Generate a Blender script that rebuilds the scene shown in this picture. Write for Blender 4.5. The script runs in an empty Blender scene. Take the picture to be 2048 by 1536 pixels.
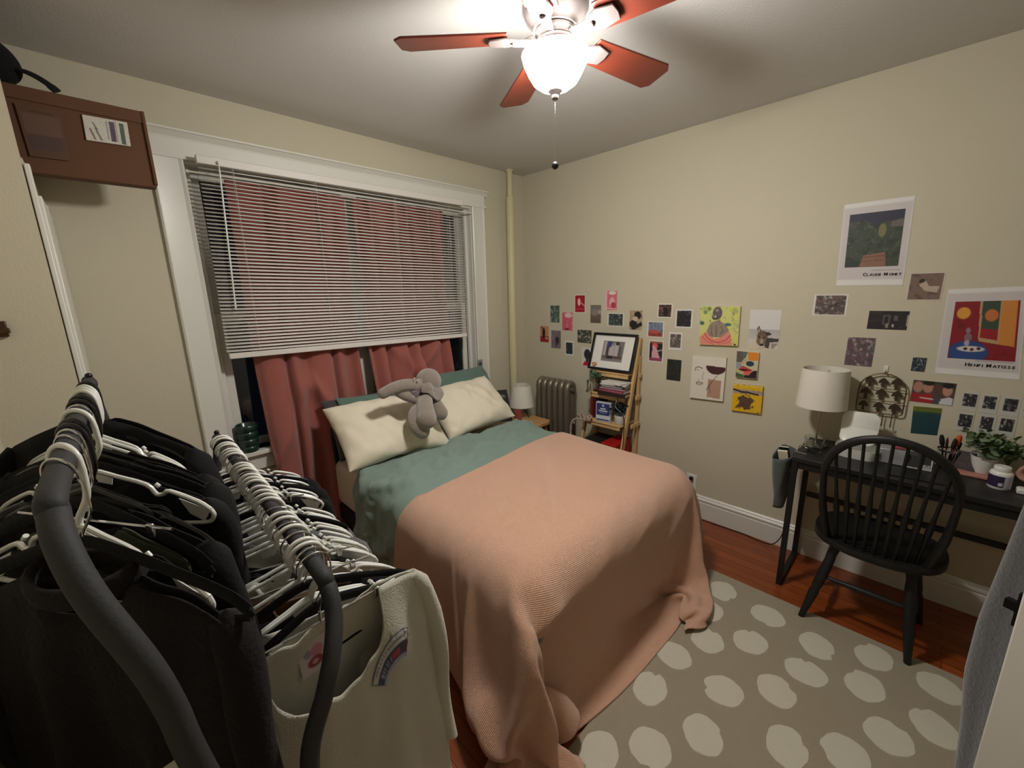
import bpy, bmesh, math, random, zlib, base64, array
from mathutils import Vector, Matrix, noise
R = math.radians; PI = math.pi
sc = bpy.context.scene
COL = sc.collection
rnd = random.Random(7)

# ------------------------------------------------------------------ camera
XR, YW, ZC = 2.81, 2.665, 2.58            # right wall, window wall, ceiling
CP = Vector((0, 0, 1.6)); FL = 820.0
_y, _p, _r = R(44.55), R(12.6), R(-1.31)
CF = Vector((math.sin(_y)*math.cos(_p), math.cos(_y)*math.cos(_p), -math.sin(_p)))
_R = Vector((math.cos(_y), -math.sin(_y), 0)); _U = _R.cross(CF)
CR = _R*math.cos(_r) + _U*math.sin(_r); CU = CR.cross(CF)
cam = bpy.data.objects.new('camera', bpy.data.cameras.new('camera')); COL.objects.link(cam)
cam.matrix_world = Matrix(((CR.x, CU.x, -CF.x, CP.x), (CR.y, CU.y, -CF.y, CP.y), (CR.z, CU.z, -CF.z, CP.z), (0, 0, 0, 1)))
cam.data.sensor_width = 36; cam.data.lens = FL/2048*36; cam.data.clip_start = .02
sc.camera = cam
def at(px, py, ax, val):
    """the point where the sight line through a pixel of the photo meets the plane ax = val"""
    d = CF*FL + CR*(px-1024) - CU*(py-768); i = 'xyz'.index(ax)
    return CP + d*((val-CP[i])/d[i])

# ------------------------------------------------------------------ materials
def lin(c):
    return tuple(((v/255)/12.92 if v/255 <= .04045 else ((v/255+.055)/1.055)**2.4) for v in c)
MATS = {}
def mat(name, rgb, rough=.6, metal=0, bump=0, scale=40, var=0, vscale=6, sheen=0, emit=0, trans=0, coat=0, alpha=1, kind=None, ior=1.45):
    m = bpy.data.materials.new(name); m.use_nodes = True
    nt = m.node_tree; b = nt.nodes['Principled BSDF']; c = (*lin(rgb), 1)
    b.inputs['Base Color'].default_value = c; b.inputs['Roughness'].default_value = rough
    b.inputs['Metallic'].default_value = metal; b.inputs['IOR'].default_value = ior
    if sheen: b.inputs['Sheen Weight'].default_value = sheen; b.inputs['Sheen Roughness'].default_value = .6
    if coat: b.inputs['Coat Weight'].default_value = coat; b.inputs['Coat Roughness'].default_value = .15
    if trans: b.inputs['Transmission Weight'].default_value = trans
    if emit: b.inputs['Emission Color'].default_value = c; b.inputs['Emission Strength'].default_value = emit
    if alpha < 1: b.inputs['Alpha'].default_value = alpha
    tc = nt.nodes.new('ShaderNodeTexCoord')
    if var:
        n = nt.nodes.new('ShaderNodeTexNoise'); n.inputs['Scale'].default_value = vscale; n.inputs['Detail'].default_value = 4
        nt.links.new(tc.outputs['Object'], n.inputs['Vector'])
        mx = nt.nodes.new('ShaderNodeMix'); mx.data_type = 'RGBA'
        mx.inputs[6].default_value = tuple(v*(1-var) for v in c[:3])+(1,); mx.inputs[7].default_value = tuple(min(1, v*(1+var)) for v in c[:3])+(1,)
        nt.links.new(n.outputs['Fac'], mx.inputs[0]); nt.links.new(mx.outputs[2], b.inputs['Base Color'])
    if bump:
        if kind == 'knit':
            w = nt.nodes.new('ShaderNodeTexWave'); w.inputs['Scale'].default_value = scale; w.bands_direction = 'X'
            w2 = nt.nodes.new('ShaderNodeTexWave'); w2.inputs['Scale'].default_value = scale; w2.bands_direction = 'Y'
            mm = nt.nodes.new('ShaderNodeMath'); mm.operation = 'MULTIPLY'
            nt.links.new(tc.outputs['UV'], w.inputs['Vector']); nt.links.new(tc.outputs['UV'], w2.inputs['Vector'])
            nt.links.new(w.outputs['Fac'], mm.inputs[0]); nt.links.new(w2.outputs['Fac'], mm.inputs[1]); h = mm.outputs[0]
        else:
            n2 = nt.nodes.new('ShaderNodeTexNoise'); n2.inputs['Scale'].default_value = scale; n2.inputs['Detail'].default_value = 6
            nt.links.new(tc.outputs['Object'], n2.inputs['Vector']); h = n2.outputs['Fac']
        bp = nt.nodes.new('ShaderNodeBump'); bp.inputs['Strength'].default_value = bump; bp.inputs['Distance'].default_value = .01
        nt.links.new(h, bp.inputs['Height']); nt.links.new(bp.outputs['Normal'], b.inputs['Normal'])
    MATS[name] = m; return m
WHITE = mat('white_gloss_paint', (222, 220, 212), .35, bump=.05, scale=30)
WALL = mat('beige_wall_paint', (201, 193, 171), .75, bump=.12, scale=160, var=.03, vscale=2)
CEIL = mat('ceiling_paint', (205, 203, 200), .85, bump=.1, scale=90, var=.04, vscale=1.5)
PIPE = mat('cream_pipe_paint', (206, 197, 160), .45)
DARK = mat('black_metal', (22, 22, 23), .45)
BLK = mat('black_paint', (20, 20, 20), .38, coat=.2)
BLKPL = mat('black_plastic', (12, 12, 13), .35)
WPL = mat('white_plastic', (226, 226, 220), .32, coat=.15)
CHROME = mat('chrome', (205, 205, 205), .16, metal=1)
NICKEL = mat('brushed_nickel', (190, 180, 165), .3, metal=1)
PINE = mat('pine_wood', (206, 170, 118), .55, var=.14, vscale=9, bump=.05, scale=60)
GLASS = mat('clear_glass', (235, 240, 240), .04, trans=1, ior=1.45)
PAPER = mat('white_paper', (228, 226, 220), .7)
FOAM = mat('grey_foam_tube', (46, 46, 48), .7, bump=.1, scale=200)
CREAMF = mat('cream_fleece', (186, 183, 168), .95, sheen=.3, bump=.25, scale=260)
BLACKF = mat('black_fabric', (7, 7, 8), .95, sheen=.01, bump=.2, scale=150)
OLIVEF = mat('olive_fabric', (52, 56, 34), .9, sheen=.1, bump=.2, scale=120)
GREYF = mat('grey_knit_fabric', (96, 96, 98), .95, sheen=.2, bump=.3, scale=150)
MAROONF = mat('dark_maroon_fabric', (19, 9, 10), .95, sheen=.01, bump=.3, scale=140)
WHITEF = mat('white_cotton', (205, 202, 190), .9, sheen=.2, bump=.2, scale=80)
BROWNF = mat('brown_patterned_fabric', (120, 88, 62), .9, var=.7, vscale=60, bump=.2, scale=80)
# vertex-coloured print (what is printed or painted on a paper, canvas or label)
PRINT = bpy.data.materials.new('printed_paper'); PRINT.use_nodes = True
_b = PRINT.node_tree.nodes['Principled BSDF']; _a = PRINT.node_tree.nodes.new('ShaderNodeAttribute'); _a.attribute_name = 'Ink'
PRINT.node_tree.links.new(_a.outputs['Color'], _b.inputs['Base Color']); _b.inputs['Roughness'].default_value = .55
# oak floor boards
def floor_mat():
    m = bpy.data.materials.new('oak_floor_boards'); m.use_nodes = True; nt = m.node_tree; b = nt.nodes['Principled BSDF']
    tc = nt.nodes.new('ShaderNodeTexCoord'); mp = nt.nodes.new('ShaderNodeMapping'); mp.inputs['Rotation'].default_value = (0, 0, R(90))
    br = nt.nodes.new('ShaderNodeTexBrick'); br.inputs['Scale'].default_value = 1; br.inputs['Brick Width'].default_value = 1.1
    br.inputs['Row Height'].default_value = .057; br.inputs['Mortar Size'].default_value = .0012; br.inputs['Mortar'].default_value = (.02, .006, .002, 1)
    br.inputs['Color1'].default_value = (*lin((164, 84, 36)), 1); br.inputs['Color2'].default_value = (*lin((132, 60, 24)), 1); br.offset = .37
    n = nt.nodes.new('ShaderNodeTexNoise'); mp2 = nt.nodes.new('ShaderNodeMapping'); mp2.inputs['Scale'].default_value = (90, 5, 1)
    n.inputs['Scale'].default_value = 1; n.inputs['Detail'].default_value = 5
    mx = nt.nodes.new('ShaderNodeMix'); mx.data_type = 'RGBA'; mx.blend_type = 'MULTIPLY'; mx.inputs[0].default_value = .55
    rmp = nt.nodes.new('ShaderNodeValToRGB'); rmp.color_ramp.elements[0].color = (.45, .4, .36, 1); rmp.color_ramp.elements[0].position = .3; rmp.color_ramp.elements[1].position = .7
    L = nt.links.new
    L(tc.outputs['Object'], mp.inputs['Vector']); L(mp.outputs[0], br.inputs['Vector']); L(tc.outputs['Object'], mp2.inputs['Vector']); L(mp2.outputs[0], n.inputs['Vector'])
    L(n.outputs['Fac'], rmp.inputs[0]); L(br.outputs['Color'], mx.inputs[6]); L(rmp.outputs[0], mx.inputs[7]); L(mx.outputs[2], b.inputs['Base Color'])
    b.inputs['Roughness'].default_value = .32; b.inputs['Coat Weight'].default_value = .25
    return m
FLOORM = floor_mat()

# ------------------------------------------------------------------ geometry helpers
WP = {}                                     # world position of every parent
def tag(o, label=None, cat=None, group=None, kind=None):
    if label: o['label'] = label
    if cat: o['category'] = cat
    if group: o['group'] = group
    if kind: o['kind'] = kind
    return o
def thing(name, label, cat, loc=(0, 0, 0), rz=0, group=None):
    o = bpy.data.objects.new(name, None); COL.objects.link(o); o.location = loc; o.rotation_euler = (0, 0, rz)
    o.empty_display_size = .05; WP[o.name] = Vector(loc)
    return tag(o, label, cat, group)
class MB:
    def __init__(s): s.v = []; s.f = []; s.m = []; s.c = None; s.uv = None
    def add(s, vs, fs, mi=0):
        n = len(s.v); s.v += [Vector(v) for v in vs]; s.f += [tuple(n+i for i in f) for f in fs]; s.m += [mi]*len(fs); return s
    def box(s, c, d, rot=None, mi=0):
        x, y, z = (k/2 for k in d); vs = [Vector((a*x, b*y, e*z)) for a in (-1, 1) for b in (-1, 1) for e in (-1, 1)]
        if rot: vs = [rot @ v for v in vs]
        c = Vector(c); vs = [v+c for v in vs]
        return s.add(vs, [(0, 1, 3, 2), (4, 6, 7, 5), (0, 4, 5, 1), (2, 3, 7, 6), (0, 2, 6, 4), (1, 5, 7, 3)], mi)
    def bb(s, x0, x1, y0, y1, z0, z1, mi=0): return s.box(((x0+x1)/2, (y0+y1)/2, (z0+z1)/2), (x1-x0, y1-y0, z1-z0), None, mi)
    def tube(s, pts, r, seg=8, closed=False, mi=0, flat=None, cap=True):
        P = [Vector(p) for p in pts]; n = len(P); rr = r if isinstance(r, (list, tuple)) else [r]*n
        T = [(P[(i+1) % n]-P[i-1] if closed or 0 < i < n-1 else (P[1]-P[0] if i == 0 else P[-1]-P[-2])).normalized() for i in range(n)]
        u = T[0].orthogonal().normalized()
        if flat is not None: u = (Vector(flat)-T[0]*Vector(flat).dot(T[0])).normalized()
        vs = []
        for i in range(n):
            if flat is not None: u = (Vector(flat)-T[i]*Vector(flat).dot(T[i])).normalized()
            else: u = (u-T[i]*u.dot(T[i])).normalized()
            w = T[i].cross(u)
            q = rr[i] if isinstance(rr[i], (list, tuple)) else (rr[i], rr[i])
            for k in range(seg):
                a = 2*PI*k/seg; vs.append(P[i]+u*(math.cos(a)*q[0])+w*(math.sin(a)*q[1]))
        fs = []
        for i in range(n if closed else n-1):
            j = (i+1) % n
            for k in range(seg): fs.append((i*seg+k, i*seg+(k+1) % seg, j*seg+(k+1) % seg, j*seg+k))
        if not closed and cap: fs += [tuple(range(seg-1, -1, -1)), tuple((n-1)*seg+k for k in range(seg))]
        return s.add(vs, fs, mi)
    def lathe(s, prof, c=(0, 0, 0), seg=32, mi=0, M=None, cap=False):
        c = Vector(c); vs = []
        for r, z in prof:
            for k in range(seg):
                a = 2*PI*k/seg; v = Vector((r*math.cos(a), r*math.sin(a), z)); vs.append(((M @ v) if M else v)+c)
        fs = [(i*seg+k, i*seg+(k+1) % seg, (i+1)*seg+(k+1) % seg, (i+1)*seg+k) for i in range(len(prof)-1) for k in range(seg)]
        if cap: fs += [tuple(range(seg-1, -1, -1)), tuple((len(prof)-1)*seg+k for k in range(seg))]
        return s.add(vs, fs, mi)
    def grid(s, nx, ny, fn, mi=0, closed=False):
        vs = [fn(i/(nx if closed else nx-1), j/(ny-1)) for j in range(ny) for i in range(nx)]
        m = nx if closed else nx-1
        return s.add(vs, [(j*nx+i, j*nx+(i+1) % nx, (j+1)*nx+(i+1) % nx, (j+1)*nx+i) for j in range(ny-1) for i in range(m)], mi)
    def ell(s, c, r, seg=16, rings=10, M=None, mi=0):
        return s.lathe([(math.sin(PI*i/rings)*1.0, -math.cos(PI*i/rings)) for i in range(rings+1)], c, seg, mi, (M or Matrix.Identity(3)) @ Matrix.Diagonal(Vector(r)))
    def prism(s, poly, O, U, V, t, mi=0):
        """2D polygon in the frame (O,U,V), extruded by t along U x V"""
        O, U, V = Vector(O), Vector(U), Vector(V); N = U.cross(V).normalized()*t; n = len(poly)
        vs = [O+U*a+V*b for a, b in poly]+[O+U*a+V*b+N for a, b in poly]
        return s.add(vs, [tuple(range(n-1, -1, -1)), tuple(range(n, 2*n))]+[(i, (i+1) % n, n+(i+1) % n, n+i) for i in range(n)], mi)
    def build(s, name, mats, parent=None, local=False, bevel=0, bseg=2, sub=0, solid=0, angle=38, smooth=True, remesh=0, weld=False):
        me = bpy.data.meshes.new(name)
        if local: org = Vector((0, 0, 0))
        elif parent is not None: org = WP[parent.name]
        else:
            lo = [min(v[i] for v in s.v) for i in range(3)]; hi = [max(v[i] for v in s.v) for i in range(3)]
            org = Vector(((lo[0]+hi[0])/2, (lo[1]+hi[1])/2, lo[2]))
        me.from_pydata([v-org for v in s.v], [], s.f)
        mats = mats if isinstance(mats, (list, tuple)) else [mats]
        for m in mats: me.materials.append(m)
        if len(mats) > 1: me.polygons.foreach_set('material_index', s.m)
        if s.c is not None:
            ca = me.color_attributes.new('Ink', 'FLOAT_COLOR', 'POINT')
            ca.data.foreach_set('color', array.array('f', [k for c in s.c for k in (*c, 1)]))
        if s.uv is not None:
            ul = me.uv_layers.new(name='UVMap')
            ul.data.foreach_set('uv', array.array('f', [k for l in me.loops for k in s.uv[l.vertex_index]]))
        bm = bmesh.new(); bm.from_mesh(me)
        if weld: bmesh.ops.remove_doubles(bm, verts=bm.verts[:], dist=1e-5)
        if s.c is None: bmesh.ops.recalc_face_normals(bm, faces=bm.faces[:])
        bm.to_mesh(me); bm.free(); me.update()
        if smooth:
            me.shade_smooth(); me.set_sharp_from_angle(angle=R(angle))
        o = bpy.data.objects.new(name, me); COL.objects.link(o)
        if parent is None:
            o.location = org; WP[o.name] = org
        else:
            o.parent = parent; WP[o.name] = org
        if remesh:
            m = o.modifiers.new('r', 'REMESH'); m.mode = 'VOXEL'; m.voxel_size = remesh; m.use_smooth_shade = True
            m = o.modifiers.new('s', 'SMOOTH'); m.factor = .6; m.iterations = 6
        if bevel:
            m = o.modifiers.new('b', 'BEVEL'); m.width = bevel; m.segments = bseg; m.limit_method = 'ANGLE'; m.angle_limit = R(40); m.harden_normals = False
        if solid:
            m = o.modifiers.new('t', 'SOLIDIFY'); m.thickness = solid; m.offset = 0
        if sub:
            m = o.modifiers.new('d', 'SUBSURF'); m.levels = sub; m.render_levels = sub
        return o
def struct(name, mb, m, **k): return tag(mb.build(name, m, **k), kind='structure')
def copy_tree(o, parent=None):
    c = o.copy(); COL.objects.link(c); c.parent = parent
    for ch in list(o.children): copy_tree(ch, c)
    return c
def lerp(a, b, t): return a+(b-a)*t
def smooth_path(pts, n=8):
    """Catmull-Rom through the points"""
    P = [Vector(p) for p in pts]; P = [P[0]*2-P[1]]+P+[P[-1]*2-P[-2]]; out = []
    for i in range(1, len(P)-2):
        for k in range(n):
            t = k/n; a, b, c, d = P[i-1:i+3]
            out.append(.5*((2*b)+(c-a)*t+(2*a-5*b+4*c-d)*t*t+(3*b-a-3*c+d)*t**3))
    return out+[P[-2]]

# ------------------------------------------------------------------ painted panels
def ink(ops, u, v):
    c = [120, 120, 120]
    for o in ops:
        k = o[0]; a = 0.
        if k == 'b': a, col = 1., o[1]
        elif k == 'r': a = 1. if o[1] <= u <= o[3] and o[2] <= v <= o[4] else 0.; col = o[5]
        elif k == 'e':
            d = math.hypot((u-o[1])/o[3], (v-o[2])/o[4]); a = max(0., min(1., (1.12-d)/.2)); col = o[5]
        elif k == 'g': a = max(0., min(1., (v-o[1])/(o[2]-o[1]))); col = o[3]
        elif k == 'n':
            q = noise.noise(Vector((u*o[2]+o[4], v*o[2], o[4])))+.5*noise.noise(Vector((u*o[2]*2.3, v*o[2]*2.3+7, o[4])))
            a = max(0., min(1., (q-o[1])*1.9)); col = o[3]
        elif k == 'p':
            P = o[1]; ins = False; j = len(P)-1
            for i in range(len(P)):
                if (P[i][1] > v) != (P[j][1] > v) and u < (P[j][0]-P[i][0])*(v-P[i][1])/(P[j][1]-P[i][1])+P[i][0]: ins = not ins
                j = i
            a = 1. if ins else 0.; col = o[2]
        elif k == 'l':
            P = o[1]; dm = 9; w = o[2]
            for (x0, y0), (x1, y1) in zip(P, P[1:]):
                dx, dy = x1-x0, y1-y0; t = max(0, min(1, ((u-x0)*dx+(v-y0)*dy)/(dx*dx+dy*dy+1e-9)))
                dm = min(dm, math.hypot(u-x0-t*dx, v-y0-t*dy))
            a = max(0., min(1., (w-dm)/w*1.6)); col = o[3]
        if a > 0: c = [c[i]+(col[i]-c[i])*a for i in range(3)]
    return lin(c)
def panel(name, TL, TR, BL, BR, ops, res=34, thick=.0008, parent=None, edge=(225, 222, 214), **kw):
    """a sheet or slab whose front shows the given painting; corners run as seen from its front"""
    TL, TR, BL, BR = map(Vector, (TL, TR, BL, BR)); w = (TR-TL).length; h = (BL-TL).length
    nx = max(3, int(res*min(1, w/h))+1); ny = max(3, int(res*min(1, h/w))+1)
    N = (BL-TL).cross(TR-TL).normalized()     # points out of the front
    m = MB(); P = lambda u, v: lerp(lerp(TL, TR, u), lerp(BL, BR, u), v)
    m.grid(nx, ny, lambda u, v: P(u, v)+N*thick); cols = [ink(ops, i/(nx-1), j/(ny-1)) for j in range(ny) for i in range(nx)]
    c4 = [P(0, 0), P(1, 0), P(1, 1), P(0, 1)]; f4 = [q+N*(thick*.999) for q in c4]
    m.add(c4+f4, [(0, 1, 2, 3), (0, 1, 5, 4), (1, 2, 6, 5), (2, 3, 7, 6), (3, 0, 4, 7)]); cols += [lin(edge)]*8
    m.c = cols
    return m.build(name, PRINT, parent, smooth=False, **kw)
def wall_print(px, name, ops, label, cat, group=None, res=34, thick=.0008, parent=None, edge=(225, 222, 214), gap=.0006):
    """px: the four corners (TL, TR, BL, BR) or (x0, y0, x1, y1) of a sheet stuck on the right wall"""
    X = XR-gap
    if isinstance(px[0], (int, float)):
        x0, y0, x1, y1 = px; xm_, ym_ = (x0+x1)/2, (y0+y1)/2; Q = lambda p, q: at(p, q, 'x', X-thick)
        a = Vector((X, Q(x0, ym_).y, Q(xm_, y0).z)); b = Vector((X, Q(x1, ym_).y, Q(xm_, y1).z))
        c = [Vector((X, a.y, a.z)), Vector((X, b.y, a.z)), Vector((X, a.y, b.z)), Vector((X, b.y, b.z))]
    else:
        c = [at(*p, 'x', X-thick) for p in px]
        for q in c: q.x = X
    o = panel(name, *c, ops, res=res, thick=thick, parent=parent, edge=edge)
    if label: tag(o, label, cat, group)
    return o, c
def text_mesh(txt, size, O, U, V, name, m, parent, off=.0012, bold=0, sx=1):
    cu = bpy.data.curves.new('t', 'FONT'); cu.body = txt; cu.size = size; cu.align_x = 'LEFT'; cu.offset = bold
    t = bpy.data.objects.new('t', cu); COL.objects.link(t); dg = bpy.context.evaluated_depsgraph_get(); dg.update()
    me = bpy.data.meshes.new_from_object(t.evaluated_get(dg)); O, U, V = Vector(O), Vector(U).normalized(), Vector(V).normalized(); N = U.cross(V)
    mb = MB(); mb.add([O+U*(v.co.x*sx)+V*v.co.y+N*off for v in me.vertices], [tuple(p.vertices) for p in me.polygons])
    bpy.data.objects.remove(t); bpy.data.curves.remove(cu)
    o = mb.build(name, m, parent, smooth=False)
    return o
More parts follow.
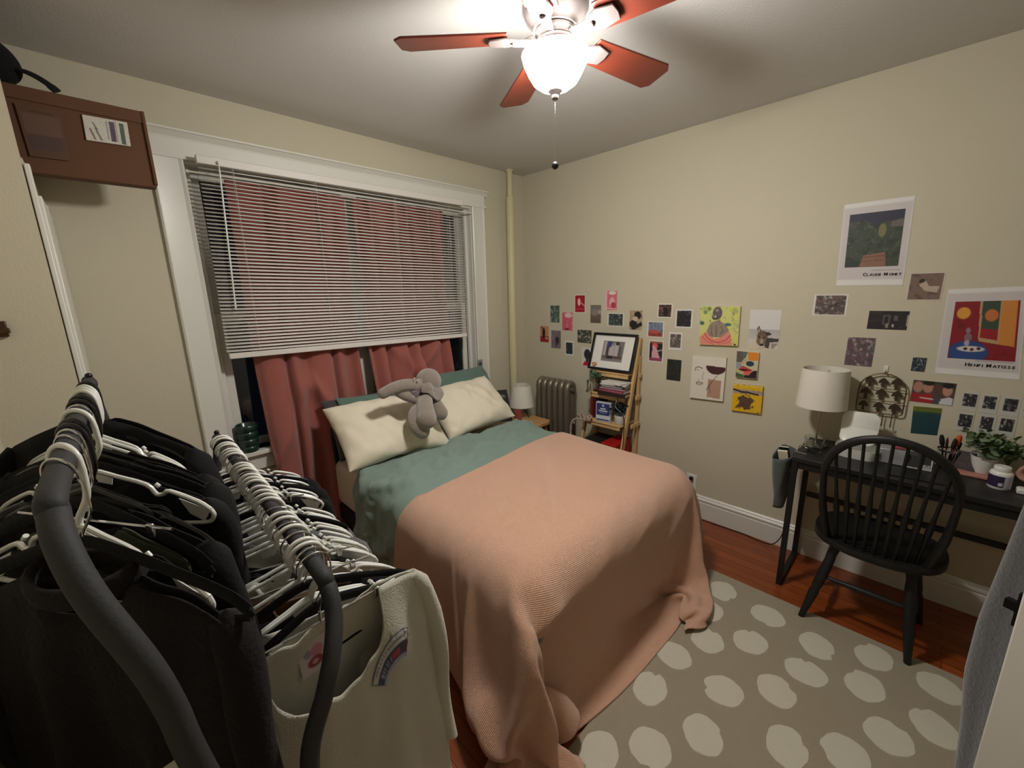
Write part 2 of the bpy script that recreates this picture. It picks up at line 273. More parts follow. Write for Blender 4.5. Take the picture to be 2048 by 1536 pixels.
# resting shapes of the two covers: rows of millimetre coordinates, each given as the step from its neighbours
CLOTH = {
  'duvet': (50, 36, [
[877,-6,15,11,9,6,-4,-16,-19,-20,-6,29,29,24,2,31,36,41,42,42,41,42,42,41,42,42,42,41,42,42,42,41,42,42,41,42,42,41,42,42,40,38,25,38,32,21,25,-16,18,24,-29,16,-3,-2,-1,2,12,20,14,5,-12,-34,-3,6,10,-3,5,1,-1,0,0,0,0,1,-1,0,0,1,-1,0,0,0,0,0,1,-1,0,0,0,0,1,0,8,2,-3,7,-24,32,6,-2,-35,5,3,4,2,-1,-1,3,13,20,17,-7,-34,-3,16,0,0,0,0,0,1,-1,0,0,1,-1,0,0,0,0,0,1,-1,0,0,1,-1,1,-1,0,0,2,7,-2,2,-10,19,3,-14,-18,-39,-1,0,3,5,7,5,-1,-4,0,7,18,15,-25,1,10,0,-1,1,-1,0,1,0,0,-1,1,0,0,0,0,0,0,0,0,0,0,0,0,1,-1,1,2,1,2,0,6,-20,-19,-9,-3,-1,-11,-11,-9,-5,-2,1,7,8,5,0,-3,1,16,0,1,1,1,0,1,-1,0,0,0,1,0,-1,0,1,0,0,-1,1,0,0,-1,1,0,0,1,-1,1,1,-1,2,-7,7,4,3,5,39,-3,-4,-7,-10,-11,-11,-9,-7,-4,2,8,6,4,3,1,0,0,0,0,1,0,0,0,0,0,0,0,0,0,0,1,-1,0,0,1,0,-1,0,0,1,-1,0,1,0,5,2,2,4,1,36,1,0,1,0,0,-1,-2,-3,-5,-7,-12,-6,-4,0,-1,0,0,0,0,0,0,0,0,0,0,0,0,0,0,0,0,0,0,0,0,0,1,-1,0,0,0,0,-1,1,1,2,-3,-5,-4,10,-1,0,-1,0,-1,-1,-2,-2,-1,-1,1,-2,0,-1,-1,0,0,0,0,-1,0,0,0,0,0,1,0,0,-1,0,0,1,0,0,-1,0,0,1,0,-1,0,0,1,0,2,0,-1,0,2,-2,0,0,-1,0,-1,0,-1,0,-1,1,2,1,0,-1,-1,0,0,0,0,1,0,-1,0,0,0,0,0,0,1,-1,0,0,0,0,1,-1,0,0,0,0,0,0,0,1,0,3,-1,-3,-5,-1,0,0,1,0,1,1,2,0,2,-1,-2,-3,-1,-1,-1,0,0,0,-1,0,0,1,0,0,0,-1,0,0,0,1,0,0,-1,0,0,1,0,-1,0,1,-1,0,1,0,1,1,1,0,0,0,1,0,0,0,1,-1,-1,-1,-1,1,1,-1,0,-1,0,0,-1,0,1,0,0,-1,0,0,0,1,0,0,-1,0,0,0,1,0,-1,0,0,1,-1,0,1,-1,0,1,1,1,0,0,0,2,-1,0,0,0,-1,0,1,1,0,-1,-1,0,-1,-1,1,-1,1,0,0,-1,0,1,0,0,0,-1,0,0,1,0,0,-1,0,0,1,0,-1,0,1,-1,0,1,0,0,0,0,1,0,0,0,0,0,0,1,0,0,-1,0,0,0,0,0,0,1,-1,0,0,0,0,0,0,0,0,0,0,0,0,0,0,0,0,0,0,0,0,-1,1,0,0,0,0,0,0,0,0,0,0,0,0,0,0,1,0,-1,0,0,0,0,0,0,0,0,1,0,0,1,0,-1,0,1,0,0,-1,0,0,1,0,0,-1,0,0,1,-1,0,0,1,-1,0,0,1,-1,0,0,0,0,0,-1,0,0,1,0,-1,0,0,0,0,0,0,0,0,0,1,0,1,1,-1,0,1,0,0,-1,0,1,0,0,-1,0,0,1,0,-1,0,1,0,-1,0,1,0,-1,0,1,-1,0,0,-1,-1,0,0,0,0,0,0,0,0,0,0,0,0,-1,1,0,1,1,1,0,1,0,0,-1,0,1,0,0,-1,0,1,0,-1,0,0,1,0,-1,0,1,0,-1,0,1,-1,0,1,-1,-1,0,-1,-1,0,0,0,0,0,0,0,0,0,0,0,1,-1,0,2,0,1,1,0,0,-1,1,0,0,0,-1,1,0,0,-1,1,0,0,0,-1,1,0,-1,0,1,0,-1,1,0,-1,0,0,-1,-2,0,0,0,0,0,0,0,0,0,0,0,0,0,0,0,1,2,0,1,0,-1,1,0,0,-1,0,1,0,0,-1,1,0,0,-1,0,1,0,-1,1,0,-1,0,1,-1,0,1,-1,0,-2,-1,0,0,0,0,0,0,0,0,0,0,0,0,0,0,0,1,1,1,0,0,0,0,0,0,1,-1,0,0,0,0,0,0,0,0,0,0,0,0,0,0,0,0,0,0,0,-1,1,-2,1,-2,0,1,-1,0,0,0,-1,0,0,0,0,0,1,0,0,0,1,1,0,0,0,0,0,0,-1,1,0,0,0,0,0,0,0,0,0,0,-1,1,0,-1,1,0,-1,1,0,0,0,-1,-1,1,-1,0,1,0,0,-1,1,0,0,0,0,1,-1,0,0,1,0,-1,1,-1,1,0,0,-1,1,0,0,-1,0,1,0,-1,0,1,-1,0,1,-1,0,1,-1,0,1,-1,0,1,-1,1,-1,0,0,0,0,0,-1,1,0,0,0,0,0,0,0,0,0,-1,0,1,-1,1,-1,0,0,1,-1,0,0,0,0,0,0,0,0,0,0,0,0,0,0,0,0,0,0,0,0,-1,1,0,1,-1,1,0,0,0,0,-1,0,1,0,0,1,-1,0,0,0,0,-1,-1,0,-1,1,0,0,-1,1,0,-1,1,0,0,-1,1,0,-1,1,0,-1,1,0,-1,1,-1,0,1,-1,1,0,1,0,1,1,-1,0,0,0,-1,1,0,0,1,-1,-1,0,-1,2,-1,-1,-1,0,0,0,0,0,0,0,0,0,0,0,-1,1,0,-1,1,-1,0,1,-1,0,1,-1,1,-1,0,1,-1,0,1,1,2,0,0,0,0,0,-1,0,1,1,-1,-2,-1,0,4,-1,-2,-1,0,-1,1,-1,0,0,1,-1,-1,1,0,-1,1,0,0,0,0,0,0,0,0,0,-1,1,-1,1,0,-1,1,1,0,1,2,0,0,0,0,0,0,-1,1,0,-1,-1,1,3,-1,-1,-1,-1,-1,0,-1,1,-1,0,-1,0,1,0,-1,1,0,-1,0,1,0,0,0,-1,1,-1,1,-1,1,0,-1,1,-1,0,1,2,1,1,0,0,0,0,0,-2,1,1,0,-1,1,1,-2,0,0,-1,0,-1,0,0,0,-1,0,1,0,-1,1,0,-1,1,0,-1,0,1,-2,1,0,0,0,0,0,-1,1,0,0,0,1,1,1,1,0,0,0,1,1,-3,-2,2,2,1,-3,0,1,-2,2,-1,-1,-1,0,0,0,1,0,0,0,0,0,-1,1,-1,0,1,-1,-1,1,0,-1,1,0,0,0,0,0,-1,1,0,0,1,1,0,1,0,0,0,1,2,-6,0,3,2,0,-6,2,5,-4,0,0,1,-1,0,1,-1,1,0,-1,0,0,0,-1,1,0,-1,1,-1,0,0,1,-1,0,0,0,0,0,0,0,0,1,-1,2,1,0,-1,0,0,1,2,-1,-6,1,4,2,-1,-4,-2,3,2,0,-1,1,0,0,0,0,0,0,-1,-1,1,1,-1,0,1,-2,1,0,0,-1,1,-1,1,-1,0,0,1,0,-1,-1,3,-2,2,-2,1,0,0,0,1,4,-3,-7,3,3,3,0,-1,0,-3,1,2,0,-1,0,1,-1,0,0,0,0,0,-1,1,-1,-2,1,0,1,-1,1,0,0,0,0,1,-1,-1,0,0,1,-2,1,-1,1,0,0,0,0,0,1,4,-2,-8,3,2,0,1,0,4,-1,-1,0,1,0,0,0,0,-1,1,-1,0,0,0,-1,0,0,0,0,1,-1,0,0,-1,1,-1,0,0,-1,1,-1,1,-2,0,1,-1,-1,1,0,0,0,1,4,0,-9,1,4,-1,3,1,3,0,-1,-1,-1,0,1,-1,1,0,0,-1,0,0,1,0,-2,0,0,0,0,-1,0,1,-1,-1,0,0,0,-1,3,-5,3,-1,0,0,0,-1,1,0,0,0,0,2,4,-6,-3,4,1,2,0,3,0,0,0,-1,-1,0,0,0,1,-1,0,-2,1,0,0,0,-1,0,0,-1,0,-1,0,1,1,-1,-1,1,-5,6,-3,0,0,0,1,0,-1,0,0,0,0,0,0,3,0,-3,2,4,2,-2,2,-1,0,-1,0,-1,0,-1,0,0,0,0,-1,1,0,-1,0,-1,0,1,-1,-1,0,0,-2,0,1,-2,0,0,1,2,-2,1,-1,1,0,0,0,0,0,0,0,0,0,1,2,1,2,-1,-1,0,-1,1,-1,1,-1,1,-1,0,0,0,0,-1,1,1,-1,0,-1,-1,1,0,0,-1,0,1,-1,2,-4,-1,2,-1,1,0],
[861,-16,-9,-11,-11,-13,-13,-6,0,3,-8,-2,25,-2,-27,14,18,4,1,-1,0,0,0,0,0,0,0,0,0,0,0,0,0,0,-1,0,0,-1,-2,-3,-9,-13,25,-7,13,30,1,-30,-22,3,32,7,-2,-1,-1,2,2,-5,-11,-7,12,-5,-24,21,6,-5,-14,-4,0,1,0,0,-1,0,-1,0,0,-1,0,0,0,0,0,0,1,1,0,2,2,3,9,2,-13,5,5,-10,-30,14,23,2,14,8,7,5,1,-1,-1,1,3,-5,-13,3,1,-18,21,-9,-3,1,0,0,0,-1,0,-1,-1,-1,-1,-1,-1,0,0,0,0,1,2,0,2,0,1,2,0,10,-13,9,-6,-33,21,22,8,2,3,-2,2,8,11,9,5,-1,-3,0,1,-2,-7,0,-2,3,2,2,0,0,0,-1,-1,-1,0,-2,-1,0,0,-1,0,0,1,0,0,2,0,2,1,0,1,1,0,-5,-16,13,10,-4,-6,-4,35,-2,-5,-9,-7,-2,4,10,8,4,1,-2,-1,-1,4,0,1,-1,0,1,-1,1,-1,0,-1,0,-1,-1,-1,0,0,0,0,1,1,0,1,0,1,0,1,0,0,-2,3,-2,-2,1,-1,-1,15,3,4,6,4,1,-1,-3,-2,1,4,5,4,1,1,0,-1,0,1,-1,0,0,1,-1,-1,0,0,0,0,-1,0,0,1,0,0,0,1,0,0,1,-1,1,0,0,-1,0,-2,-4,-3,-2,21,-2,0,-2,-1,1,1,2,5,4,4,5,5,1,-1,0,0,0,-1,1,0,0,-1,1,0,0,0,0,0,0,0,0,0,0,0,0,0,0,0,-1,1,0,0,0,0,0,0,-2,-1,-2,41,0,0,0,0,0,1,1,-1,1,0,0,-1,1,0,0,0,0,0,0,0,0,0,0,0,0,0,0,0,0,0,0,0,0,0,0,0,0,0,0,0,0,1,-1,0,0,-1,0,-1,0,43,0,0,0,0,0,0,-1,1,-1,1,0,0,0,1,-1,0,0,0,0,0,0,0,-1,1,0,0,0,-1,1,0,0,0,0,0,0,0,0,0,0,0,0,0,0,0,0,0,0,-1,0,43,0,0,0,0,0,0,0,-1,1,-1,0,1,0,0,1,-1,0,0,0,0,0,0,0,0,0,-1,1,0,0,0,0,0,0,0,0,0,0,0,0,0,0,0,0,0,0,0,0,0,0,43,0,0,0,0,0,0,0,0,0,0,0,0,0,0,0,0,0,0,0,0,0,0,0,0,0,0,-1,1,0,-1,1,-1,1,0,0,0,0,0,0,0,0,0,0,0,0,0,-1,1,0,43,0,0,0,0,0,0,0,0,0,0,0,0,0,0,0,0,0,1,-1,0,0,0,0,0,-1,1,0,0,0,0,0,0,0,0,0,0,0,0,0,0,0,0,0,0,0,0,0,0,0,43,0,-1,1,0,0,0,0,0,0,0,0,0,0,0,0,0,0,0,0,0,0,0,0,0,0,0,0,0,0,0,0,0,0,0,0,0,0,0,0,0,0,0,0,0,0,0,0,0,-1,43,0,0,0,0,0,0,0,0,0,0,0,-1,1,0,0,0,0,0,0,0,0,0,0,0,0,0,0,0,0,0,0,0,0,0,0,-1,1,0,0,0,0,0,0,0,0,0,0,0,0,42,1,0,0,0,0,-1,1,0,0,0,0,0,-1,1,0,0,0,-1,1,0,-1,1,0,0,0,0,0,0,0,0,0,0,-1,0,1,0,0,0,0,0,0,0,0,0,-1,1,0,0,1,43,0,0,0,0,0,0,0,0,-1,1,0,0,0,0,0,0,0,0,0,0,0,0,0,0,0,0,0,0,-1,1,0,0,0,0,0,0,0,0,0,0,0,0,0,0,0,0,1,-1,0,43,0,0,0,0,0,0,0,0,0,-1,1,0,0,-1,1,0,0,0,0,0,0,0,0,0,0,0,0,0,0,0,-1,1,0,0,0,0,0,0,0,0,0,0,0,0,0,0,0,0,0,43,0,0,0,0,0,0,0,0,0,0,-1,1,0,0,-1,1,0,0,0,0,0,0,0,0,0,0,0,0,0,0,0,0,0,0,0,0,0,0,0,0,0,0,0,0,1,-1,0,1,-1,43,0,0,0,0,0,0,0,0,0,0,0,0,0,0,0,0,0,0,-1,1,0,0,0,-1,1,0,0,0,0,0,0,0,0,0,0,0,0,0,0,0,0,0,0,0,0,0,0,0,0,44,-1,0,0,0,0,0,0,0,0,0,0,0,0,0,0,0,0,0,0,0,0,0,0,0,0,0,0,-1,1,0,0,0,0,0,0,0,0,0,0,0,0,0,0,0,0,0,0,0,0,43,0,1,-1,0,0,0,0,0,0,0,0,0,0,0,0,0,0,0,0,0,0,0,0,0,0,-1,1,0,0,0,0,0,0,0,-1,1,0,0,0,0,0,0,0,0,0,0,0,0,0,43,0,0,0,0,0,0,0,0,0,0,0,0,0,0,0,0,0,0,0,0,0,0,0,0,0,0,-1,1,0,-1,1,-1,1,0,0,0,0,0,0,0,0,0,0,0,0,0,0,0,1,43,1,-1,0,0,0,0,-1,1,0,0,0,0,0,0,0,-1,1,0,0,-1,1,-1,0,1,0,0,0,0,-1,0,0,1,0,0,0,0,-1,1,0,0,0,0,0,0,0,0,0,0,0,43,0,0,0,0,0,0,0,0,0,0,0,0,0,0,0,0,-1,1,0,0,0,0,0,0,0,0,0,0,0,0,0,0,-1,1,0,0,0,0,0,0,0,0,0,0,0,0,0,0,0,44,-1,0,0,0,0,0,0,0,0,0,0,-1,0,1,0,0,0,0,0,0,0,-2,0,0,0,0,1,0,0,1,0,0,0,-1,1,0,0,-1,1,0,0,0,0,0,-1,1,0,1,-1,43,0,0,0,0,0,0,0,0,0,0,0,0,0,-1,0,1,0,0,0,-1,-2,1,0,0,0,0,0,0,1,1,0,0,0,0,-1,0,1,0,0,0,0,-1,0,1,0,0,0,0,1,43,0,0,0,0,0,0,0,0,0,0,0,0,0,0,0,0,0,-1,-1,0,1,1,0,0,0,0,0,0,0,-1,1,-2,0,1,1,0,0,0,0,-1,0,1,0,-1,1,0,0,0,0,44,-1,0,0,0,0,0,1,-1,0,0,0,0,0,0,0,0,-1,0,1,0,0,0,0,0,-1,1,-1,1,0,0,-2,1,1,0,0,0,-1,1,-1,1,0,0,0,0,0,-1,1,0,1,43,1,-1,0,0,0,0,-1,1,0,0,-1,1,0,0,0,-1,1,0,0,0,0,0,0,0,0,0,0,-1,0,0,0,1,0,-1,0,0,1,0,0,0,0,0,0,-1,0,1,0,0,0,43,0,0,0,0,0,0,0,-1,0,0,1,-1,0,0,1,0,0,0,0,0,0,-1,1,0,0,0,0,0,0,-1,0,1,0,0,0,0,0,-1,0,0,1,0,-2,2,0,0,0,0,0,43,0,0,0,0,-1,1,0,0,0,0,-1,0,0,1,-1,1,-1,0,-1,1,0,1,-1,1,0,0,0,0,-3,1,2,0,0,0,0,0,0,-2,0,-2,0,1,3,-1,1,0,0,0,1,43,0,0,0,0,0,-1,1,0,0,0,0,0,-1,-1,2,-1,0,0,0,0,-1,1,-1,-1,0,-1,0,0,2,-1,-1,-1,0,1,0,0,-1,3,0,2,-2,0,0,1,0,0,1,1,-1,43,-1,1,-1,0,1,0,-1,0,1,-1,1,-1,0,-1,-2,1,2,1,0,0,0,-1,0,-1,0,0,0,0,1,0,0,0,-1,0,0,0,1,-1,0,0,1,0,1,-1,0,1,0,0,1,42,1,0,0,0,-1,1,0,0,-1,1,-1,1,-1,0,-1,-2,0,0,1,1,2,0,-1,0,1,0,0,0,0,0,0,0,0,-1,-1,0,0,-1,2,1,-1,-2,0,0,2,1,0,0,0,43,0,0,0,0,0,-1,0,0,0,0,1,-1,0,-1,-1,1,0,-1,0,0,-1,1,2,0,0,1,0,0,-1,1,0,-1,0,0,0,0,-1,1,-1,-2,0,2,-2,4,0,0,0,0,0,43,0,0,0,0,0,0,0,0,0,0,-1,1,-1,-1,1,0,-1,1,0,-1,1,0,0,0,0,0,0,0,0,0,0,0,0,0,0,0,0,0,-1,0,1,-1,-1,2,1,0,0,0,0],
[12,28,38,39,39,39,40,37,37,37,38,27,17,24,29,0,-3,1,2,0,-1,-1,-2,-3,-3,-4,-3,-3,-2,-2,0,0,2,2,3,4,3,4,3,4,6,8,-13,-9,-16,-21,-21,-23,-28,-34,3,11,1,0,0,0,0,2,3,1,-1,11,10,-5,-2,3,5,1,-1,1,0,0,0,0,0,0,0,0,0,0,0,0,0,0,0,0,0,-1,1,-2,-3,0,2,-1,-2,1,-2,-6,-6,-1,14,0,0,0,0,0,0,0,0,3,3,1,9,8,-5,6,1,0,0,0,0,0,0,0,0,1,0,1,0,0,0,1,-1,0,0,-1,0,0,-1,0,-2,-5,6,-4,0,1,-8,-7,-6,-5,14,0,-1,0,0,0,0,0,0,0,0,2,3,10,5,-1,1,-1,0,-1,1,0,1,1,1,1,0,0,0,1,0,-1,0,0,-1,0,-1,-1,-1,-1,0,-2,2,3,1,-13,-11,-5,-2,-2,4,2,3,1,1,1,0,0,0,-1,1,0,2,1,1,7,-2,0,0,0,0,0,0,1,1,0,2,1,1,0,0,0,0,-1,-1,-1,-1,-1,-1,0,0,-1,1,-1,-8,-5,1,-1,1,0,-4,1,0,2,2,1,2,2,2,1,0,0,-1,-2,1,1,1,-2,-1,0,0,1,1,1,1,1,1,0,1,1,0,0,-1,-1,0,-2,0,-1,-1,-1,-1,0,1,-3,0,2,0,1,0,0,-5,-1,1,0,0,0,0,1,-1,1,1,0,1,1,0,0,0,1,0,0,0,0,0,0,0,1,0,1,0,0,0,0,0,0,-1,0,-1,0,0,0,0,0,0,2,1,0,1,0,-1,0,-4,1,0,-1,0,1,0,-1,1,0,-1,1,1,0,0,0,2,0,0,0,0,0,0,0,0,0,0,0,0,0,0,0,0,0,0,0,0,0,0,0,0,0,0,2,1,1,0,0,0,1,-3,-1,0,1,0,-1,0,1,-1,0,1,0,-1,2,0,2,0,0,0,0,0,0,0,0,0,0,0,0,0,0,0,0,0,0,0,0,0,0,0,0,0,0,0,2,1,1,0,0,0,-1,-3,0,0,0,-1,1,0,-1,1,0,0,0,1,-1,1,1,1,0,0,0,0,0,0,0,0,0,0,0,0,0,0,0,0,0,0,0,0,0,0,0,0,0,1,1,0,1,1,-1,1,0,-3,1,0,-1,1,0,-1,1,0,0,0,0,0,0,0,2,0,0,0,0,0,0,0,0,0,0,0,0,0,0,0,0,0,0,0,0,0,0,0,0,0,0,0,1,1,0,1,0,-1,1,-1,0,-1,1,0,0,0,0,0,0,-1,0,0,1,1,-1,1,0,0,0,0,0,0,0,0,0,0,0,0,0,0,0,0,0,0,0,0,0,0,0,0,0,0,0,1,1,-1,1,0,-1,0,0,1,-1,0,0,1,-1,0,0,1,-1,0,0,0,0,0,0,0,0,0,0,0,0,0,0,0,0,0,0,0,0,0,0,0,0,0,0,0,0,0,0,0,0,0,0,1,-1,0,1,2,0,-1,1,0,-1,0,1,0,-1,0,1,0,-1,0,0,-1,0,0,0,0,0,0,0,0,0,0,0,0,0,0,0,0,0,0,0,0,0,0,0,0,0,0,0,-1,0,-1,1,0,-1,3,-1,1,0,-1,1,0,0,-1,1,0,0,-1,1,-2,-1,0,0,0,0,0,0,0,0,0,0,0,0,0,0,0,0,0,0,0,0,0,0,0,0,0,0,0,-1,0,-1,0,-1,1,0,4,0,0,-1,1,0,-1,0,1,0,-1,0,1,-1,0,-2,-1,0,0,0,0,0,0,0,0,0,0,0,0,0,0,0,0,0,0,0,0,0,0,0,0,0,-1,0,-1,-1,0,0,-1,1,4,0,0,0,0,0,0,0,0,0,0,0,-1,0,-1,-1,-1,0,0,0,0,0,0,0,0,0,0,0,0,0,0,0,0,0,0,0,0,0,0,0,0,0,0,-2,-1,0,-1,0,1,-1,3,1,0,0,0,0,0,0,0,-1,1,0,0,-2,0,-1,-1,0,0,0,0,0,0,0,0,0,0,0,0,0,0,0,0,0,0,0,0,0,0,0,0,0,0,-2,0,-1,0,0,-1,1,4,-1,0,1,-1,0,0,0,0,1,-1,0,0,0,-1,-1,-1,0,0,0,0,0,0,0,0,0,0,0,0,0,0,0,0,0,0,0,0,0,0,0,0,0,0,-1,-1,-1,0,0,0,0,2,1,-1,0,0,0,1,-1,0,0,0,0,0,-1,0,-1,0,0,0,0,0,0,0,0,0,0,0,0,0,0,0,0,0,0,0,0,0,0,0,0,0,0,0,-1,-1,1,-1,0,1,-1,1,-1,1,0,0,0,-1,1,0,0,0,0,0,0,-1,0,0,0,0,0,0,0,0,0,0,0,0,0,0,0,0,0,0,0,0,0,0,0,0,0,0,0,0,0,0,-1,1,0,-1,1,-1,1,-1,0,1,-1,1,0,-1,0,1,-1,0,0,1,0,0,0,0,0,0,0,0,0,0,0,0,0,0,1,2,0,-1,-2,0,0,0,0,0,0,0,0,0,1,0,0,0,0,1,-1,-2,0,1,-1,0,0,0,0,0,0,0,1,-1,1,0,1,0,0,0,0,0,0,0,0,0,0,0,0,0,-1,-2,0,1,2,0,0,0,0,0,0,0,0,0,1,1,1,-1,1,-1,1,-2,-1,0,1,-1,1,-1,0,0,0,0,0,0,1,0,1,1,0,0,0,0,0,0,0,0,0,0,0,0,0,0,0,0,0,0,0,0,0,0,0,0,0,0,2,1,0,1,-1,1,-1,-3,0,0,-1,1,-1,1,0,0,0,-1,0,1,0,1,1,1,0,0,0,0,1,6,1,-1,0,0,0,-1,-5,-1,0,0,0,0,0,0,0,0,0,0,0,0,2,1,1,1,0,-1,1,-3,0,0,0,0,0,0,-1,1,-1,1,0,0,0,1,1,1,0,0,2,4,-4,-9,-1,1,0,0,0,1,5,1,0,0,1,1,1,-2,-1,0,0,0,0,1,1,0,2,0,0,1,-1,-3,1,-1,1,-1,0,0,0,0,0,0,0,0,1,0,2,0,0,3,-4,-5,3,3,0,0,0,0,0,0,1,-1,1,3,-3,-3,-1,2,1,0,0,0,0,0,1,2,1,0,1,-1,1,-1,-1,1,-1,1,0,-1,1,-1,1,-1,0,0,0,1,0,1,2,-5,2,1,0,0,0,0,1,-1,0,0,-1,6,-6,-3,2,2,0,0,0,0,0,0,0,0,0,2,1,1,0,0,-1,0,0,0,0,0,0,0,0,0,0,0,0,0,0,0,0,1,-3,2,0,0,0,2,-2,0,0,0,0,1,0,-6,10,-5,0,0,0,0,0,0,2,-2,0,1,0,2,-1,1,-1,1,0,1,1,0,0,-1,1,0,-1,1,-1,1,0,0,-1,-1,0,-1,1,0,0,0,0,1,-1,0,-1,1,0,-1,0,7,-10,4,0,0,0,0,0,1,-3,2,0,0,2,-2,2,-1,1,0,0,4,-1,0,0,1,-1,0,0,0,0,0,0,0,1,-1,-2,0,3,1,0,0,-1,-6,7,-5,1,0,0,1,3,-11,5,1,0,0,0,1,2,4,0,-6,-1,0,-1,3,-2,1,0,0,0,4,0,0,0,0,0,1,0,-1,1,-1,0,0,-1,1,-3,-2,-3,-1,0,0,2,5,-3,5,0,-1,1,0,-5,6,0,0,0,0,0,-1,-6,-6,3,5,3,-4,2,-3,2,0,0,0,0,5,0,0,0,0,0,0,0,1,-1,1,0,-1,-1,-2,2,4,-3,-5,0,0,-1,0,-2,2,-4,1,-1,3,-2,2,-3,0,0,0,0,4,5,-3,3,-3,-4,5,-4,6,-4,0,0,-1,0,5,0,0,0,0,0,0,1,0,0,0,-1,1,-1,-1,-5,-4,3,13,-2,-6,-3,-2,2,1,-1,3,-3,-1,1,0,0,1,0,1,0,-4,3,0,-7,5,9,-8,4,-8,5,-2,0,0,1,4,1,-1,1,0,0,0,0,0,0,0,2,-1,-1,-2,2,-4,-1,-7,5,12,0,0,-8,-2,1,1,0,-4,2,0,1,-1,1,-2,1,6,-10,4,7,0,-12,9,-2,-2,-1,1,0,0,-1,4,0,0,0,-1,1,0,-1,0,1,0,0,1,-1,0,-3,0,1,0,-2,-5,2,-1,5,0,5,-4,2,-1,0,-3,3,1,-1,-1,1,-4,7,0,-6,-3,5,-3,5,-2,-2,1,-1,0,1],
  ]),
  'blanket': (62, 54, [
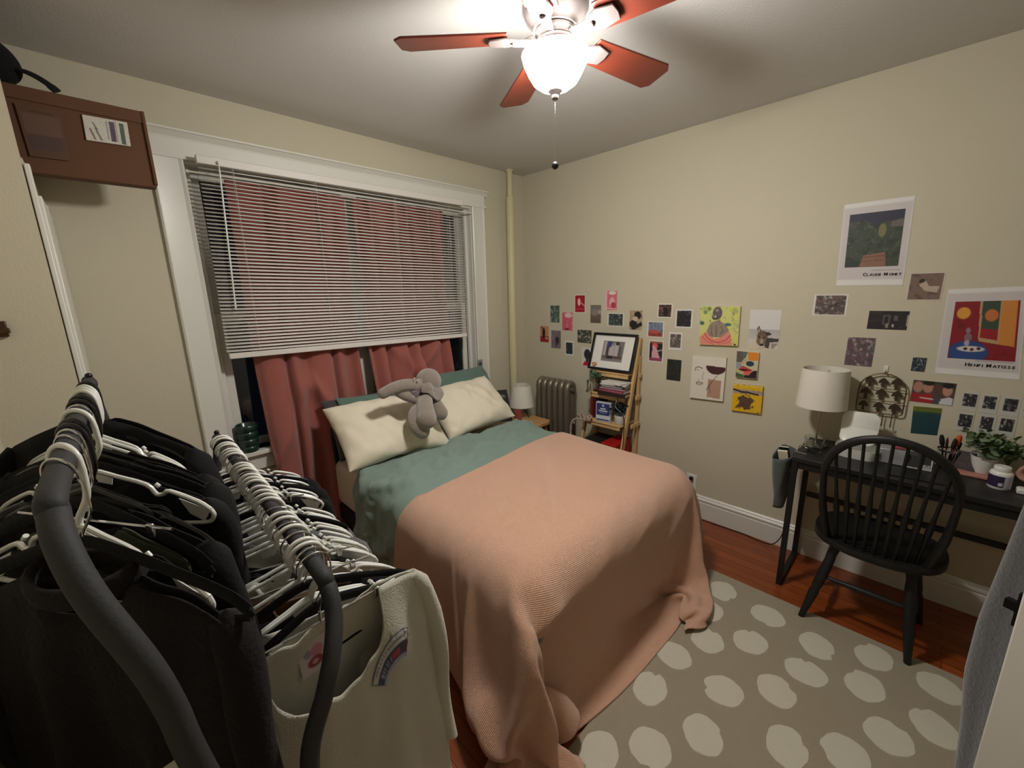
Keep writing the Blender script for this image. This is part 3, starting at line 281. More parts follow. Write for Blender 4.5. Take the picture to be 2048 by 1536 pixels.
[494,41,40,41,41,41,41,39,38,37,38,32,-4,-8,-18,-16,9,6,8,17,32,33,15,-11,-21,-17,-27,15,40,40,41,40,41,41,41,41,42,41,41,42,41,41,41,41,41,42,41,42,40,39,17,7,0,-36,-40,-36,-4,15,-1,-31,-35,8,4,0,0,-1,-3,-2,0,1,3,-3,-5,-15,9,-14,0,1,4,0,18,-9,-1,2,3,-16,8,-4,10,17,-1,0,-1,1,-1,-1,0,-1,-1,0,0,-1,0,0,0,0,0,-1,-1,-2,-2,-5,16,17,-15,-2,2,9,-2,10,-11,1,5,-10,4,0,0,0,1,-3,-5,1,0,-6,-3,-6,12,-8,-9,2,-3,6,7,3,-6,0,1,0,-7,0,20,5,0,0,-1,-1,0,0,-2,1,-1,-1,0,0,0,0,0,0,0,0,1,-6,-1,-3,1,-1,12,6,6,4,5,-3,-2,-1,0,-6,5,-1,0,-1,0,3,-3,-5,-2,6,-13,1,-3,11,-9,-5,-7,8,-1,11,-7,-1,-5,6,-8,16,10,-1,-1,-1,-1,1,0,0,1,-3,0,1,-1,0,0,0,0,0,0,0,-2,-1,0,2,-10,-1,19,6,2,7,4,-6,-4,0,8,-3,4,0,-1,0,-3,-3,8,-2,-2,-1,-24,-2,0,28,1,-11,-9,3,-3,4,7,-8,-8,2,13,12,4,-7,2,-2,2,-1,0,0,-2,1,1,-1,0,0,-1,0,0,0,0,0,-5,5,-2,0,7,9,1,2,2,-2,8,-11,-4,6,10,-1,7,-1,1,-4,-6,4,-4,6,0,-13,-14,-3,7,17,10,-7,-8,3,-15,0,5,0,-10,-1,21,1,8,0,-4,2,1,0,-1,-1,2,2,-1,0,0,-1,0,-1,0,-1,0,-2,6,1,4,-4,7,-6,-2,13,6,3,-12,4,1,4,-3,8,11,-6,-2,-1,8,-6,-7,-1,-2,-13,0,6,6,2,11,-2,-7,-5,-11,0,-2,2,-5,1,-1,21,0,4,2,0,-1,0,2,1,0,-1,0,0,0,0,0,1,-1,0,0,2,0,0,0,8,-7,5,2,7,-1,9,-2,-14,13,0,-1,-3,17,-4,-7,3,1,-3,-5,-8,-4,-8,8,2,-5,0,16,3,-7,-8,0,-5,-4,-2,-4,4,14,1,8,-1,0,1,1,1,-1,1,0,1,0,0,0,0,0,0,0,0,-1,-1,0,2,1,3,6,-3,-14,-1,26,2,0,2,-1,-3,-2,-3,19,-4,-3,-2,-1,-11,-4,4,-14,1,13,-3,-9,-3,14,10,-6,-9,11,-2,-14,-8,-2,8,16,-15,-5,18,2,2,1,0,1,0,1,0,0,0,0,0,0,-1,0,-1,0,0,1,-1,-1,-2,-12,-4,15,17,-1,7,7,-1,-4,-1,-9,-6,21,2,-5,-6,-2,5,-17,-5,-9,15,2,-17,1,-3,8,15,0,-9,10,3,0,-34,8,11,-2,-7,1,14,3,1,0,1,0,1,0,0,0,1,0,0,-1,0,-1,1,0,-2,-2,0,-1,-21,4,12,9,11,4,-7,5,6,0,-2,-3,0,24,-3,-3,-13,2,10,5,-38,8,-11,4,18,-13,-9,2,21,2,-9,7,-2,1,-1,-24,21,-7,8,-3,7,1,0,0,0,1,0,0,0,1,0,0,0,1,-1,1,-2,-1,1,0,-1,-5,5,6,0,-4,-1,4,16,-1,3,-5,-3,1,9,26,-3,-11,0,-7,-13,-2,-8,-7,5,10,-4,13,-7,-12,13,15,-10,0,1,-1,-10,14,5,-13,-3,13,4,-1,-1,1,0,0,-1,1,0,0,0,0,1,-1,1,-1,1,0,0,0,-1,-2,8,0,2,6,2,6,-1,-6,3,-5,0,-1,11,27,-4,3,-11,-4,-26,-8,7,-9,0,6,8,-2,11,-9,-6,24,-6,-6,3,-4,-4,12,0,10,2,23,-26,-2,0,-1,0,0,0,0,0,0,0,1,-1,1,0,0,0,0,0,0,-2,3,5,-2,0,2,1,4,4,1,-3,-4,1,3,7,28,0,2,-12,-21,-3,-18,0,1,11,-6,-6,3,2,14,-11,13,8,-9,0,0,4,7,-2,0,26,-6,-9,-3,-1,-1,-1,-1,1,-1,0,0,0,0,0,0,0,0,1,0,0,-2,2,2,1,0,0,1,1,2,0,10,-10,0,-1,11,3,27,1,1,-3,-21,-25,-2,6,28,-21,-10,-4,-2,0,2,12,-4,20,-7,9,0,3,8,-3,7,6,-11,-2,2,-3,-1,-1,0,-1,0,0,-1,0,-1,1,-1,0,1,-1,0,0,2,-1,2,1,0,0,1,0,-7,0,16,-10,0,1,14,1,28,-20,7,-5,-12,-6,-7,15,7,13,-1,-2,-11,-15,-10,-4,3,25,-7,6,-8,10,4,17,-4,1,-6,-2,-1,1,-2,0,-1,-2,0,0,1,-1,0,-1,1,0,-1,0,1,-1,0,1,0,0,2,0,1,-3,-3,5,1,-5,1,3,15,1,24,-10,-18,11,-8,2,-5,2,2,11,8,1,0,-3,-10,-9,-9,-7,21,-3,-6,22,7,-9,16,-13,0,1,-3,0,2,-2,0,0,-2,-1,0,0,0,0,-1,0,0,0,-1,1,0,0,0,1,0,1,0,-7,1,8,-5,-6,-7,24,6,-1,21,3,-16,-20,13,4,-3,-4,0,8,5,3,3,0,-2,-6,-3,-11,4,-3,14,13,35,-47,-3,7,0,1,1,-1,-1,1,-1,1,-1,-2,-1,0,0,0,0,0,0,0,0,-1,0,1,0,0,1,-1,0,-3,10,-3,-15,-6,13,17,2,-2,29,-9,-11,-12,-13,10,23,-17,-3,5,6,1,2,2,0,-1,-4,0,-12,-5,2,8,-28,38,10,-3,-1,0,0,-1,-1,1,0,-1,1,0,-2,-1,0,-1,1,-1,0,0,0,0,0,-1,0,0,1,1,-3,6,0,0,-19,1,22,6,0,-3,0,-13,-2,16,1,-14,12,6,-8,1,8,-4,1,7,3,-2,-2,-1,-10,0,10,1,4,14,-7,-6,1,1,1,0,-3,-1,0,1,0,1,0,-2,-1,1,-1,0,0,0,0,-1,0,0,0,0,1,-1,1,4,-7,-1,-15,16,15,1,-2,-3,-10,-4,-5,9,16,10,-17,9,0,-2,-9,6,-4,2,9,5,-2,-4,-4,-1,9,-3,1,2,-5,6,0,1,1,1,0,-3,0,-1,1,0,2,0,-2,-1,0,0,0,0,0,1,-2,0,0,0,0,0,0,-3,5,-13,-3,24,3,-1,1,-2,1,-4,-4,1,14,12,-2,-12,4,-7,0,-3,1,-3,0,10,7,-1,-3,-9,9,1,2,-1,2,0,0,-1,1,0,3,0,-3,-1,0,0,-1,2,1,-2,0,0,-1,0,0,0,1,-1,0,0,-1,0,0,-3,5,-17,17,10,0,-1,-14,15,3,-1,-4,-1,23,2,-1,-12,-13,1,2,6,1,-2,-5,-3,7,11,3,-9,0,4,2,0,0,0,0,0,-1,2,1,0,-1,-1,-1,1,0,0,1,1,-3,0,1,0,-1,1,0,-1,0,0,0,-1,-2,2,-4,-8,24,-1,-1,-1,-2,5,3,-1,1,-7,8,19,1,0,-26,-4,1,7,4,-1,0,-4,-6,2,17,-1,-3,3,2,-1,-1,0,1,-1,1,-1,0,2,2,-2,-1,-1,0,0,0,1,2,-2,0,-1,1,-1,0,2,-2,0,-1,0,-3,5,-10,13,6,-2,3,-11,12,-3,2,0,6,-4,-18,25,14,2,-8,-27,-1,2,10,3,0,1,-4,2,-1,10,-1,1,-1,-1,1,0,-1,1,-1,1,0,1,2,0,-2,-1,0,0,0,0,1,1,-2,1,-1,1,0,0,0,-1,0,0,-3,-2,2,16,-7,5,-10,3,7,-3,2,0,7,5,-20,-8,33,7,2,-13,-24,-4,6,10,1,-2,6,-6,2,9,0,-1,1,1,-1,-1,0,0,0,-2,1,0,0,4,-1,-1,0,0,0,0,0,1,1,-2,1,-1,0,0,2,-1,1,-4,3,-7,1,7,5,-4,2,8,-4,-3,1,0,8,7,-5,-26,3,27,8,5,-13,-19,-10,7,11,1,-3,5,2,1,2,1,-1,0,1,0,-2,1,-1,1,-1,0,0,0,4,-2,0,0,-1,0,0,0,1,1,-1,1,0,0,-1,1,-1,-3,3,-1,6,-1,-1,4,3,1,0,-5,2,0,7,9,0,-12,-23,10,18,4,11,-10,-14,-14,6,9,1,2,2,3,1,1,0,0,0,0,-2,-2,1,0,1,0,1,0,0,3,-3,0,1,0,0,-1,0,1,0,0,0,0,1,-1,-1,4,-4,3,3,-3,6,1,2,0,-10,0,1,0,7,8,4,-1,-21,-16,17,11,-1,15,-7,-11,-16,8,4,3,4,1,1,1,0,0,0,1,0,-3,-1,1,-1,0,0,0,1,1,2,-2,0,0,0,1,0,0,1,-1,1,0,0,1,1,-1,-3,6,-1,5,2,-2,-3,-11,-18,6,1,0,9,0,10,2,-1,-26,-14,23,3,-8,22,0,-6,-19,10,2,1,2,1,0,0,1,-1,0,2,-1,-4,0,0,1,-1,1,-1,1,1,1,-1,0,1,0,0,0,0,1,-1,1,0,1,-1,1,0,4,3,-1,-9,-10,-15,-9,12,7,0,3,-2,3,6,11,3,-3,-26,-14,25,2,-17,16,2,1,-6,3,2,1,1,1,0,0,1,0,1,-2,-1,-2,0,0,1,-1,1,-1,1,0,1,0,-1,1,0,0,0,0,1,0,1,1,2,0,1,1,-8,-11,-6,-2,-2,4,-8,-3,1,3,0,-2,2,5,10,6,-3,-26,-14,26,-2,-15,9,4,4,0,1,2,0,0,1,-1,0,0,1,1,2,-6,1,-1,0,1,-1,1,-1,2,-1,0,1,-1,0,1,0,0,0,1,1,0,1,0,2,-11,-8,3,-1,-2,6,-6,-7,-8,0,5,-1,-2,0,1,5,8,8,-1,-24,-17,26,-1,-11,7,2,5,1,0,0,0,0,1,0,0,0,3,-2,-2,-2,1,-1,0,1,-1,1,0,1,0,-1,0,0,0,0,0,1,-1,0,2,-2,-2,-5,4,11,-8,-11,-7,-7,2,3,-5,0,7,1,-3,-2,-2,0,4,7,10,3,-23,-17,18,2,-4,4,3,3,0,0,0,0,0,0,0,0,3,-4,5,-5,-1,1,0,-1,1,0,-1,0,1,0,0,1,-1,0,0,-1,1,0,-3,0,-3,-1,-9,-5,17,0,-6,-7,-6,6,-8,-1,3,-3,0,-1,2,0,0,1,4,10,11,-19,-18,19,0,-5,4,2,2,0,-1,0,1,0,0,0,1,2,0,-3,-1,0,-1,1,0,-1,1,0,0,0,0,-1,1,0,0,0,-1,-1,0,-3,0,-1,-1,-8,-13,24,18,0,-2,0,-5,-2,9,-5,-4,-3,-1,0,1,2,3,-2,1,12,2,-19,15,3,-5,1,1,1,1,0,-1,0,1,0,0,5,-4,2,-4,-1,1,0,-1,1,0,0,-1,1,0,0,-1,0,0,0,0,0,-1,-1,-2,-2,-2,4,2,-11,1,18,6,-8,-4,0,10,0,-2,-3,-4,-4,-3,-1,0,7,5,-2,-1,8,-6,8,1,-3,-1,0,1,0,0,0,0,0,0,3,-1,3,-5,0,0,0,0,0,-1,1,0,0,0,0,0,0,0,-1,0,0,-1,-1,-3,-2,-1,-7,-6,-1,0,1,11,15,5,-6,6,5,4,2,-1,-1,-3,-4,-5,-4,0,7,4,3,1,-3,6,2,-3,-1,0,0,1,0,0,1,-1,1,3,-2,2,-4,0,0,0,0,0,0,0,-1,1,-1,0,0,0,1,0,-2,-1,-2,-1,-3,-4,-1,0,-7,-6,0,2,6,8,-7,-4,2,4,5,4,3,1,1,0,-1,-2,-3,0,3,4,2,-6,3,3,-1,-2,1,0,0,0,-1,1,0,5,-3,3,-5,0,0,0,0,0,0,0,0,-1,1,0,0,-1,0,0,0,-2,-1,-3,-1,-2,-1,-4,0,-2,-4,-2,-1,5,0,-3,-5,-4,-2,3,5,6,1,-3,-2,3,2,3,1,3,3,2,-6,1,3,0,-2,0,1,-1,1,0,0,1,2,0,0,-3,0,0,0,1,-1,0,1,0,-1,0,-1,1,-1,0,-1,-1,-2,-2,-2,0,-1,1,0,-1,-3,-4,-2,0,11,0,-1,-4,-5,-7,-6,-2,5,11,2,-5,0,4,2,1,2,4,1,-5,0,2,0,-1,0,1,0,-1,0,1,4,-2,4,-6,0,1,-1,0,0,1,-1,0,1,-2,1,-1,1,-1,-1,-1,-2,-1,-3,-1,0,0,1,0,-1,-1,-3,-2,6,2,2,2,1,-1,-4,-7,-8,-6,6,8,-1,2,2,2,1,2,3,0,-4,-1,2,1,-1,0,0,1,0,0,3,-1,2,-2,-1,-1,1,-1,1,-1,0,0,0,0,-1,1,-1,0,-1,-2,-1,-3,-2,0,0,-1,0,0,1,-1,-1,-3,-3,1,1,2,2,3,4,3,0,-3,-10,-8,10,1,1,1,1,1,3,3,-1,-3,-1,0,1,0,0,0,0,0,1,4,-3,4,-5,1,-1,1,-1,1,0,0,-1,0,0,-1,1,-1,-1,-2,-1,-3,-2,-1,-1,0,-2,0,1,0,0,-2,-7,1,1,1,2,1,1,1,2,2,3,2,-13,6,2,1,1,0,-1,3,4,0,-3,-1,0,0,0,0,0,0,0,3,0,4,-4,-1,0,0,0,0,0,0,0,-1,0,0,-1,0,-2,-1,-3,-2,-1,0,0,-2,-1,-1,-2,1,0,2,-2,-1,-1,0,0,0,0,2,1,1,0,0,10,-9,4,0,1,0,0,0,1,4,2,-4,-1,0,0,0,0,0,0,2,3,-2,3,-3,0,0,0,0,0,-1,1,0,-1,0,0,-2,-1,-2,-2,-3,0,0,-1,0,0,-1,0,-3,1,0,-1,-1,-1,0,0,1,1,-1,-1,0,1,2,2,8,-5,1,0,1,0,-1,0,1,2,4,-4,-1,1,0,0,0,0,0,3,-1,4,-4,0,0,0,0,0,1,-1,-1,0,0,-1,-1,-1,-2,-3,-1,-1,0,-1,-1,-1,0,0,0,-2,0,1,1,0,-3,-2,-1,0,2,3,2,-1,0,1,1,5,-2,0,-1,1,0,0,-1,1,1,4,-3,-1,0,0,0,1,0,0,3,0,2,-2,-1,1,-1,0,0,0,0,0,0,-1,-2,-2,-2,-2,-2,0,0,1,0,-2,-2,-2,0,0,-2,3,0,1,1,-1,-1,-3,-3,-2,0,4,1,2,2,1,5,-2,-1,-1,1,0,-1,0,1,1,2,-2,0,0,1,-1,0,1,2,-1,4,-2,0,-1,0,1,0,0,-1,0,-1,-1,-1,-2,-2,-3,-1,0,1,1,1,1,-1,-3,-3,-3,-1,2,-1,0,1,2,0,2,1,0,-3,-4,-1,5,0,1,1,3,-1,-1,-1,1,1,-2,0,0,3,0,-1,0,0,0,0,0,1,2,0,2,-2,1,0,-1,0,1,0,-1,-1,-2,-1,-2,-2,-2,-1,1,-1,0,1,2,2,2,-1,-3,-4,0,0,-1,0,0,0,0,0,-1,1,3,4,-5,2,2,0,0,3,0,-1,-1,1,1,-1,0,-1,3,0,-1,0,0,0,0,1,1,0,2,0,-1,1,0,0,0,0,0,-2,-2,-1,-2,-3,-2,0,-1,0,0,-1,0,2,3,3,2,0,2,-1,0,-1,-1,1,-1,0,1,1,0,2,3,0,-1,0,1,-1,2,1,-1,-1,0,1,0,0,-1,2,0,-1,1,0,1,-1,1,1,1,1,0,0,0,1,-1,1,-1,-2,-2,-2,-2,-2,-2,0,0,0,-1,0,-1,-1,0,2,4,3,0,0,0,0,1,-1,1,0,0,0,0,1,2,1,1,-2,0,1,0,1,1,0,0,-1,1,0,0,-1,2,0,0,0,0,0,0,2,0,1,1,0,0,0,1,0,-2,-3,-1,-2,-1,-2,-2,0,0,0,0,0,0,-2,-2,0,0,3,-1,1,0,0,-1,1,0,0,1,-1,1,3,2,3,-6,2,-1,-1,-1,1,2,1,0,0,0,0,0,1,0,0,0,1,-1,1,1,-1,1,1,1,0,1,0,1,2,-6,-2,1,-2,-3,-2,1,-1,-1,-1,-1,1,1,0,-1,-2,-1,0,-1,0,0,1,0,0,0,0,0,0,2,2,3,1,3,-10,1,1,1,-1,-1,0,1,1,0,1,1,0,0,1,-1,0,1,0,0,1,0,1,0,1,1,1,1,1,-5,0,-1,-1,-3,-4,1,3,-1,-2,-2,-2,0,2,0,0,-1,-1],
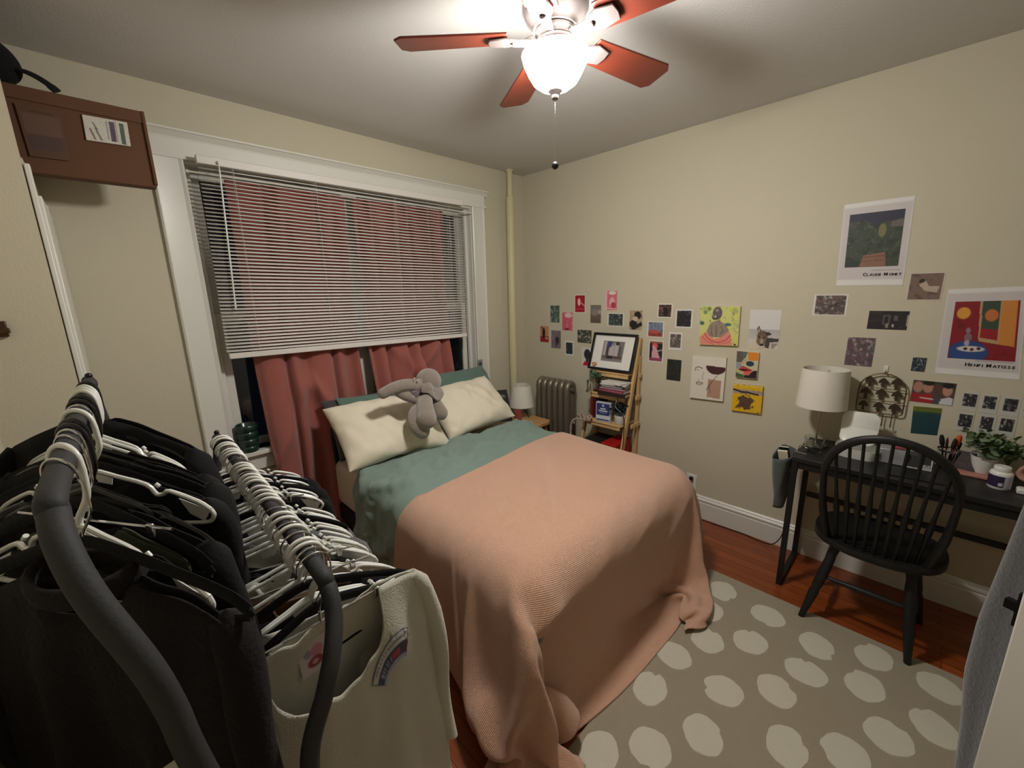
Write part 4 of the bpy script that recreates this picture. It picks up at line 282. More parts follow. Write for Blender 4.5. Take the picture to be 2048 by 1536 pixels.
[553,-5,-5,-5,-1,3,4,8,13,18,17,20,34,39,37,38,-3,-40,-32,-25,-3,18,35,30,2,-16,-16,-4,-10,-8,-8,-7,-7,-6,-5,-5,-3,-3,-2,-2,-2,-1,-2,-1,-2,-1,1,3,6,12,26,-6,-26,-2,8,1,-22,1,-22,7,-17,-9,32,-1,0,-1,0,1,0,-6,-9,-15,-2,13,-17,-7,0,0,13,1,18,-3,-5,-2,-2,-15,-5,7,26,7,1,2,0,0,0,0,0,1,-1,0,0,0,0,0,0,0,1,0,-2,0,0,-2,-11,-6,5,11,-8,-25,-11,14,-3,-17,16,16,31,0,-1,-1,-3,0,5,1,-1,-1,-6,-23,11,-11,-12,0,13,2,12,3,-6,-3,0,-5,-10,20,10,-2,0,-5,7,4,1,-1,2,0,0,0,0,0,1,-1,1,-1,0,0,0,-1,0,-4,-6,-11,2,-6,-18,-1,4,-9,7,2,-4,-14,31,0,-1,0,0,-4,-1,5,1,-3,-19,17,-15,0,-14,-7,9,7,9,6,-7,-5,1,1,1,4,3,-14,-7,13,6,1,2,3,-5,10,2,1,1,0,-1,0,0,1,-1,0,-2,-1,-6,2,-17,-6,-6,-16,15,-5,10,-19,1,9,-3,-4,31,-1,-1,0,1,-2,-5,3,2,-4,-11,1,-8,9,-7,-17,4,15,-16,9,16,-8,-2,-19,21,9,-14,-12,15,8,-10,3,-1,-3,17,-3,2,3,2,2,2,0,0,0,0,0,-7,2,1,-5,-10,3,-12,-8,-10,14,1,-15,9,-12,9,-4,31,-1,0,-3,0,1,0,-4,4,-3,-7,-13,13,-23,7,-9,1,24,-23,5,11,1,-7,-7,19,-1,-21,8,16,-17,5,-2,2,13,-8,-4,4,3,2,3,3,4,3,1,1,-5,3,-8,-10,-25,17,0,3,-10,-3,0,-5,9,-12,-5,13,-5,28,0,1,-6,-7,3,9,2,-1,-8,-3,-35,-5,9,12,-2,-5,13,-5,12,-3,7,-19,17,-1,-12,-6,22,-16,3,3,-1,6,-6,-2,4,0,1,1,2,1,-1,-1,1,2,7,6,-3,-5,5,-16,0,2,-2,2,-17,13,-13,0,5,9,7,27,-11,7,6,-3,-3,1,6,-5,-5,1,-6,-28,-3,7,7,-6,11,1,8,7,0,-6,6,-3,-24,11,4,-8,8,-2,2,-4,0,1,0,0,-1,0,-3,-4,0,-1,-2,-2,-3,0,6,12,13,3,-4,-3,3,-18,8,-13,3,-3,15,1,11,25,-1,-7,10,3,-3,-8,-17,17,1,0,0,-10,-18,-5,15,-10,4,9,-15,21,7,3,-1,-11,-18,16,-10,12,-4,-2,-1,-1,0,0,-1,-1,-1,-2,-1,-1,-4,-5,-4,-2,2,3,7,12,2,-13,4,9,6,-1,0,-10,-1,4,12,-3,13,23,-9,-4,-12,23,-1,-19,-13,12,20,-1,-5,1,-12,-15,5,1,0,11,-16,2,10,-3,17,-2,-4,-15,4,-4,0,1,2,2,0,0,-1,-1,-1,-1,-3,-3,-1,1,3,8,10,5,1,-10,-18,2,18,9,-4,-5,-8,1,-8,20,9,2,-7,21,0,-11,9,-11,14,-12,-9,-11,25,2,3,-2,-6,-17,-4,5,-3,9,-6,-4,7,5,6,-11,26,-3,-12,-4,-3,-2,-2,0,0,0,-1,-1,-1,-1,1,1,1,1,11,0,-10,-9,-5,2,3,32,-1,-9,-3,3,-4,-8,10,11,0,-1,-15,16,-2,2,4,-3,-8,11,-6,-19,2,21,-2,0,2,-12,-15,7,-6,9,-2,2,-17,22,-2,-10,10,0,5,0,-2,-3,-2,-2,0,-1,0,-1,0,0,1,1,-1,5,-5,-8,-4,-1,9,-17,24,4,5,2,-1,-2,-2,3,5,8,1,-2,-12,12,-3,-13,20,4,-2,-1,-5,-18,-3,5,20,0,2,-2,-21,0,-2,7,-2,-3,2,8,-4,5,-3,-1,-2,4,0,1,-2,-1,-2,0,0,0,-1,0,0,1,2,-4,-4,1,0,-1,-5,1,2,8,0,2,1,2,2,-1,15,4,-2,-2,-9,9,-1,-2,4,17,-8,-10,-2,1,-28,-3,11,17,4,12,-11,-20,3,7,2,-3,2,6,-12,8,-17,11,3,-2,5,-1,0,0,-1,-1,-1,0,1,0,-1,0,0,1,-3,0,1,2,-8,3,0,2,3,2,1,1,0,1,18,1,0,-8,-5,12,-1,-1,-5,11,-12,-2,16,6,-4,-7,-14,-4,5,5,14,-24,-1,6,5,-3,10,-3,6,-24,19,-17,7,-1,-3,6,0,-2,1,-1,0,-1,0,1,1,-1,0,-1,0,0,0,0,-6,6,0,-2,2,2,0,-3,0,14,12,0,-1,-12,0,4,3,7,-20,-4,29,6,4,0,-6,1,0,3,-3,-10,-6,4,-17,-5,19,7,14,-23,-9,-1,-8,12,-14,12,-2,-4,6,4,-4,1,-1,0,0,-1,2,3,-2,-1,0,-1,1,-2,3,1,-3,-2,2,2,-1,-2,3,21,1,-1,-4,-11,2,-19,20,15,-4,-21,7,28,0,2,-1,-3,0,-1,2,3,-1,-2,-22,2,11,0,-6,0,-21,3,1,3,4,-13,11,-2,-2,2,6,-4,2,0,-2,1,-1,1,5,-2,-2,0,-1,2,1,1,-2,-2,-1,2,-3,2,18,4,0,-7,-1,-6,-1,-18,3,33,-3,3,-1,7,1,1,3,-1,-1,-1,-1,1,3,0,-2,-18,-3,-6,-52,-24,45,16,15,-6,4,1,-9,8,-2,-2,1,4,-3,2,1,-1,0,-2,2,6,-1,-3,0,0,2,0,-1,-3,1,0,-2,9,-9,20,-4,5,-13,1,-2,-3,18,-10,13,-6,7,-12,17,0,4,1,0,-1,0,-1,1,0,1,-10,0,-1,-8,-12,-36,12,5,12,3,2,-1,-3,3,1,0,2,-1,-1,2,1,-1,1,-3,2,7,-2,-3,-1,1,2,-1,-4,1,0,2,-1,11,6,1,-3,-12,2,0,27,-6,-5,4,3,-8,10,1,-1,-1,5,0,0,-1,-1,0,2,0,-3,-3,-6,-8,3,-23,10,-3,-2,-2,2,4,-1,3,0,-1,-1,2,-3,0,1,0,0,1,-4,4,7,-4,-3,1,0,0,-2,1,-2,4,-5,21,-3,5,-15,-5,2,3,28,-9,-2,1,3,6,1,-1,2,1,-1,1,0,0,-1,-2,1,0,2,-8,-9,2,-5,17,-9,-11,-4,1,-1,-1,1,-4,4,-1,0,2,1,-5,0,1,-1,-2,2,-6,7,6,-6,-3,1,0,-1,0,-1,-3,9,16,-1,-8,-15,-1,7,11,19,8,2,-2,2,-5,1,4,-2,2,0,0,0,0,0,-1,-2,1,1,-2,-13,0,-2,11,-12,-1,0,-2,0,-1,-1,2,-3,3,-1,-2,1,1,-7,3,0,0,-2,0,-6,9,3,-6,-1,0,0,-1,-2,-1,16,6,1,-20,-6,0,20,1,29,2,-1,-2,-5,0,0,4,2,-1,1,1,-1,0,0,0,-1,-2,-1,-3,-9,5,6,-7,-2,-1,-2,0,-1,0,-2,0,2,-1,1,-2,-2,0,2,-10,3,1,-1,0,-1,-7,11,-2,-5,0,1,-3,-1,3,19,1,-13,-14,0,16,8,1,31,0,0,-3,-1,-9,2,-2,8,1,1,1,1,-1,0,0,-1,0,-2,-3,-2,4,3,-5,-2,-1,-1,-1,-1,0,0,-4,-1,3,0,0,-2,-2,-1,3,-11,3,0,-2,-1,1,-5,9,-7,-1,1,-4,-1,11,13,-4,-23,-3,13,18,-11,-6,31,0,-2,1,-6,3,-10,-4,8,5,-1,2,2,1,-1,0,1,-1,1,-2,-1,1,0,-2,-2,-1,0,0,-1,-1,0,0,-5,1,3,-1,0,-2,-1,-2,3,-11,4,-2,-3,-1,1,0,2,-8,-2,6,-7,20,-2,-13,-15,11,21,-3,-9,-5,32,-1,-2,-2,1,-5,-2,-5,-6,12,4,-4,3,4,1,-1,0,0,-1,-1,1,2,0,0,-2,-1,0,-2,1,-1,0,-1,0,-7,2,4,-1,-1,-1,-1,-2,2,-9,3,-1,-4,-2,-1,4,-11,-3,5,6,17,-9,-31,15,18,1,-20,3,0,31,0,-2,-2,1,-6,2,1,-9,-6,13,4,-6,4,4,0,0,0,-1,0,1,1,1,0,0,-2,-1,2,-1,0,-1,0,-1,-1,-7,5,2,-1,-1,-2,0,-1,0,-6,1,-2,-3,-2,0,3,-3,-9,16,-3,-20,7,14,1,-13,-9,-2,16,32,-1,-1,-6,0,4,-8,6,1,-9,-4,11,2,-9,7,5,-1,0,-1,0,2,1,0,0,0,-1,0,1,0,0,0,0,0,-1,0,-7,5,1,-2,0,-1,-1,-2,-1,-3,0,-2,-2,-3,1,3,-9,10,-13,-1,11,0,-6,-11,11,5,13,31,1,-2,-4,-3,0,4,-9,7,1,-7,-2,7,4,-11,9,3,0,0,1,-1,1,1,0,-1,0,-1,2,1,0,0,0,0,0,-1,-1,-5,4,1,-1,-1,-1,0,-1,-2,-2,0,-3,-2,2,-6,4,-2,-10,9,1,-5,-3,12,7,-3,6,32,-1,-2,-1,-5,-2,0,5,-9,7,0,-6,5,0,2,-9,11,2,0,0,1,0,0,0,1,0,-1,-3,5,0,0,0,-1,0,0,0,-1,-1,1,1,-1,0,-2,0,-1,-1,-2,0,-1,0,-2,-2,-7,5,0,0,7,4,-4,-5,2,10,31,-1,0,1,-3,-6,-3,1,4,-7,8,0,-5,9,-1,-1,-9,9,2,0,0,1,1,0,0,-1,-1,1,0,2,-1,0,1,0,-1,0,0,-1,1,-1,1,-1,1,-1,0,-1,-1,-2,1,-2,-2,-1,-2,2,5,4,0,-1,0,0,-4,-1,31,0,-1,0,1,-2,-6,-5,1,4,-7,11,-3,-5,11,-1,-2,-6,8,0,1,0,0,1,-1,1,-1,0,-4,5,1,0,0,-1,1,-1,0,0,-1,1,0,0,0,0,-1,0,0,0,-2,1,-3,1,1,3,-2,-4,-1,2,3,1,-2,-2,32,-2,0,0,0,0,-1,-5,-7,0,5,-8,12,-2,-5,9,2,-2,-5,6,0,1,1,-1,1,0,0,-3,1,1,2,-1,0,1,-1,1,-1,0,0,0,0,0,-1,0,1,0,0,0,1,0,3,-3,0,-6,-4,2,0,-1,1,3,3,-3,31,-1,0,0,1,0,0,-1,-3,-8,-5,7,-6,11,-3,1,5,1,-2,-2,4,0,0,1,0,-1,1,-2,2,-3,3,1,0,-1,1,-1,1,-1,0,0,0,0,0,0,0,0,0,0,1,1,-2,1,-2,-3,-4,-2,-4,1,4,2,4,-1,31,-1,1,0,-1,0,0,1,0,-2,-5,-11,5,-3,8,-4,5,5,1,-1,-1,1,1,0,0,1,0,-1,-1,-2,4,1,-1,1,-1,0,0,0,1,0,-1,0,1,-1,0,0,0,1,0,0,-1,1,-1,0,-3,-9,-4,-18,-12,5,9,9,32,-2,0,0,0,0,0,0,0,1,-1,-1,-11,-2,6,1,-3,5,5,0,-1,1,0,1,0,0,0,0,-4,3,-3,4,1,-1,1,0,0,0,-1,0,1,0,-1,1,-1,0,0,0,0,1,0,-1,-1,-1,0,0,-5,2,-10,-23,-18,-3,31,-2,-1,1,1,0,0,0,0,-1,1,0,-1,-5,-4,7,-2,-4,5,4,0,0,0,0,0,1,-1,1,-2,1,-3,4,0,1,-1,0,0,0,1,0,0,-1,1,-1,1,0,0,0,0,-1,0,0,0,-2,-2,-4,1,1,2,-1,-11,-24,30,0,0,-1,0,0,1,-1,1,0,-1,0,1,-2,-7,0,7,-2,-5,5,4,0,1,-1,1,-1,1,0,-1,-3,2,-1,4,-1,1,0,0,0,-1,0,0,1,-1,1,-1,0,0,0,0,1,0,-1,-1,0,-1,1,-4,-2,0,1,2,0,29,-1,1,1,0,0,-1,0,0,0,0,0,-1,1,-2,-7,0,9,-1,-5,5,2,0,1,0,0,0,0,1,-4,2,-3,4,1,-1,0,0,1,0,0,0,0,0,0,0,0,0,0,0,-1,0,-1,0,0,0,-1,0,-1,-1,-1,0,2,31,-1,-1,-1,-1,1,2,1,-1,0,0,0,1,0,-1,-3,-6,-1,10,0,-6,4,2,0,0,1,0,0,0,-2,0,-1,1,2,1,0,0,-1,1,0,0,0,0,-1,1,0,0,0,-1,0,0,0,0,-1,0,0,0,0,0,-1,-1,0,28,1,0,0,1,-1,-2,-1,2,2,0,0,0,0,1,-1,-4,-5,-1,8,2,-3,2,1,1,-1,1,0,0,1,-5,3,-4,5,0,0,0,1,-1,1,0,0,0,0,0,0,0,-1,1,0,-1,0,-1,0,0,0,0,0,0,0,0,-1,29,0,-1,0,-1,0,1,1,-1,-2,2,2,-1,1,0,0,0,-4,-5,0,8,1,-2,2,0,1,0,0,0,0,-2,0,-1,2,1,0,1,-1,1,0,0,0,0,1,-1,0,-1,1,-1,0,-1,0,0,1,-1,0,0,0,0,0,0,0,30,0,1,-1,0,0,-2,-1,-1,1,0,-3,6,0,0,1,-1,0,-4,-5,0,7,3,-1,0,1,-1,1,0,0,0,-3,2,-3,4,1,-1,1,0,0,1,-1,0,0,0,0,0,-1,0,-1,1,0,0,-1,0,0,0,0,-1,0,0,1,30,0,0,0,0,0,1,0,0,-2,-2,0,-1,4,1,-1,1,0,-1,-3,-6,0,6,3,1,-1,1,0,0,0,0,-2,1,-4,5,0,0,0,1,0,0,1,0,-1,1,-1,0,-1,0,0,0,-1,0,0,0,0,0,0,0,0,0,-1,30,0,0,1,0,-1,0,0,0,1,0,0,-5,-1,5,0,0,0,1,0,-2,-6,-2,6,3,1,0,0,0,1,-1,-1,-2,3,-4,4,1,0,0,0,1,0,-1,1,-1,0,-1,1,-1,0,-1,1,-1,0,0,-1,0,0,0,0,1,0,31,0,-1,0,0,1,0,-1,0,0,0,0,1,-5,-1,6,-1,0,-1,1,0,0,-4,-3,5,2,1,0,0,0,1,-1,-2,1,-3,3,1,0,0,2,-1,0,1,0,-1,0,0,-1,0,-1,1,-1,0,0,0,0,0,0,0,0,-1,0,30,0,1,-1,0,0,0,1,0,-1,0,1,-1,1,-5,-1,6,0,0,-2,2,0,-1,-3,-3,5,1,0,1,0,0,1,-2,-1,1,-1,2,0,1,0,1,0,0,0,0,-1,-1,0,-1,1,-1,0,0,0,-1,1,0,0,-1,0,0,0,31,-1,0,1,-1,0,0,0,-1,1,0,0,0,0,0,-4,-1,5,0,0,-2,2,1,-1,-3,-1,4,1,0,0,0,0,1,-3,1,-3,3,2,-1,1,0,2,0,-1,0,-1,-1,-1,1,-1,0,0,0,0,0,0,-1,0,1,0,0,-1,30,1,-1,0,1,-1,0,-1,1,0,0,-1,1,0,1,0,-4,0,3,1,-1,-3,3,1,0,-4,1,2,1,0,0,0,0,0,-1,0,-1,2,1,0,1,0,0,1,-1,-1,-1,0,-1,0,0,0,0,0,0,-1,1,-1,0,0,0,1,31,-1,1,-1,0,1,-1,1,-1,0,0,-1,0,1,0,0,0,-4,1,1,3,-1,-3,2,1,1,-4,2,1,0,1,1,-1,1,-2,1,-2,1,1,0,2,1,1,-1,-1,-2,0,-1,0,0,0,0,0,-1,1,0,0,0,0,-1,0,0,30,1,-1,1,-1,0,1,-1,1,0,-1,1,-2,-1,1,2,0,-1,-3,0,-1,3,1,-2,1,1,0,-1,1,1,0,0,1,-1,1,-1,-1,0,1,1,0,2,1,-1,-1,-2,0,-1,0,0,0,0,0,0,-1,1,-1,1,-1,1,-1,0,31,-1,1,-1,1,0,-1,1,-1,0,0,0,0,-2,-1,-2,2,2,1,-1,-1,-2,0,2,0,0,1,1,-1,1,1,0,0,0,0,0,0,-1,1,0,2,1,1,1,-4,-1,-1,0,0,0,-1,0,0,1,0,0,0,-1,1,-1,1,-1,30,1,-1,1,-1,0,1,-1,1,-1,0,0,-1,-3,-2,4,1,-3,-2,0,1,2,0,0,-1,3,1,-1,1,0,0,1,0,1,-1,0,0,0,-1,2,0,1,4,0,-5,-2,-1,1,0,-1,1,0,0,-1,1,-1,1,0,0,0,-1,1,31,-1,1,-1,1,-1,0,1,-1,1,0,-1,-1,0,-8,-23,2,7,5,5,4,2,3,1,3,-2,1,1,0,1,0,0,0,0,0,0,1,-1,1,-1,1,1,3,5,-12,0,0,0,0,1,-1,0,1,0,0,0,-1,1,-1,1,0,0],
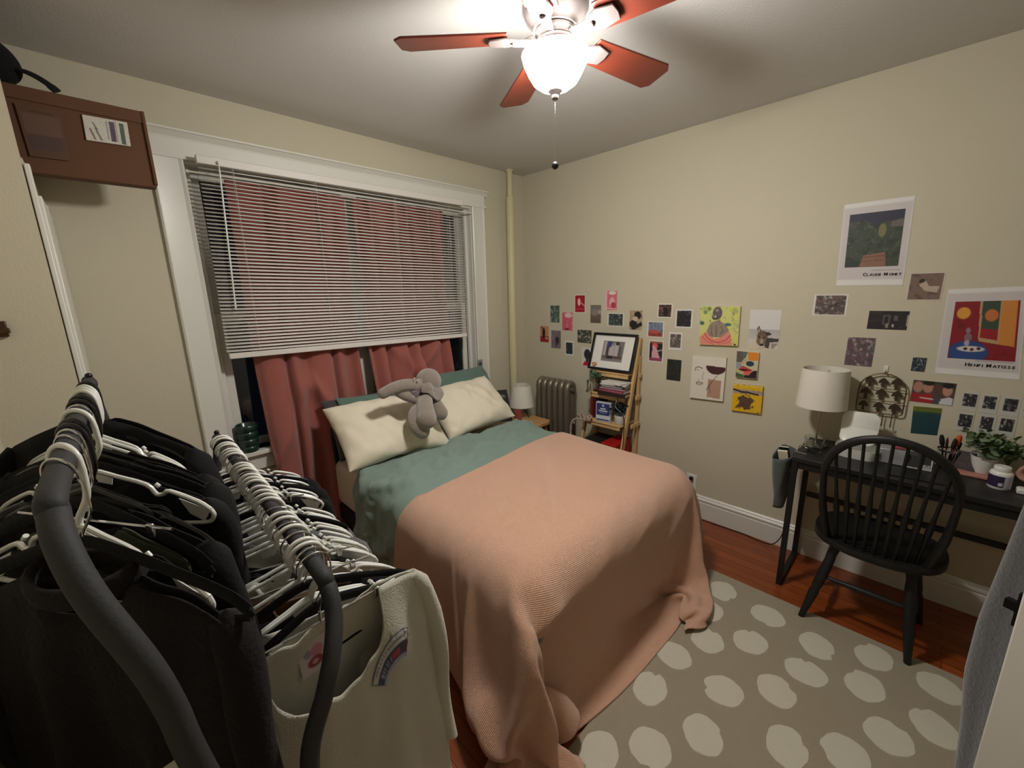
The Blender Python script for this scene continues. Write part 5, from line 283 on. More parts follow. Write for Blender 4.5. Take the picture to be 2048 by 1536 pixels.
[12,0,0,0,0,0,5,8,9,6,0,-11,-18,1,-1,1,9,8,24,27,19,11,-6,3,-29,-31,-24,-11,0,0,0,0,0,0,0,0,0,0,0,0,0,0,0,0,-1,0,1,-1,1,0,11,4,-10,8,3,8,-8,-7,5,0,1,8,0,0,0,3,3,-6,-5,-8,-7,5,-9,22,22,-12,0,4,11,0,0,0,3,0,2,-10,2,1,-6,-4,-3,-6,-2,0,1,-1,0,0,0,0,0,0,0,0,0,0,0,1,3,1,0,-4,-2,4,15,-6,9,4,-3,-13,-7,-12,13,3,0,0,1,0,-4,9,-6,0,-2,0,1,23,1,-1,-2,2,-1,5,-3,0,3,1,1,-16,2,3,2,1,-4,1,-5,-3,-2,0,-5,-2,3,-3,0,0,0,0,0,0,1,-1,-2,8,-1,2,4,13,-1,0,-9,-19,21,-9,-16,24,-7,-5,0,0,3,-5,1,2,4,-4,0,-4,19,-15,22,2,0,-1,-3,5,-3,-1,2,3,-5,-6,2,2,3,5,3,-3,-3,-1,-2,-4,2,-8,-5,-3,-3,-1,0,0,0,0,0,0,5,6,1,6,11,-8,-4,-11,-24,9,19,1,4,8,-23,-14,0,4,-8,5,5,-4,3,-2,0,-1,9,-12,6,14,9,1,-5,3,-7,1,1,4,-6,0,-1,1,8,2,-1,-4,5,-1,-1,1,-8,1,-5,0,-4,-5,-4,-3,-1,0,0,2,-2,-6,4,13,-16,-8,-2,-8,18,22,-27,25,6,-9,-17,-3,0,-3,7,6,-13,-5,-1,10,1,9,-7,11,-3,16,2,1,-2,-8,2,-2,0,4,-7,-3,3,0,12,1,-7,6,0,0,-1,-5,4,2,-1,-2,-1,-2,-4,-5,-5,-6,-4,2,-7,-10,-4,-4,-2,-4,0,11,31,-1,-33,17,14,-17,11,-4,0,4,-2,-10,12,11,-14,-5,12,4,2,8,-4,5,7,0,0,-1,-5,-4,1,-1,-2,-3,-6,18,4,-4,3,1,-1,0,-2,2,0,0,0,-1,0,-1,0,-1,-2,-2,-3,-11,-3,-2,-2,-13,-8,-1,12,28,-1,-22,-4,-12,19,-15,17,-13,0,13,-15,-3,-3,12,4,-9,10,7,5,1,1,1,5,2,0,-1,-1,-11,-2,-1,-1,-1,7,8,1,0,2,-1,1,-1,1,0,0,-1,0,1,-1,1,-1,0,0,0,-1,-2,-4,-4,-7,-6,1,10,2,3,-8,-24,10,1,-11,-7,5,13,0,-1,18,-13,-5,3,11,8,-5,1,4,0,2,1,3,3,0,0,0,-4,-9,-4,-5,8,13,-5,0,5,0,2,0,0,-1,1,0,0,0,-1,1,-1,0,-1,-3,-2,-2,1,1,1,1,1,-9,0,2,-11,-26,10,4,10,-21,3,10,1,0,-12,22,12,-8,-11,20,5,-5,-2,1,-1,0,3,3,3,1,-1,0,-4,-4,-22,15,11,2,-5,-4,7,3,0,0,1,1,0,-1,1,-1,1,-1,-1,-1,0,1,0,0,-3,-1,-1,1,-16,5,-1,2,-23,-2,-1,26,-7,-21,11,2,-1,0,-4,-14,36,9,-22,7,11,5,-9,2,0,1,-1,3,5,1,0,-1,2,-8,6,-7,8,-4,-4,-5,12,1,0,1,0,0,-1,1,-1,1,-1,0,0,0,0,0,-1,-2,1,-3,-3,0,1,-11,-7,-31,5,10,3,1,2,3,7,1,-6,7,1,-10,-9,10,23,-5,0,-1,3,3,0,-2,2,1,4,3,1,0,0,-2,-8,9,0,-1,-3,5,-4,1,1,0,1,0,1,-1,1,-1,1,0,0,0,-1,-1,0,0,-3,0,3,-9,7,0,-19,2,-5,-2,8,7,-20,5,0,-5,2,-4,-2,7,-9,-3,19,5,-9,-1,9,3,7,-1,-2,2,4,5,0,1,0,-1,-2,2,-1,-12,-2,17,-6,3,0,0,0,1,0,0,0,1,-1,0,0,0,0,0,0,0,0,0,-2,-2,-1,3,0,-1,-1,-7,-1,-2,-12,3,-3,-10,6,4,-8,-1,-10,14,2,-7,-4,12,0,3,6,8,-1,2,3,6,1,1,0,-5,4,-1,-11,-6,20,-4,-3,2,1,1,0,0,0,1,0,0,0,0,0,0,0,0,0,-1,1,-1,-2,2,-1,0,1,-1,-1,-1,-2,-10,-3,-1,0,-16,7,-5,7,-2,11,-8,-21,-1,28,-11,10,3,-1,1,6,0,2,7,5,-2,-4,3,0,-15,0,19,1,-10,4,-5,4,1,1,1,0,0,0,0,0,0,1,0,0,0,-1,1,0,0,-2,1,0,0,-1,0,0,2,-1,-16,2,0,-2,-9,-3,-2,15,7,8,0,-7,-10,-2,0,-4,0,0,3,5,2,2,2,10,-5,4,-9,-6,-3,10,17,-8,-5,-2,5,-4,2,1,0,3,0,0,0,1,0,-1,0,1,0,0,0,-1,0,0,0,0,-1,1,-1,1,1,-2,-12,3,-1,-7,2,-5,0,11,7,4,7,-6,-6,0,-3,-6,-3,1,0,0,3,2,4,8,3,-2,0,-18,7,19,1,-6,-2,-3,0,4,-3,2,0,-1,5,0,0,0,0,0,0,0,0,0,0,1,-1,1,-1,0,0,0,0,1,-1,-12,2,4,3,-9,-3,2,0,4,-1,-7,9,15,-4,3,-2,-6,-3,-1,-1,1,0,2,0,4,13,1,-6,-12,12,18,-9,0,-3,-4,0,1,2,-3,2,-1,-1,5,1,-1,0,1,0,-1,0,1,1,-1,1,-1,0,0,0,-1,1,1,-8,3,0,2,-5,-6,0,3,0,4,11,-15,-16,3,30,1,1,-6,-4,-1,0,-1,1,0,1,-1,15,-5,-12,35,-1,-9,-11,-8,11,1,-2,2,2,1,-2,1,-3,-1,5,2,0,-1,0,1,0,0,0,0,0,0,1,0,-2,1,1,-4,-1,0,2,-1,-9,1,-1,4,7,-24,1,26,-2,-15,5,9,11,0,-9,1,0,-1,-1,-1,1,1,6,3,5,8,7,-10,-6,8,-3,0,-3,-2,4,2,1,-1,0,-5,0,5,0,1,0,-1,0,0,-1,2,0,0,0,0,0,0,-1,-2,3,-5,4,-7,-4,1,1,4,-7,-4,-6,3,2,13,-1,-5,6,0,11,-1,0,-1,-2,0,0,0,1,10,7,3,2,-11,4,5,-1,-1,-2,-3,0,5,1,0,0,0,-5,-2,8,0,-1,1,-1,0,1,-1,1,1,-1,0,0,0,0,0,-2,-2,0,-8,2,-1,1,-5,5,-7,-9,-4,13,4,0,0,-5,12,0,1,0,1,0,-2,-2,1,0,9,10,1,4,-10,6,0,0,0,0,-3,-3,0,6,0,0,1,-1,-4,-2,6,1,-1,1,-1,-1,1,0,1,0,0,0,0,-1,2,-5,1,-6,-1,0,1,3,-13,-5,2,-3,-5,6,10,-1,1,7,-1,0,-2,0,0,2,0,-1,-3,0,11,8,0,-2,2,0,0,1,0,0,-1,-3,-2,1,5,0,0,1,0,-5,0,5,1,0,0,0,-2,0,1,1,0,0,0,1,-2,-4,1,-7,1,0,0,-5,-5,0,0,-3,8,-3,5,-1,1,5,2,0,-4,0,0,-1,2,1,0,-4,2,9,0,-2,5,0,1,0,1,1,1,-3,-4,-1,4,2,1,1,1,0,-4,1,4,0,0,0,1,-1,-1,2,1,0,-2,1,-2,-3,-4,-1,1,-1,0,-2,4,0,0,3,1,10,-11,5,1,-2,9,-1,-1,-4,0,0,-1,1,-1,-1,-2,3,4,3,1,2,0,0,1,1,0,2,-2,-4,-2,6,1,1,1,1,0,-3,2,3,1,1,-1,1,-1,0,1,-1,0,2,-7,-1,-6,4,-1,0,0,0,5,0,0,4,2,2,6,-8,2,2,-2,8,2,-3,-5,0,0,-1,2,-1,-6,4,1,-1,3,2,2,1,0,1,1,0,0,-2,-1,0,4,0,1,2,1,0,-3,3,2,1,2,0,0,-1,3,-2,1,-3,-6,-3,5,-2,-1,0,-2,5,3,0,0,5,1,-1,10,-2,-7,2,1,-1,6,4,-3,-4,0,0,-2,-1,0,-4,-2,2,1,2,2,3,-2,0,1,1,1,1,-2,0,1,1,2,1,2,1,1,-1,3,1,1,2,1,0,0,1,0,-6,-2,1,-2,-2,0,-1,1,-8,11,0,0,6,1,0,0,9,-5,-4,1,0,0,4,6,-4,-3,-1,-1,-1,-3,-2,-2,-2,2,1,0,8,-6,1,1,1,1,0,0,-2,3,2,0,1,1,3,1,1,1,2,1,2,1,2,0,-3,2,-5,-1,1,-3,0,0,0,-3,-3,-4,0,1,4,1,2,-1,3,7,-6,-3,1,-3,1,4,7,-6,-1,-1,-4,-1,-2,-3,-1,0,0,0,4,4,-6,0,0,0,1,1,0,-3,6,0,1,2,1,3,1,1,2,3,0,2,2,1,1,-5,-3,3,-3,-1,1,-2,-4,-3,1,-15,0,2,3,1,1,1,-1,4,6,-6,-1,2,-6,-1,3,10,-6,-4,-1,-3,-1,-3,0,0,0,0,-4,18,-14,-1,0,1,0,0,0,0,-2,9,-5,1,1,2,2,2,2,2,3,1,2,0,1,-1,1,-2,-3,0,-6,-4,-3,-1,-4,-4,0,6,1,0,0,1,1,-1,4,6,-8,0,4,-6,-1,0,6,-3,-3,-2,-4,-1,0,0,0,0,-5,9,4,-8,0,0,0,0,0,0,-2,1,2,-1,1,0,2,1,2,2,3,4,1,0,1,-1,-2,-1,-3,-6,-1,-1,0,-1,3,-8,0,5,2,0,0,-1,2,1,-1,4,6,-8,1,4,-5,-1,-2,4,-4,-4,-3,-1,1,0,0,0,-3,-1,17,-11,-2,0,0,0,0,0,0,-4,7,-4,0,0,0,2,1,1,2,3,3,1,1,-2,-3,-5,-2,2,-1,0,1,1,-2,-5,0,5,1,1,-1,1,-1,1,2,0,4,5,-9,2,4,-6,-2,-3,4,-5,-3,0,0,0,0,0,-1,-8,18,-3,-6,0,0,0,0,0,0,-2,3,-1,0,0,0,-1,0,2,0,1,2,1,-1,-3,-2,3,4,0,-1,-1,0,-1,0,-2,0,6,1,-1,1,0,0,0,0,1,1,3,6,-8,0,2,-3,-4,-5,4,-3,-1,0,0,0,0,0,-8,8,12,-11,-1,0,0,0,0,0,-1,-1,3,-1,0,0,0,0,-1,0,1,0,-2,-2,-1,0,-5,0,6,4,1,2,1,-1,-1,0,6,0,1,0,0,0,0,0,0,0,3,2,6,-7,0,1,-6,-4,-6,9,-5,0,0,0,0,0,-3,-6,20,-6,-5,0,0,0,0,0,0,-3,4,-1,0,0,0,0,0,0,0,-2,-3,0,-1,0,1,-4,-6,2,4,0,2,2,2,0,7,0,0,0,0,0,0,0,0,0,-1,2,2,2,-3,-2,3,-8,-2,-5,8,-3,0,0,0,0,-1,-10,15,7,-11,0,0,0,0,0,0,-1,1,0,0,0,0,0,0,0,-1,-1,-1,-2,-1,-1,0,2,0,-4,-2,1,-1,0,0,5,2,0,0,0,0,0,0,0,0,0,0,0,0,2,-2,-4,0,4,-6,-3,1,1,0,0,0,0,0,-8,2,18,-8,-4,0,0,0,0,0,0,-1,1,0,0,1,-1,0,0,0,-2,-2,-2,-1,-1,-1,-1,-1,1,0,-1,0,0,0,7,0,0,0,0,0,0,0,0,0,1,0,-1,1,1,-1,-2,-6,-2,8,-5,-3,3,-1,0,0,0,0,-3,-8,17,4,-10,0,0,0,0,0,0,-1,1,0,0,0,0,0,0,-1,-1,-3,-2,-2,0,0,0,0,-1,-1,0,0,0,0,7,0,0,0,0,0,0,0,0,0,-1,0,1,-1,1,1,-3,-2,-4,-4,12,-7,-1,1,0,0,0,0,0,-10,8,14,-10,-2,0,0,0,0,0,0,0,0,0,1,-1,0,0,0,-3,-2,-2,-1,-1,0,0,0,-1,0,-1,1,-1,0,7,0,0,0,0,0,0,0,0,0,0,0,0,-1,-2,1,-1,-2,1,-5,-5,14,-7,0,0,0,0,0,0,-6,-3,18,-1,-8,0,0,0,0,0,0,0,0,0,1,-1,0,0,-2,-2,-2,-2,0,0,-1,0,0,0,0,0,-1,0,0,7,0,0,0,0,0,0,0,0,0,0,0,-1,0,0,-3,2,-2,-1,4,-7,-5,11,-5,0,0,0,0,0,-2,-9,11,12,-11,-1,0,0,0,0,0,0,0,0,1,-1,0,0,-2,-3,-2,0,-2,-1,1,0,0,0,0,0,0,0,-1,7,0,0,0,0,0,0,1,0,0,0,-1,0,0,-2,-2,-3,1,-1,2,5,-8,-4,7,-2,0,0,0,0,0,-8,1,18,-5,-6,0,1,-1,0,0,0,0,0,1,-1,0,0,-3,-2,-2,-1,-1,0,0,0,-1,1,0,0,0,0,-1,8,0,-1,0,0,0,0,0,0,0,0,2,-3,-1,-1,0,-2,-5,0,1,3,6,-7,-2,3,-1,0,0,1,-1,-4,-7,14,8,-10,-1,0,1,-1,0,1,-1,0,1,-1,0,-1,-2,-2,-2,-1,-1,0,0,-1,1,0,0,0,-1,0,1,7,0,1,0,-1,1,0,-1,0,0,0,-1,4,-5,-1,-1,-1,-1,-4,-2,1,3,9,-8,-1,1,0,0,0,1,-2,-9,4,18,-8,-4,0,1,0,0,-1,1,-1,1,0,-1,-2,-2,-2,-1,-2,0,0,-1,1,0,0,-1,0,1,0,0,7,0,0,0,1,-1,0,0,0,0,0,0,-1,5,-7,-1,-2,-1,1,-2,-3,1,1,11,-9,0,0,1,-1,1,0,-6,-6,17,4,-9,-1,1,-1,0,0,0,0,1,-1,0,-2,-3,-2,-1,-1,-1,0,1,0,0,-1,1,0,0,0,0,7,0,0,0,0,0,0,0,0,0,0,0,-1,-2,6,-8,-1,-2,1,2,-2,-3,0,3,8,-8,0,0,1,0,1,-3,-8,4,17,-9,-3,0,2,-1,0,0,0,-1,1,-1,-2,-2,-3,-1,-1,0,0,0,-1,0,1,0,0,-1,0,0,7,0,0,0,0,0,0,0,0,0,0,0,0,-2,-3,6,-7,0,-2,1,2,-2,-3,-5,11,3,-6,0,0,1,1,0,-7,-5,15,5,-10,0,2,-1,0,0,-1,1,-1,0,-4,-2,-1,-2,-1,0,0,0,1,0,0,-1,0,1,0,0,7,0,0,0,0,0,0,0,0,0,0,0,-1,-1,-2,-4,8,-7,0,-2,2,2,-2,-1,-9,15,-1,-3,0,0,0,2,-4,-8,7,12,-6,-4,1,0,0,0,0,0,0,-2,-3,-2,-1,-1,-1,0,0,0,-1,0,0,1,0,0,0,0,7,0,0,0,0,0,0,0,0,0,0,0,-2,0,-1,-3,-8,18,-8,-3,-2,2,3,-2,-2,-8,18,-9,1,0,0,1,1,-7,-5,14,3,-8,0,2,-1,0,0,0,0,-2,-3,-3,-1,-2,0,0,0,0,1,0,0,-1,0,0,0,0,8,0,0,-1,0,0,0,0,0,0,0,-1,2,-2,-4,-1,-1,-11,18,2,-8,-3,2,5,-3,-4,-7,20,-10,0,1,0,1,-2,-7,3,12,-5,-4,2,-1,0,0,-1,0,-3,-3,0,-3,0,0,0,-1,0,0,0,0,1,0,0,0,0,7,0,0,1,0,0,0,0,0,-1,0,0,-2,0,0,-4,-1,-1,-8,8,13,-6,-9,0,9,-1,-7,-4,13,-6,0,1,1,0,-5,-3,8,4,-5,-1,1,0,0,-1,-1,-4,-2,-2,0,-2,0,0,1,0,-1,0,0,0,0,0,0,0,7,0,0,0,0,0,0,0,0,1,0,-1,-1,-1,-1,2,0,-2,-2,-8,0,15,5,-11,-8,9,3,-8,0,6,-3,0,0,2,-1,-6,1,8,-2,-2,0,-1,1,-2,0,-5,-1,-2,-2,1,-1,0,0,0,1,0,-1,0,0,0,0,0,7,0,0,0,0,0,0,0,0,0,0,0,-1,-5,2,-7,4,4,4,1,-6,-10,2,15,1,-13,5,5,-8,2,2,-1,0,0,0,-2,-3,3,4,-2,0,-1,0,-3,-3,-2,-1,-2,-1,-1,1,0,0,0,0,0,1,0,0,0,0,0,8,0,-1,0,0,0,0,0,1,0,0,-1,-1,1,0,6,-7,-3,-3,0,1,3,-1,-6,3,8,-4,-1,3,-3,0,0,0,0,1,-1,-2,-1,2,2,-1,0,-1,-3,-6,-1,-1,0,-1,0,-1,1,0,0,0,0,0,0,0,0,0,0],
  ]),
}
def cloth_points(k):
    nx, ny, data = CLOTH[k]; out = []
    for steps in data:
        a = []
        for n, d in enumerate(steps):
            i, j = n % nx, n//nx
            a.append(d+(a[n-1]+a[n-nx]-a[n-nx-1] if i and j else a[n-1] if i else a[n-nx] if j else 0))
        out.append(a)
    return nx, ny, [Vector(t)/1000 for t in zip(*out)]
# ================================================================== the room
YB = -1.25                                   # wall behind the camera
m = MB(); m.bb(-1.0, XR+.1, YB-.1, YW+.4, -.1, 0); struct('floor', m, FLOORM)
m = MB(); m.bb(-1.0, XR+.1, YB-.1, YW+.4, ZC, ZC+.1); struct('ceiling', m, CEIL)
m = MB(); m.bb(XR, XR+.12, YB-.1, YW+.3, 0, ZC); struct('wall_right', m, WALL)
m = MB(); m.bb(-.42, -.30, YB, 2.1, 0, ZC); struct('wall_left', m, WALL)
m = MB(); m.bb(-.42, XR, YB-.12, YB, 0, ZC); struct('wall_front', m, WALL)
WX0, WX1, WZ0, WZ1 = .40, 2.22, .74, 2.265   # window opening
m = MB()
m.bb(-1.0, WX0, YW, YW+.22, 0, ZC); m.bb(WX1, XR, YW, YW+.22, 0, ZC); m.bb(WX0, WX1, YW, YW+.22, 0, WZ0); m.bb(WX0, WX1, YW, YW+.22, WZ1, ZC)
struct('wall_back', m, WALL)
# closet bump beside the window: front face, solid body, open ledge above
m = MB(); m.bb(-1.0, -.095, 2.1, 2.14, 0, ZC); m.bb(-1.0, -.092, 2.14, YW, 0, 2.06); struct('wall_closet', m, WALL)
m = MB(); m.bb(-.092, -.078, 2.115, 2.15, 0, 2.04); m.bb(-.092, -.07, 2.15, 2.6, 0, 1.95); m.bb(-.092, -.074, 2.6, 2.66, 0, 1.99)
struct('trim_1', m, WHITE, bevel=.003)
# baseboards
def base_prof(): return [(0, 0), (.018, 0), (.018, .115), (.013, .125), (.020, .132), (.020, .142), (.012, .150), (.012, .158), (.006, .165), (0, .165)]
def baseboard(name, O, U, L):
    m = MB(); m.prism(base_prof(), O, U, (0, 0, 1), L); return struct(name, m, WHITE, angle=25)
o = MB(); o.prism([(-a, b) for a, b in base_prof()][::-1], (XR, YW, 0), (1, 0, 0), (0, 0, 1), YW-YB); struct('baseboard_right', o, WHITE, angle=25)
o = MB(); o.prism([(-a, b) for a, b in base_prof()][::-1], (-.07, YW, 0), (0, 1, 0), (0, 0, 1), -(XR+.07)); struct('baseboard_back', o, WHITE, angle=25)
# window: casing, head with crown, jambs, sill, two sashes, glass
w = thing('window_1', None, None, ((WX0+WX1)/2, YW, WZ0)); w['kind'] = 'structure'
for sx, x0, x1 in ((-1, .285, WX0+.012), (1, WX1-.012, 2.335)):
    m = MB(); pr = [(0, 0), (0, .02), (.008, .026), (.02, .022), (x1-x0-.02, .022), (x1-x0-.008, .028), (x1-x0, .02), (x1-x0, 0)]
    m.prism([(a, -b) for a, b in pr][::-1], (x0, YW, WZ0-.04), (1, 0, 0), (0, 1, 0), WZ1-WZ0+.04); m.build('casing', WHITE, w, angle=25)
m = MB(); m.bb(.272, 2.348, YW-.03, YW, WZ1-.004, WZ1+.016); m.bb(.285, 2.335, YW-.024, YW, WZ1+.016, WZ1+.085)
cr = [(0, 0), (-.026, 0), (-.028, .006), (-.036, .014), (-.05, .026), (-.058, .028), (-.058, .036), (0, .036)]
m.prism([(a, b) for a, b in cr][::-1], (.262, YW, WZ1+.083), (0, 1, 0), (0, 0, 1), 2.358-.262); m.build('head_casing', WHITE, w, angle=25)
m = MB(); m.bb(WX0-.0, WX0+.016, YW, YW+.21, WZ0, WZ1); m.bb(WX1-.016, WX1, YW, YW+.21, WZ0, WZ1); m.bb(WX0, WX1, YW, YW+.21, WZ1-.016, WZ1)
m.bb(WX0+.016, WX0+.04, YW+.05, YW+.075, WZ0, WZ1); m.bb(WX1-.04, WX1-.016, YW+.05, YW+.075, WZ0, WZ1); m.build('jamb', WHITE, w, bevel=.002)
m = MB(); m.bb(.25, 2.37, YW-.05, YW+.21, WZ0-.025, WZ0); m.build('sill', WHITE, w, bevel=.004)
m = MB(); m.bb(.285, 2.335, YW-.018, YW, WZ0-.12, WZ0-.025); m.build('apron', WHITE, w, bevel=.003)
xm = 1.255
m = MB(); m.bb(xm-.05, xm+.05, YW+.06, YW+.2, WZ0, WZ1-.016); m.build('mullion', WHITE, w, bevel=.003)
for a, b in ((WX0+.04, xm-.05), (xm+.05, WX1-.04)):
    for z0, z1, y in ((WZ0, 1.52, YW+.085), (1.49, WZ1-.016, YW+.125)):
        m = MB(); t = .045
        m.bb(a, a+t, y, y+.034, z0, z1); m.bb(b-t, b, y, y+.034, z0, z1); m.bb(a+t, b-t, y, y+.034, z0, z0+t); m.bb(a+t, b-t, y, y+.034, z1-t, z1)
        f = m.build('sash', WHITE, w, bevel=.002)
        m = MB(); m.bb(a+t, b-t, y+.014, y+.018, z0+t, z1-t); m.build('pane', GLASS, f)
# small paper print stuck to the casing
nx = thing('heating_pipe', 'cream painted vertical heating pipe in the corner right of the window', 'pipe', (2.585, 2.6, 0))
m = MB(); m.lathe([(.034, 0), (.034, 2.36), (.031, 2.372), (.024, 2.374)], (2.585, 2.6, 0), 24); m.build('sleeve', PIPE, nx)
m = MB(); m.lathe([(.0235, 2.36), (.0235, ZC-.012), (.03, ZC-.01), (.033, ZC)], (2.585, 2.6, 0), 24); m.build('riser', PIPE, nx)

# near white door at the right edge of view, with latch
d = thing('door_1', None, None, (1.19, -.205, 0)); d['kind'] = 'structure'
A, B = Vector((1.20, -.205, 0)), Vector((.80, -.93, 0)); U = (B-A).normalized(); N = Vector((U.y, -U.x, 0))
N = N if N.dot(Vector((1, 0, 0))) > 0 else -N     # towards the room's right side
Md = Matrix((U, N, (0, 0, 1))).transposed()
m = MB(); m.box((A+B)/2+N*.0175+Vector((0, 0, 1.02)), ((B-A).length, .035, 2.04), Md); m.build('door_leaf', WHITE, d, bevel=.004)
m = MB(); m.box(A-U*.002+N*.0175+Vector((0, 0, .955)), (.006, .026, .075), Md); m.box(A-U*.012+N*.0175+Vector((0, 0, .955)), (.024, .013, .02), Md)
m.lathe([(.0, -.055), (.018, -.055), (.027, -.045), (.029, -.03), (.02, -.016), (.011, -.012), (.011, 0), (.026, 0)], A+U*.06+N*.035+Vector((0, 0, .955)), 20, 0, Matrix((U, (0, 0, 1), -N)).transposed())
m.build('latch_and_knob', BLKPL, d)

# ================================================================== lights and world
w = bpy.data.worlds.new('night'); sc.world = w; w.use_nodes = True
w.node_tree.nodes['Background'].inputs[0].default_value = (.0004, .0005, .0008, 1)
sc.view_settings.view_transform = 'Standard'; sc.view_settings.look = 'None'; sc.view_settings.gamma = 1; sc.view_settings.use_curve_mapping = False
sc.view_settings.exposure = 2.1
sc.cycles.use_adaptive_sampling = True; sc.cycles.adaptive_threshold = .03; sc.cycles.max_bounces = 6; sc.cycles.diffuse_bounces = 4; sc.cycles.glossy_bounces = 3; sc.cycles.transmission_bounces = 6; sc.cycles.caustics_reflective = False; sc.cycles.caustics_refractive = False

# ================================================================== ceiling fan
FX, FY = 1.203, .985
fan = thing('ceiling_fan', 'white ceiling fan with five red-brown blades and a lit frosted glass bowl', 'ceiling fan', (FX, FY, 2.2))
FANW = mat('fan_brushed_metal', (128, 118, 116), .25, metal=.5, coat=.2)
BLADE = mat('mahogany_fan_blade', (98, 40, 26), .4, var=.25, vscale=12, coat=.2)
BOWL = mat('lit_frosted_glass', (255, 252, 245), .4, emit=1)
BOWL.node_tree.nodes['Principled BSDF'].inputs['Emission Strength'].default_value = 46
m = MB(); m.lathe([(0, ZC), (.085, ZC), (.092, ZC-.02), (.092, ZC-.045), (.10, ZC-.055), (.108, ZC-.075), (.108, ZC-.10), (.095, ZC-.125), (.08, ZC-.14), (.072, ZC-.15), (.072, ZC-.156), (0, ZC-.156)], (FX, FY, 0), 48); m.build('motor_housing', FANW, fan, angle=50)
m = MB(); m.lathe([(0, 2.424), (.06, 2.424), (.066, 2.42), (.066, 2.412), (.058, 2.408), (.058, 2.396), (.064, 2.392), (.064, 2.386), (.05, 2.38), (.05, 2.372), (0, 2.372)], (FX, FY, 0), 40); m.build('switch_housing', FANW, fan, angle=50)
m = MB(); m.lathe([(0, 2.374), (.070, 2.374), (.086, 2.366), (.087, 2.352), (0, 2.350)], (FX, FY, 0), 48); m.build('fitter_rim', FANW, fan, angle=50)
m = MB(); m.lathe([(.088, 2.350), (.096, 2.356), (.104, 2.358), (.110, 2.354), (.107, 2.345), (.104, 2.340), (.104, 2.332), (.097, 2.318), (.088, 2.30), (.074, 2.278), (.052, 2.262), (.03, 2.256), (0.001, 2.254)], (FX, FY, 0), 48); m.build('glass_bowl', BOWL, fan, angle=80)
m = MB(); m.lathe([(0, 2.258), (.022, 2.257), (.024, 2.25), (.016, 2.243), (.011, 2.238), (.013, 2.233), (.009, 2.226), (0, 2.224)], (FX, FY, 0), 20); m.build('finial', FANW, fan, angle=60)
ch = MB(); z = 2.226
while z > 2.035: ch.ell((FX, FY, z), (.0017, .0017, .0021), 6, 4); z -= .0052
ch.tube([(FX, FY, 2.226), (FX, FY, 2.03)], .0007, 5); co = ch.build('pull_chain', CHROME, fan)
m = MB(); m.ell((FX, FY, 2.024), (.0125, .0125, .0125), 16, 10); m.build('pull_ball', BLK, co)
for k in range(5):
    a = R(60.5+72*k); ca, sa = math.cos(a), math.sin(a); M = Matrix(((ca, -sa, 0), (sa, ca, 0), (0, 0, 1)))
    tilt = Matrix.Rotation(R(-12), 3, 'X')
    m = MB(); n = 14; out = []
    for i in range(n+1):
        t = i/n; wdt = lerp(.052, .068, t)*(1 if t < .93 else math.sqrt(max(.0, 1-((t-.93)/.07)**2))*.35+.65)
        out.append((lerp(.155, .52, t), wdt))
    poly = [(x, w_) for x, w_ in out]+[(x, -w_) for x, w_ in out[::-1]]
    m.prism(poly, (0, 0, 0), (1, 0, 0), (0, 1, 0), .007); m.v = [M @ (tilt @ v)+Vector((FX, FY, 2.405)) for v in m.v]
    bl = m.build('blade', BLADE, fan, bevel=.002)
    m = MB(); m.prism([(.06, .014), (.12, .02), (.16, .04), (.215, .03), (.22, 0), (.215, -.03), (.16, -.04), (.12, -.02), (.06, -.014)], (0, 0, -.004), (1, 0, 0), (0, 1, 0), -.006)
    m.tube([(.07, 0, .0), (.10, 0, -.01), (.14, 0, -.008)], .012, 8)
    m.v = [M @ (tilt @ v)+Vector((FX, FY, 2.405)) for v in m.v]; m.build('blade_bracket', FANW, bl, bevel=.002)

# ================================================================== box on the ledge
BOXM = mat('brown_cardboard', (98, 66, 46), .85, var=.05, vscale=5, bump=.05, scale=30)
bx = thing('cardboard_box', 'long brown cardboard box with a shipping label, on the closet ledge', 'box', (-.1, 2.39, 2.062))
m = MB(); m.bb(-.50, .262, 2.36, 2.425, 2.062, 2.342); m.build('carton', BOXM, bx, bevel=.003)
m = MB(); m.bb(.255, .2655, 2.35, 2.425, 2.07, 2.345); m.bb(-.5, .264, 2.354, 2.36, 2.30, 2.3445); m.build('flap', BOXM, bx, bevel=.002)
a, b, c, e = (at(x, y, 'y', 2.353) for x, y in ((164, 229), (254, 245), (173, 280), (262, 293)))
for q in (a, b, c, e): q.y = 2.353
lab = [('b', (206, 200, 190)), ('l', [(.2, .25), (.28, .5)], .02, (90, 80, 76)), ('l', [(.12, .5), (.2, .92)], .03, (120, 95, 92)), ('l', [(.24, .45), (.34, .92)], .03, (110, 98, 94)), ('r', .5, .12, .53, .85, (150, 150, 152)), ('r', .56, .1, .68, .9, (82, 70, 84)), ('r', .70, .05, .725, .92, (128, 118, 126)), ('r', .79, .1, .91, .95, (72, 92, 78)), ('n', .25, 30, (150, 140, 134), 3)]
panel('shipping_label', a, b, c, e, lab, res=56, parent=bx, thick=.0006)
a, b, c, e = (at(x, y, 'y', 2.353) for x, y in ((28, 205), (122, 224), (60, 312), (140, 322)))
for q in (a, b, c, e): q.y = 2.3535
cp = [('b', (90, 60, 42)), ('r', .06, .16, .94, .86, (100, 72, 58)), ('r', .06, .55, .94, .86, (78, 56, 52)), ('r', .3, .08, .8, .12, (66, 42, 30))]
panel('tape_patch', a, b, c, e, cp, res=30, parent=bx, thick=.0004, edge=(90, 60, 42))
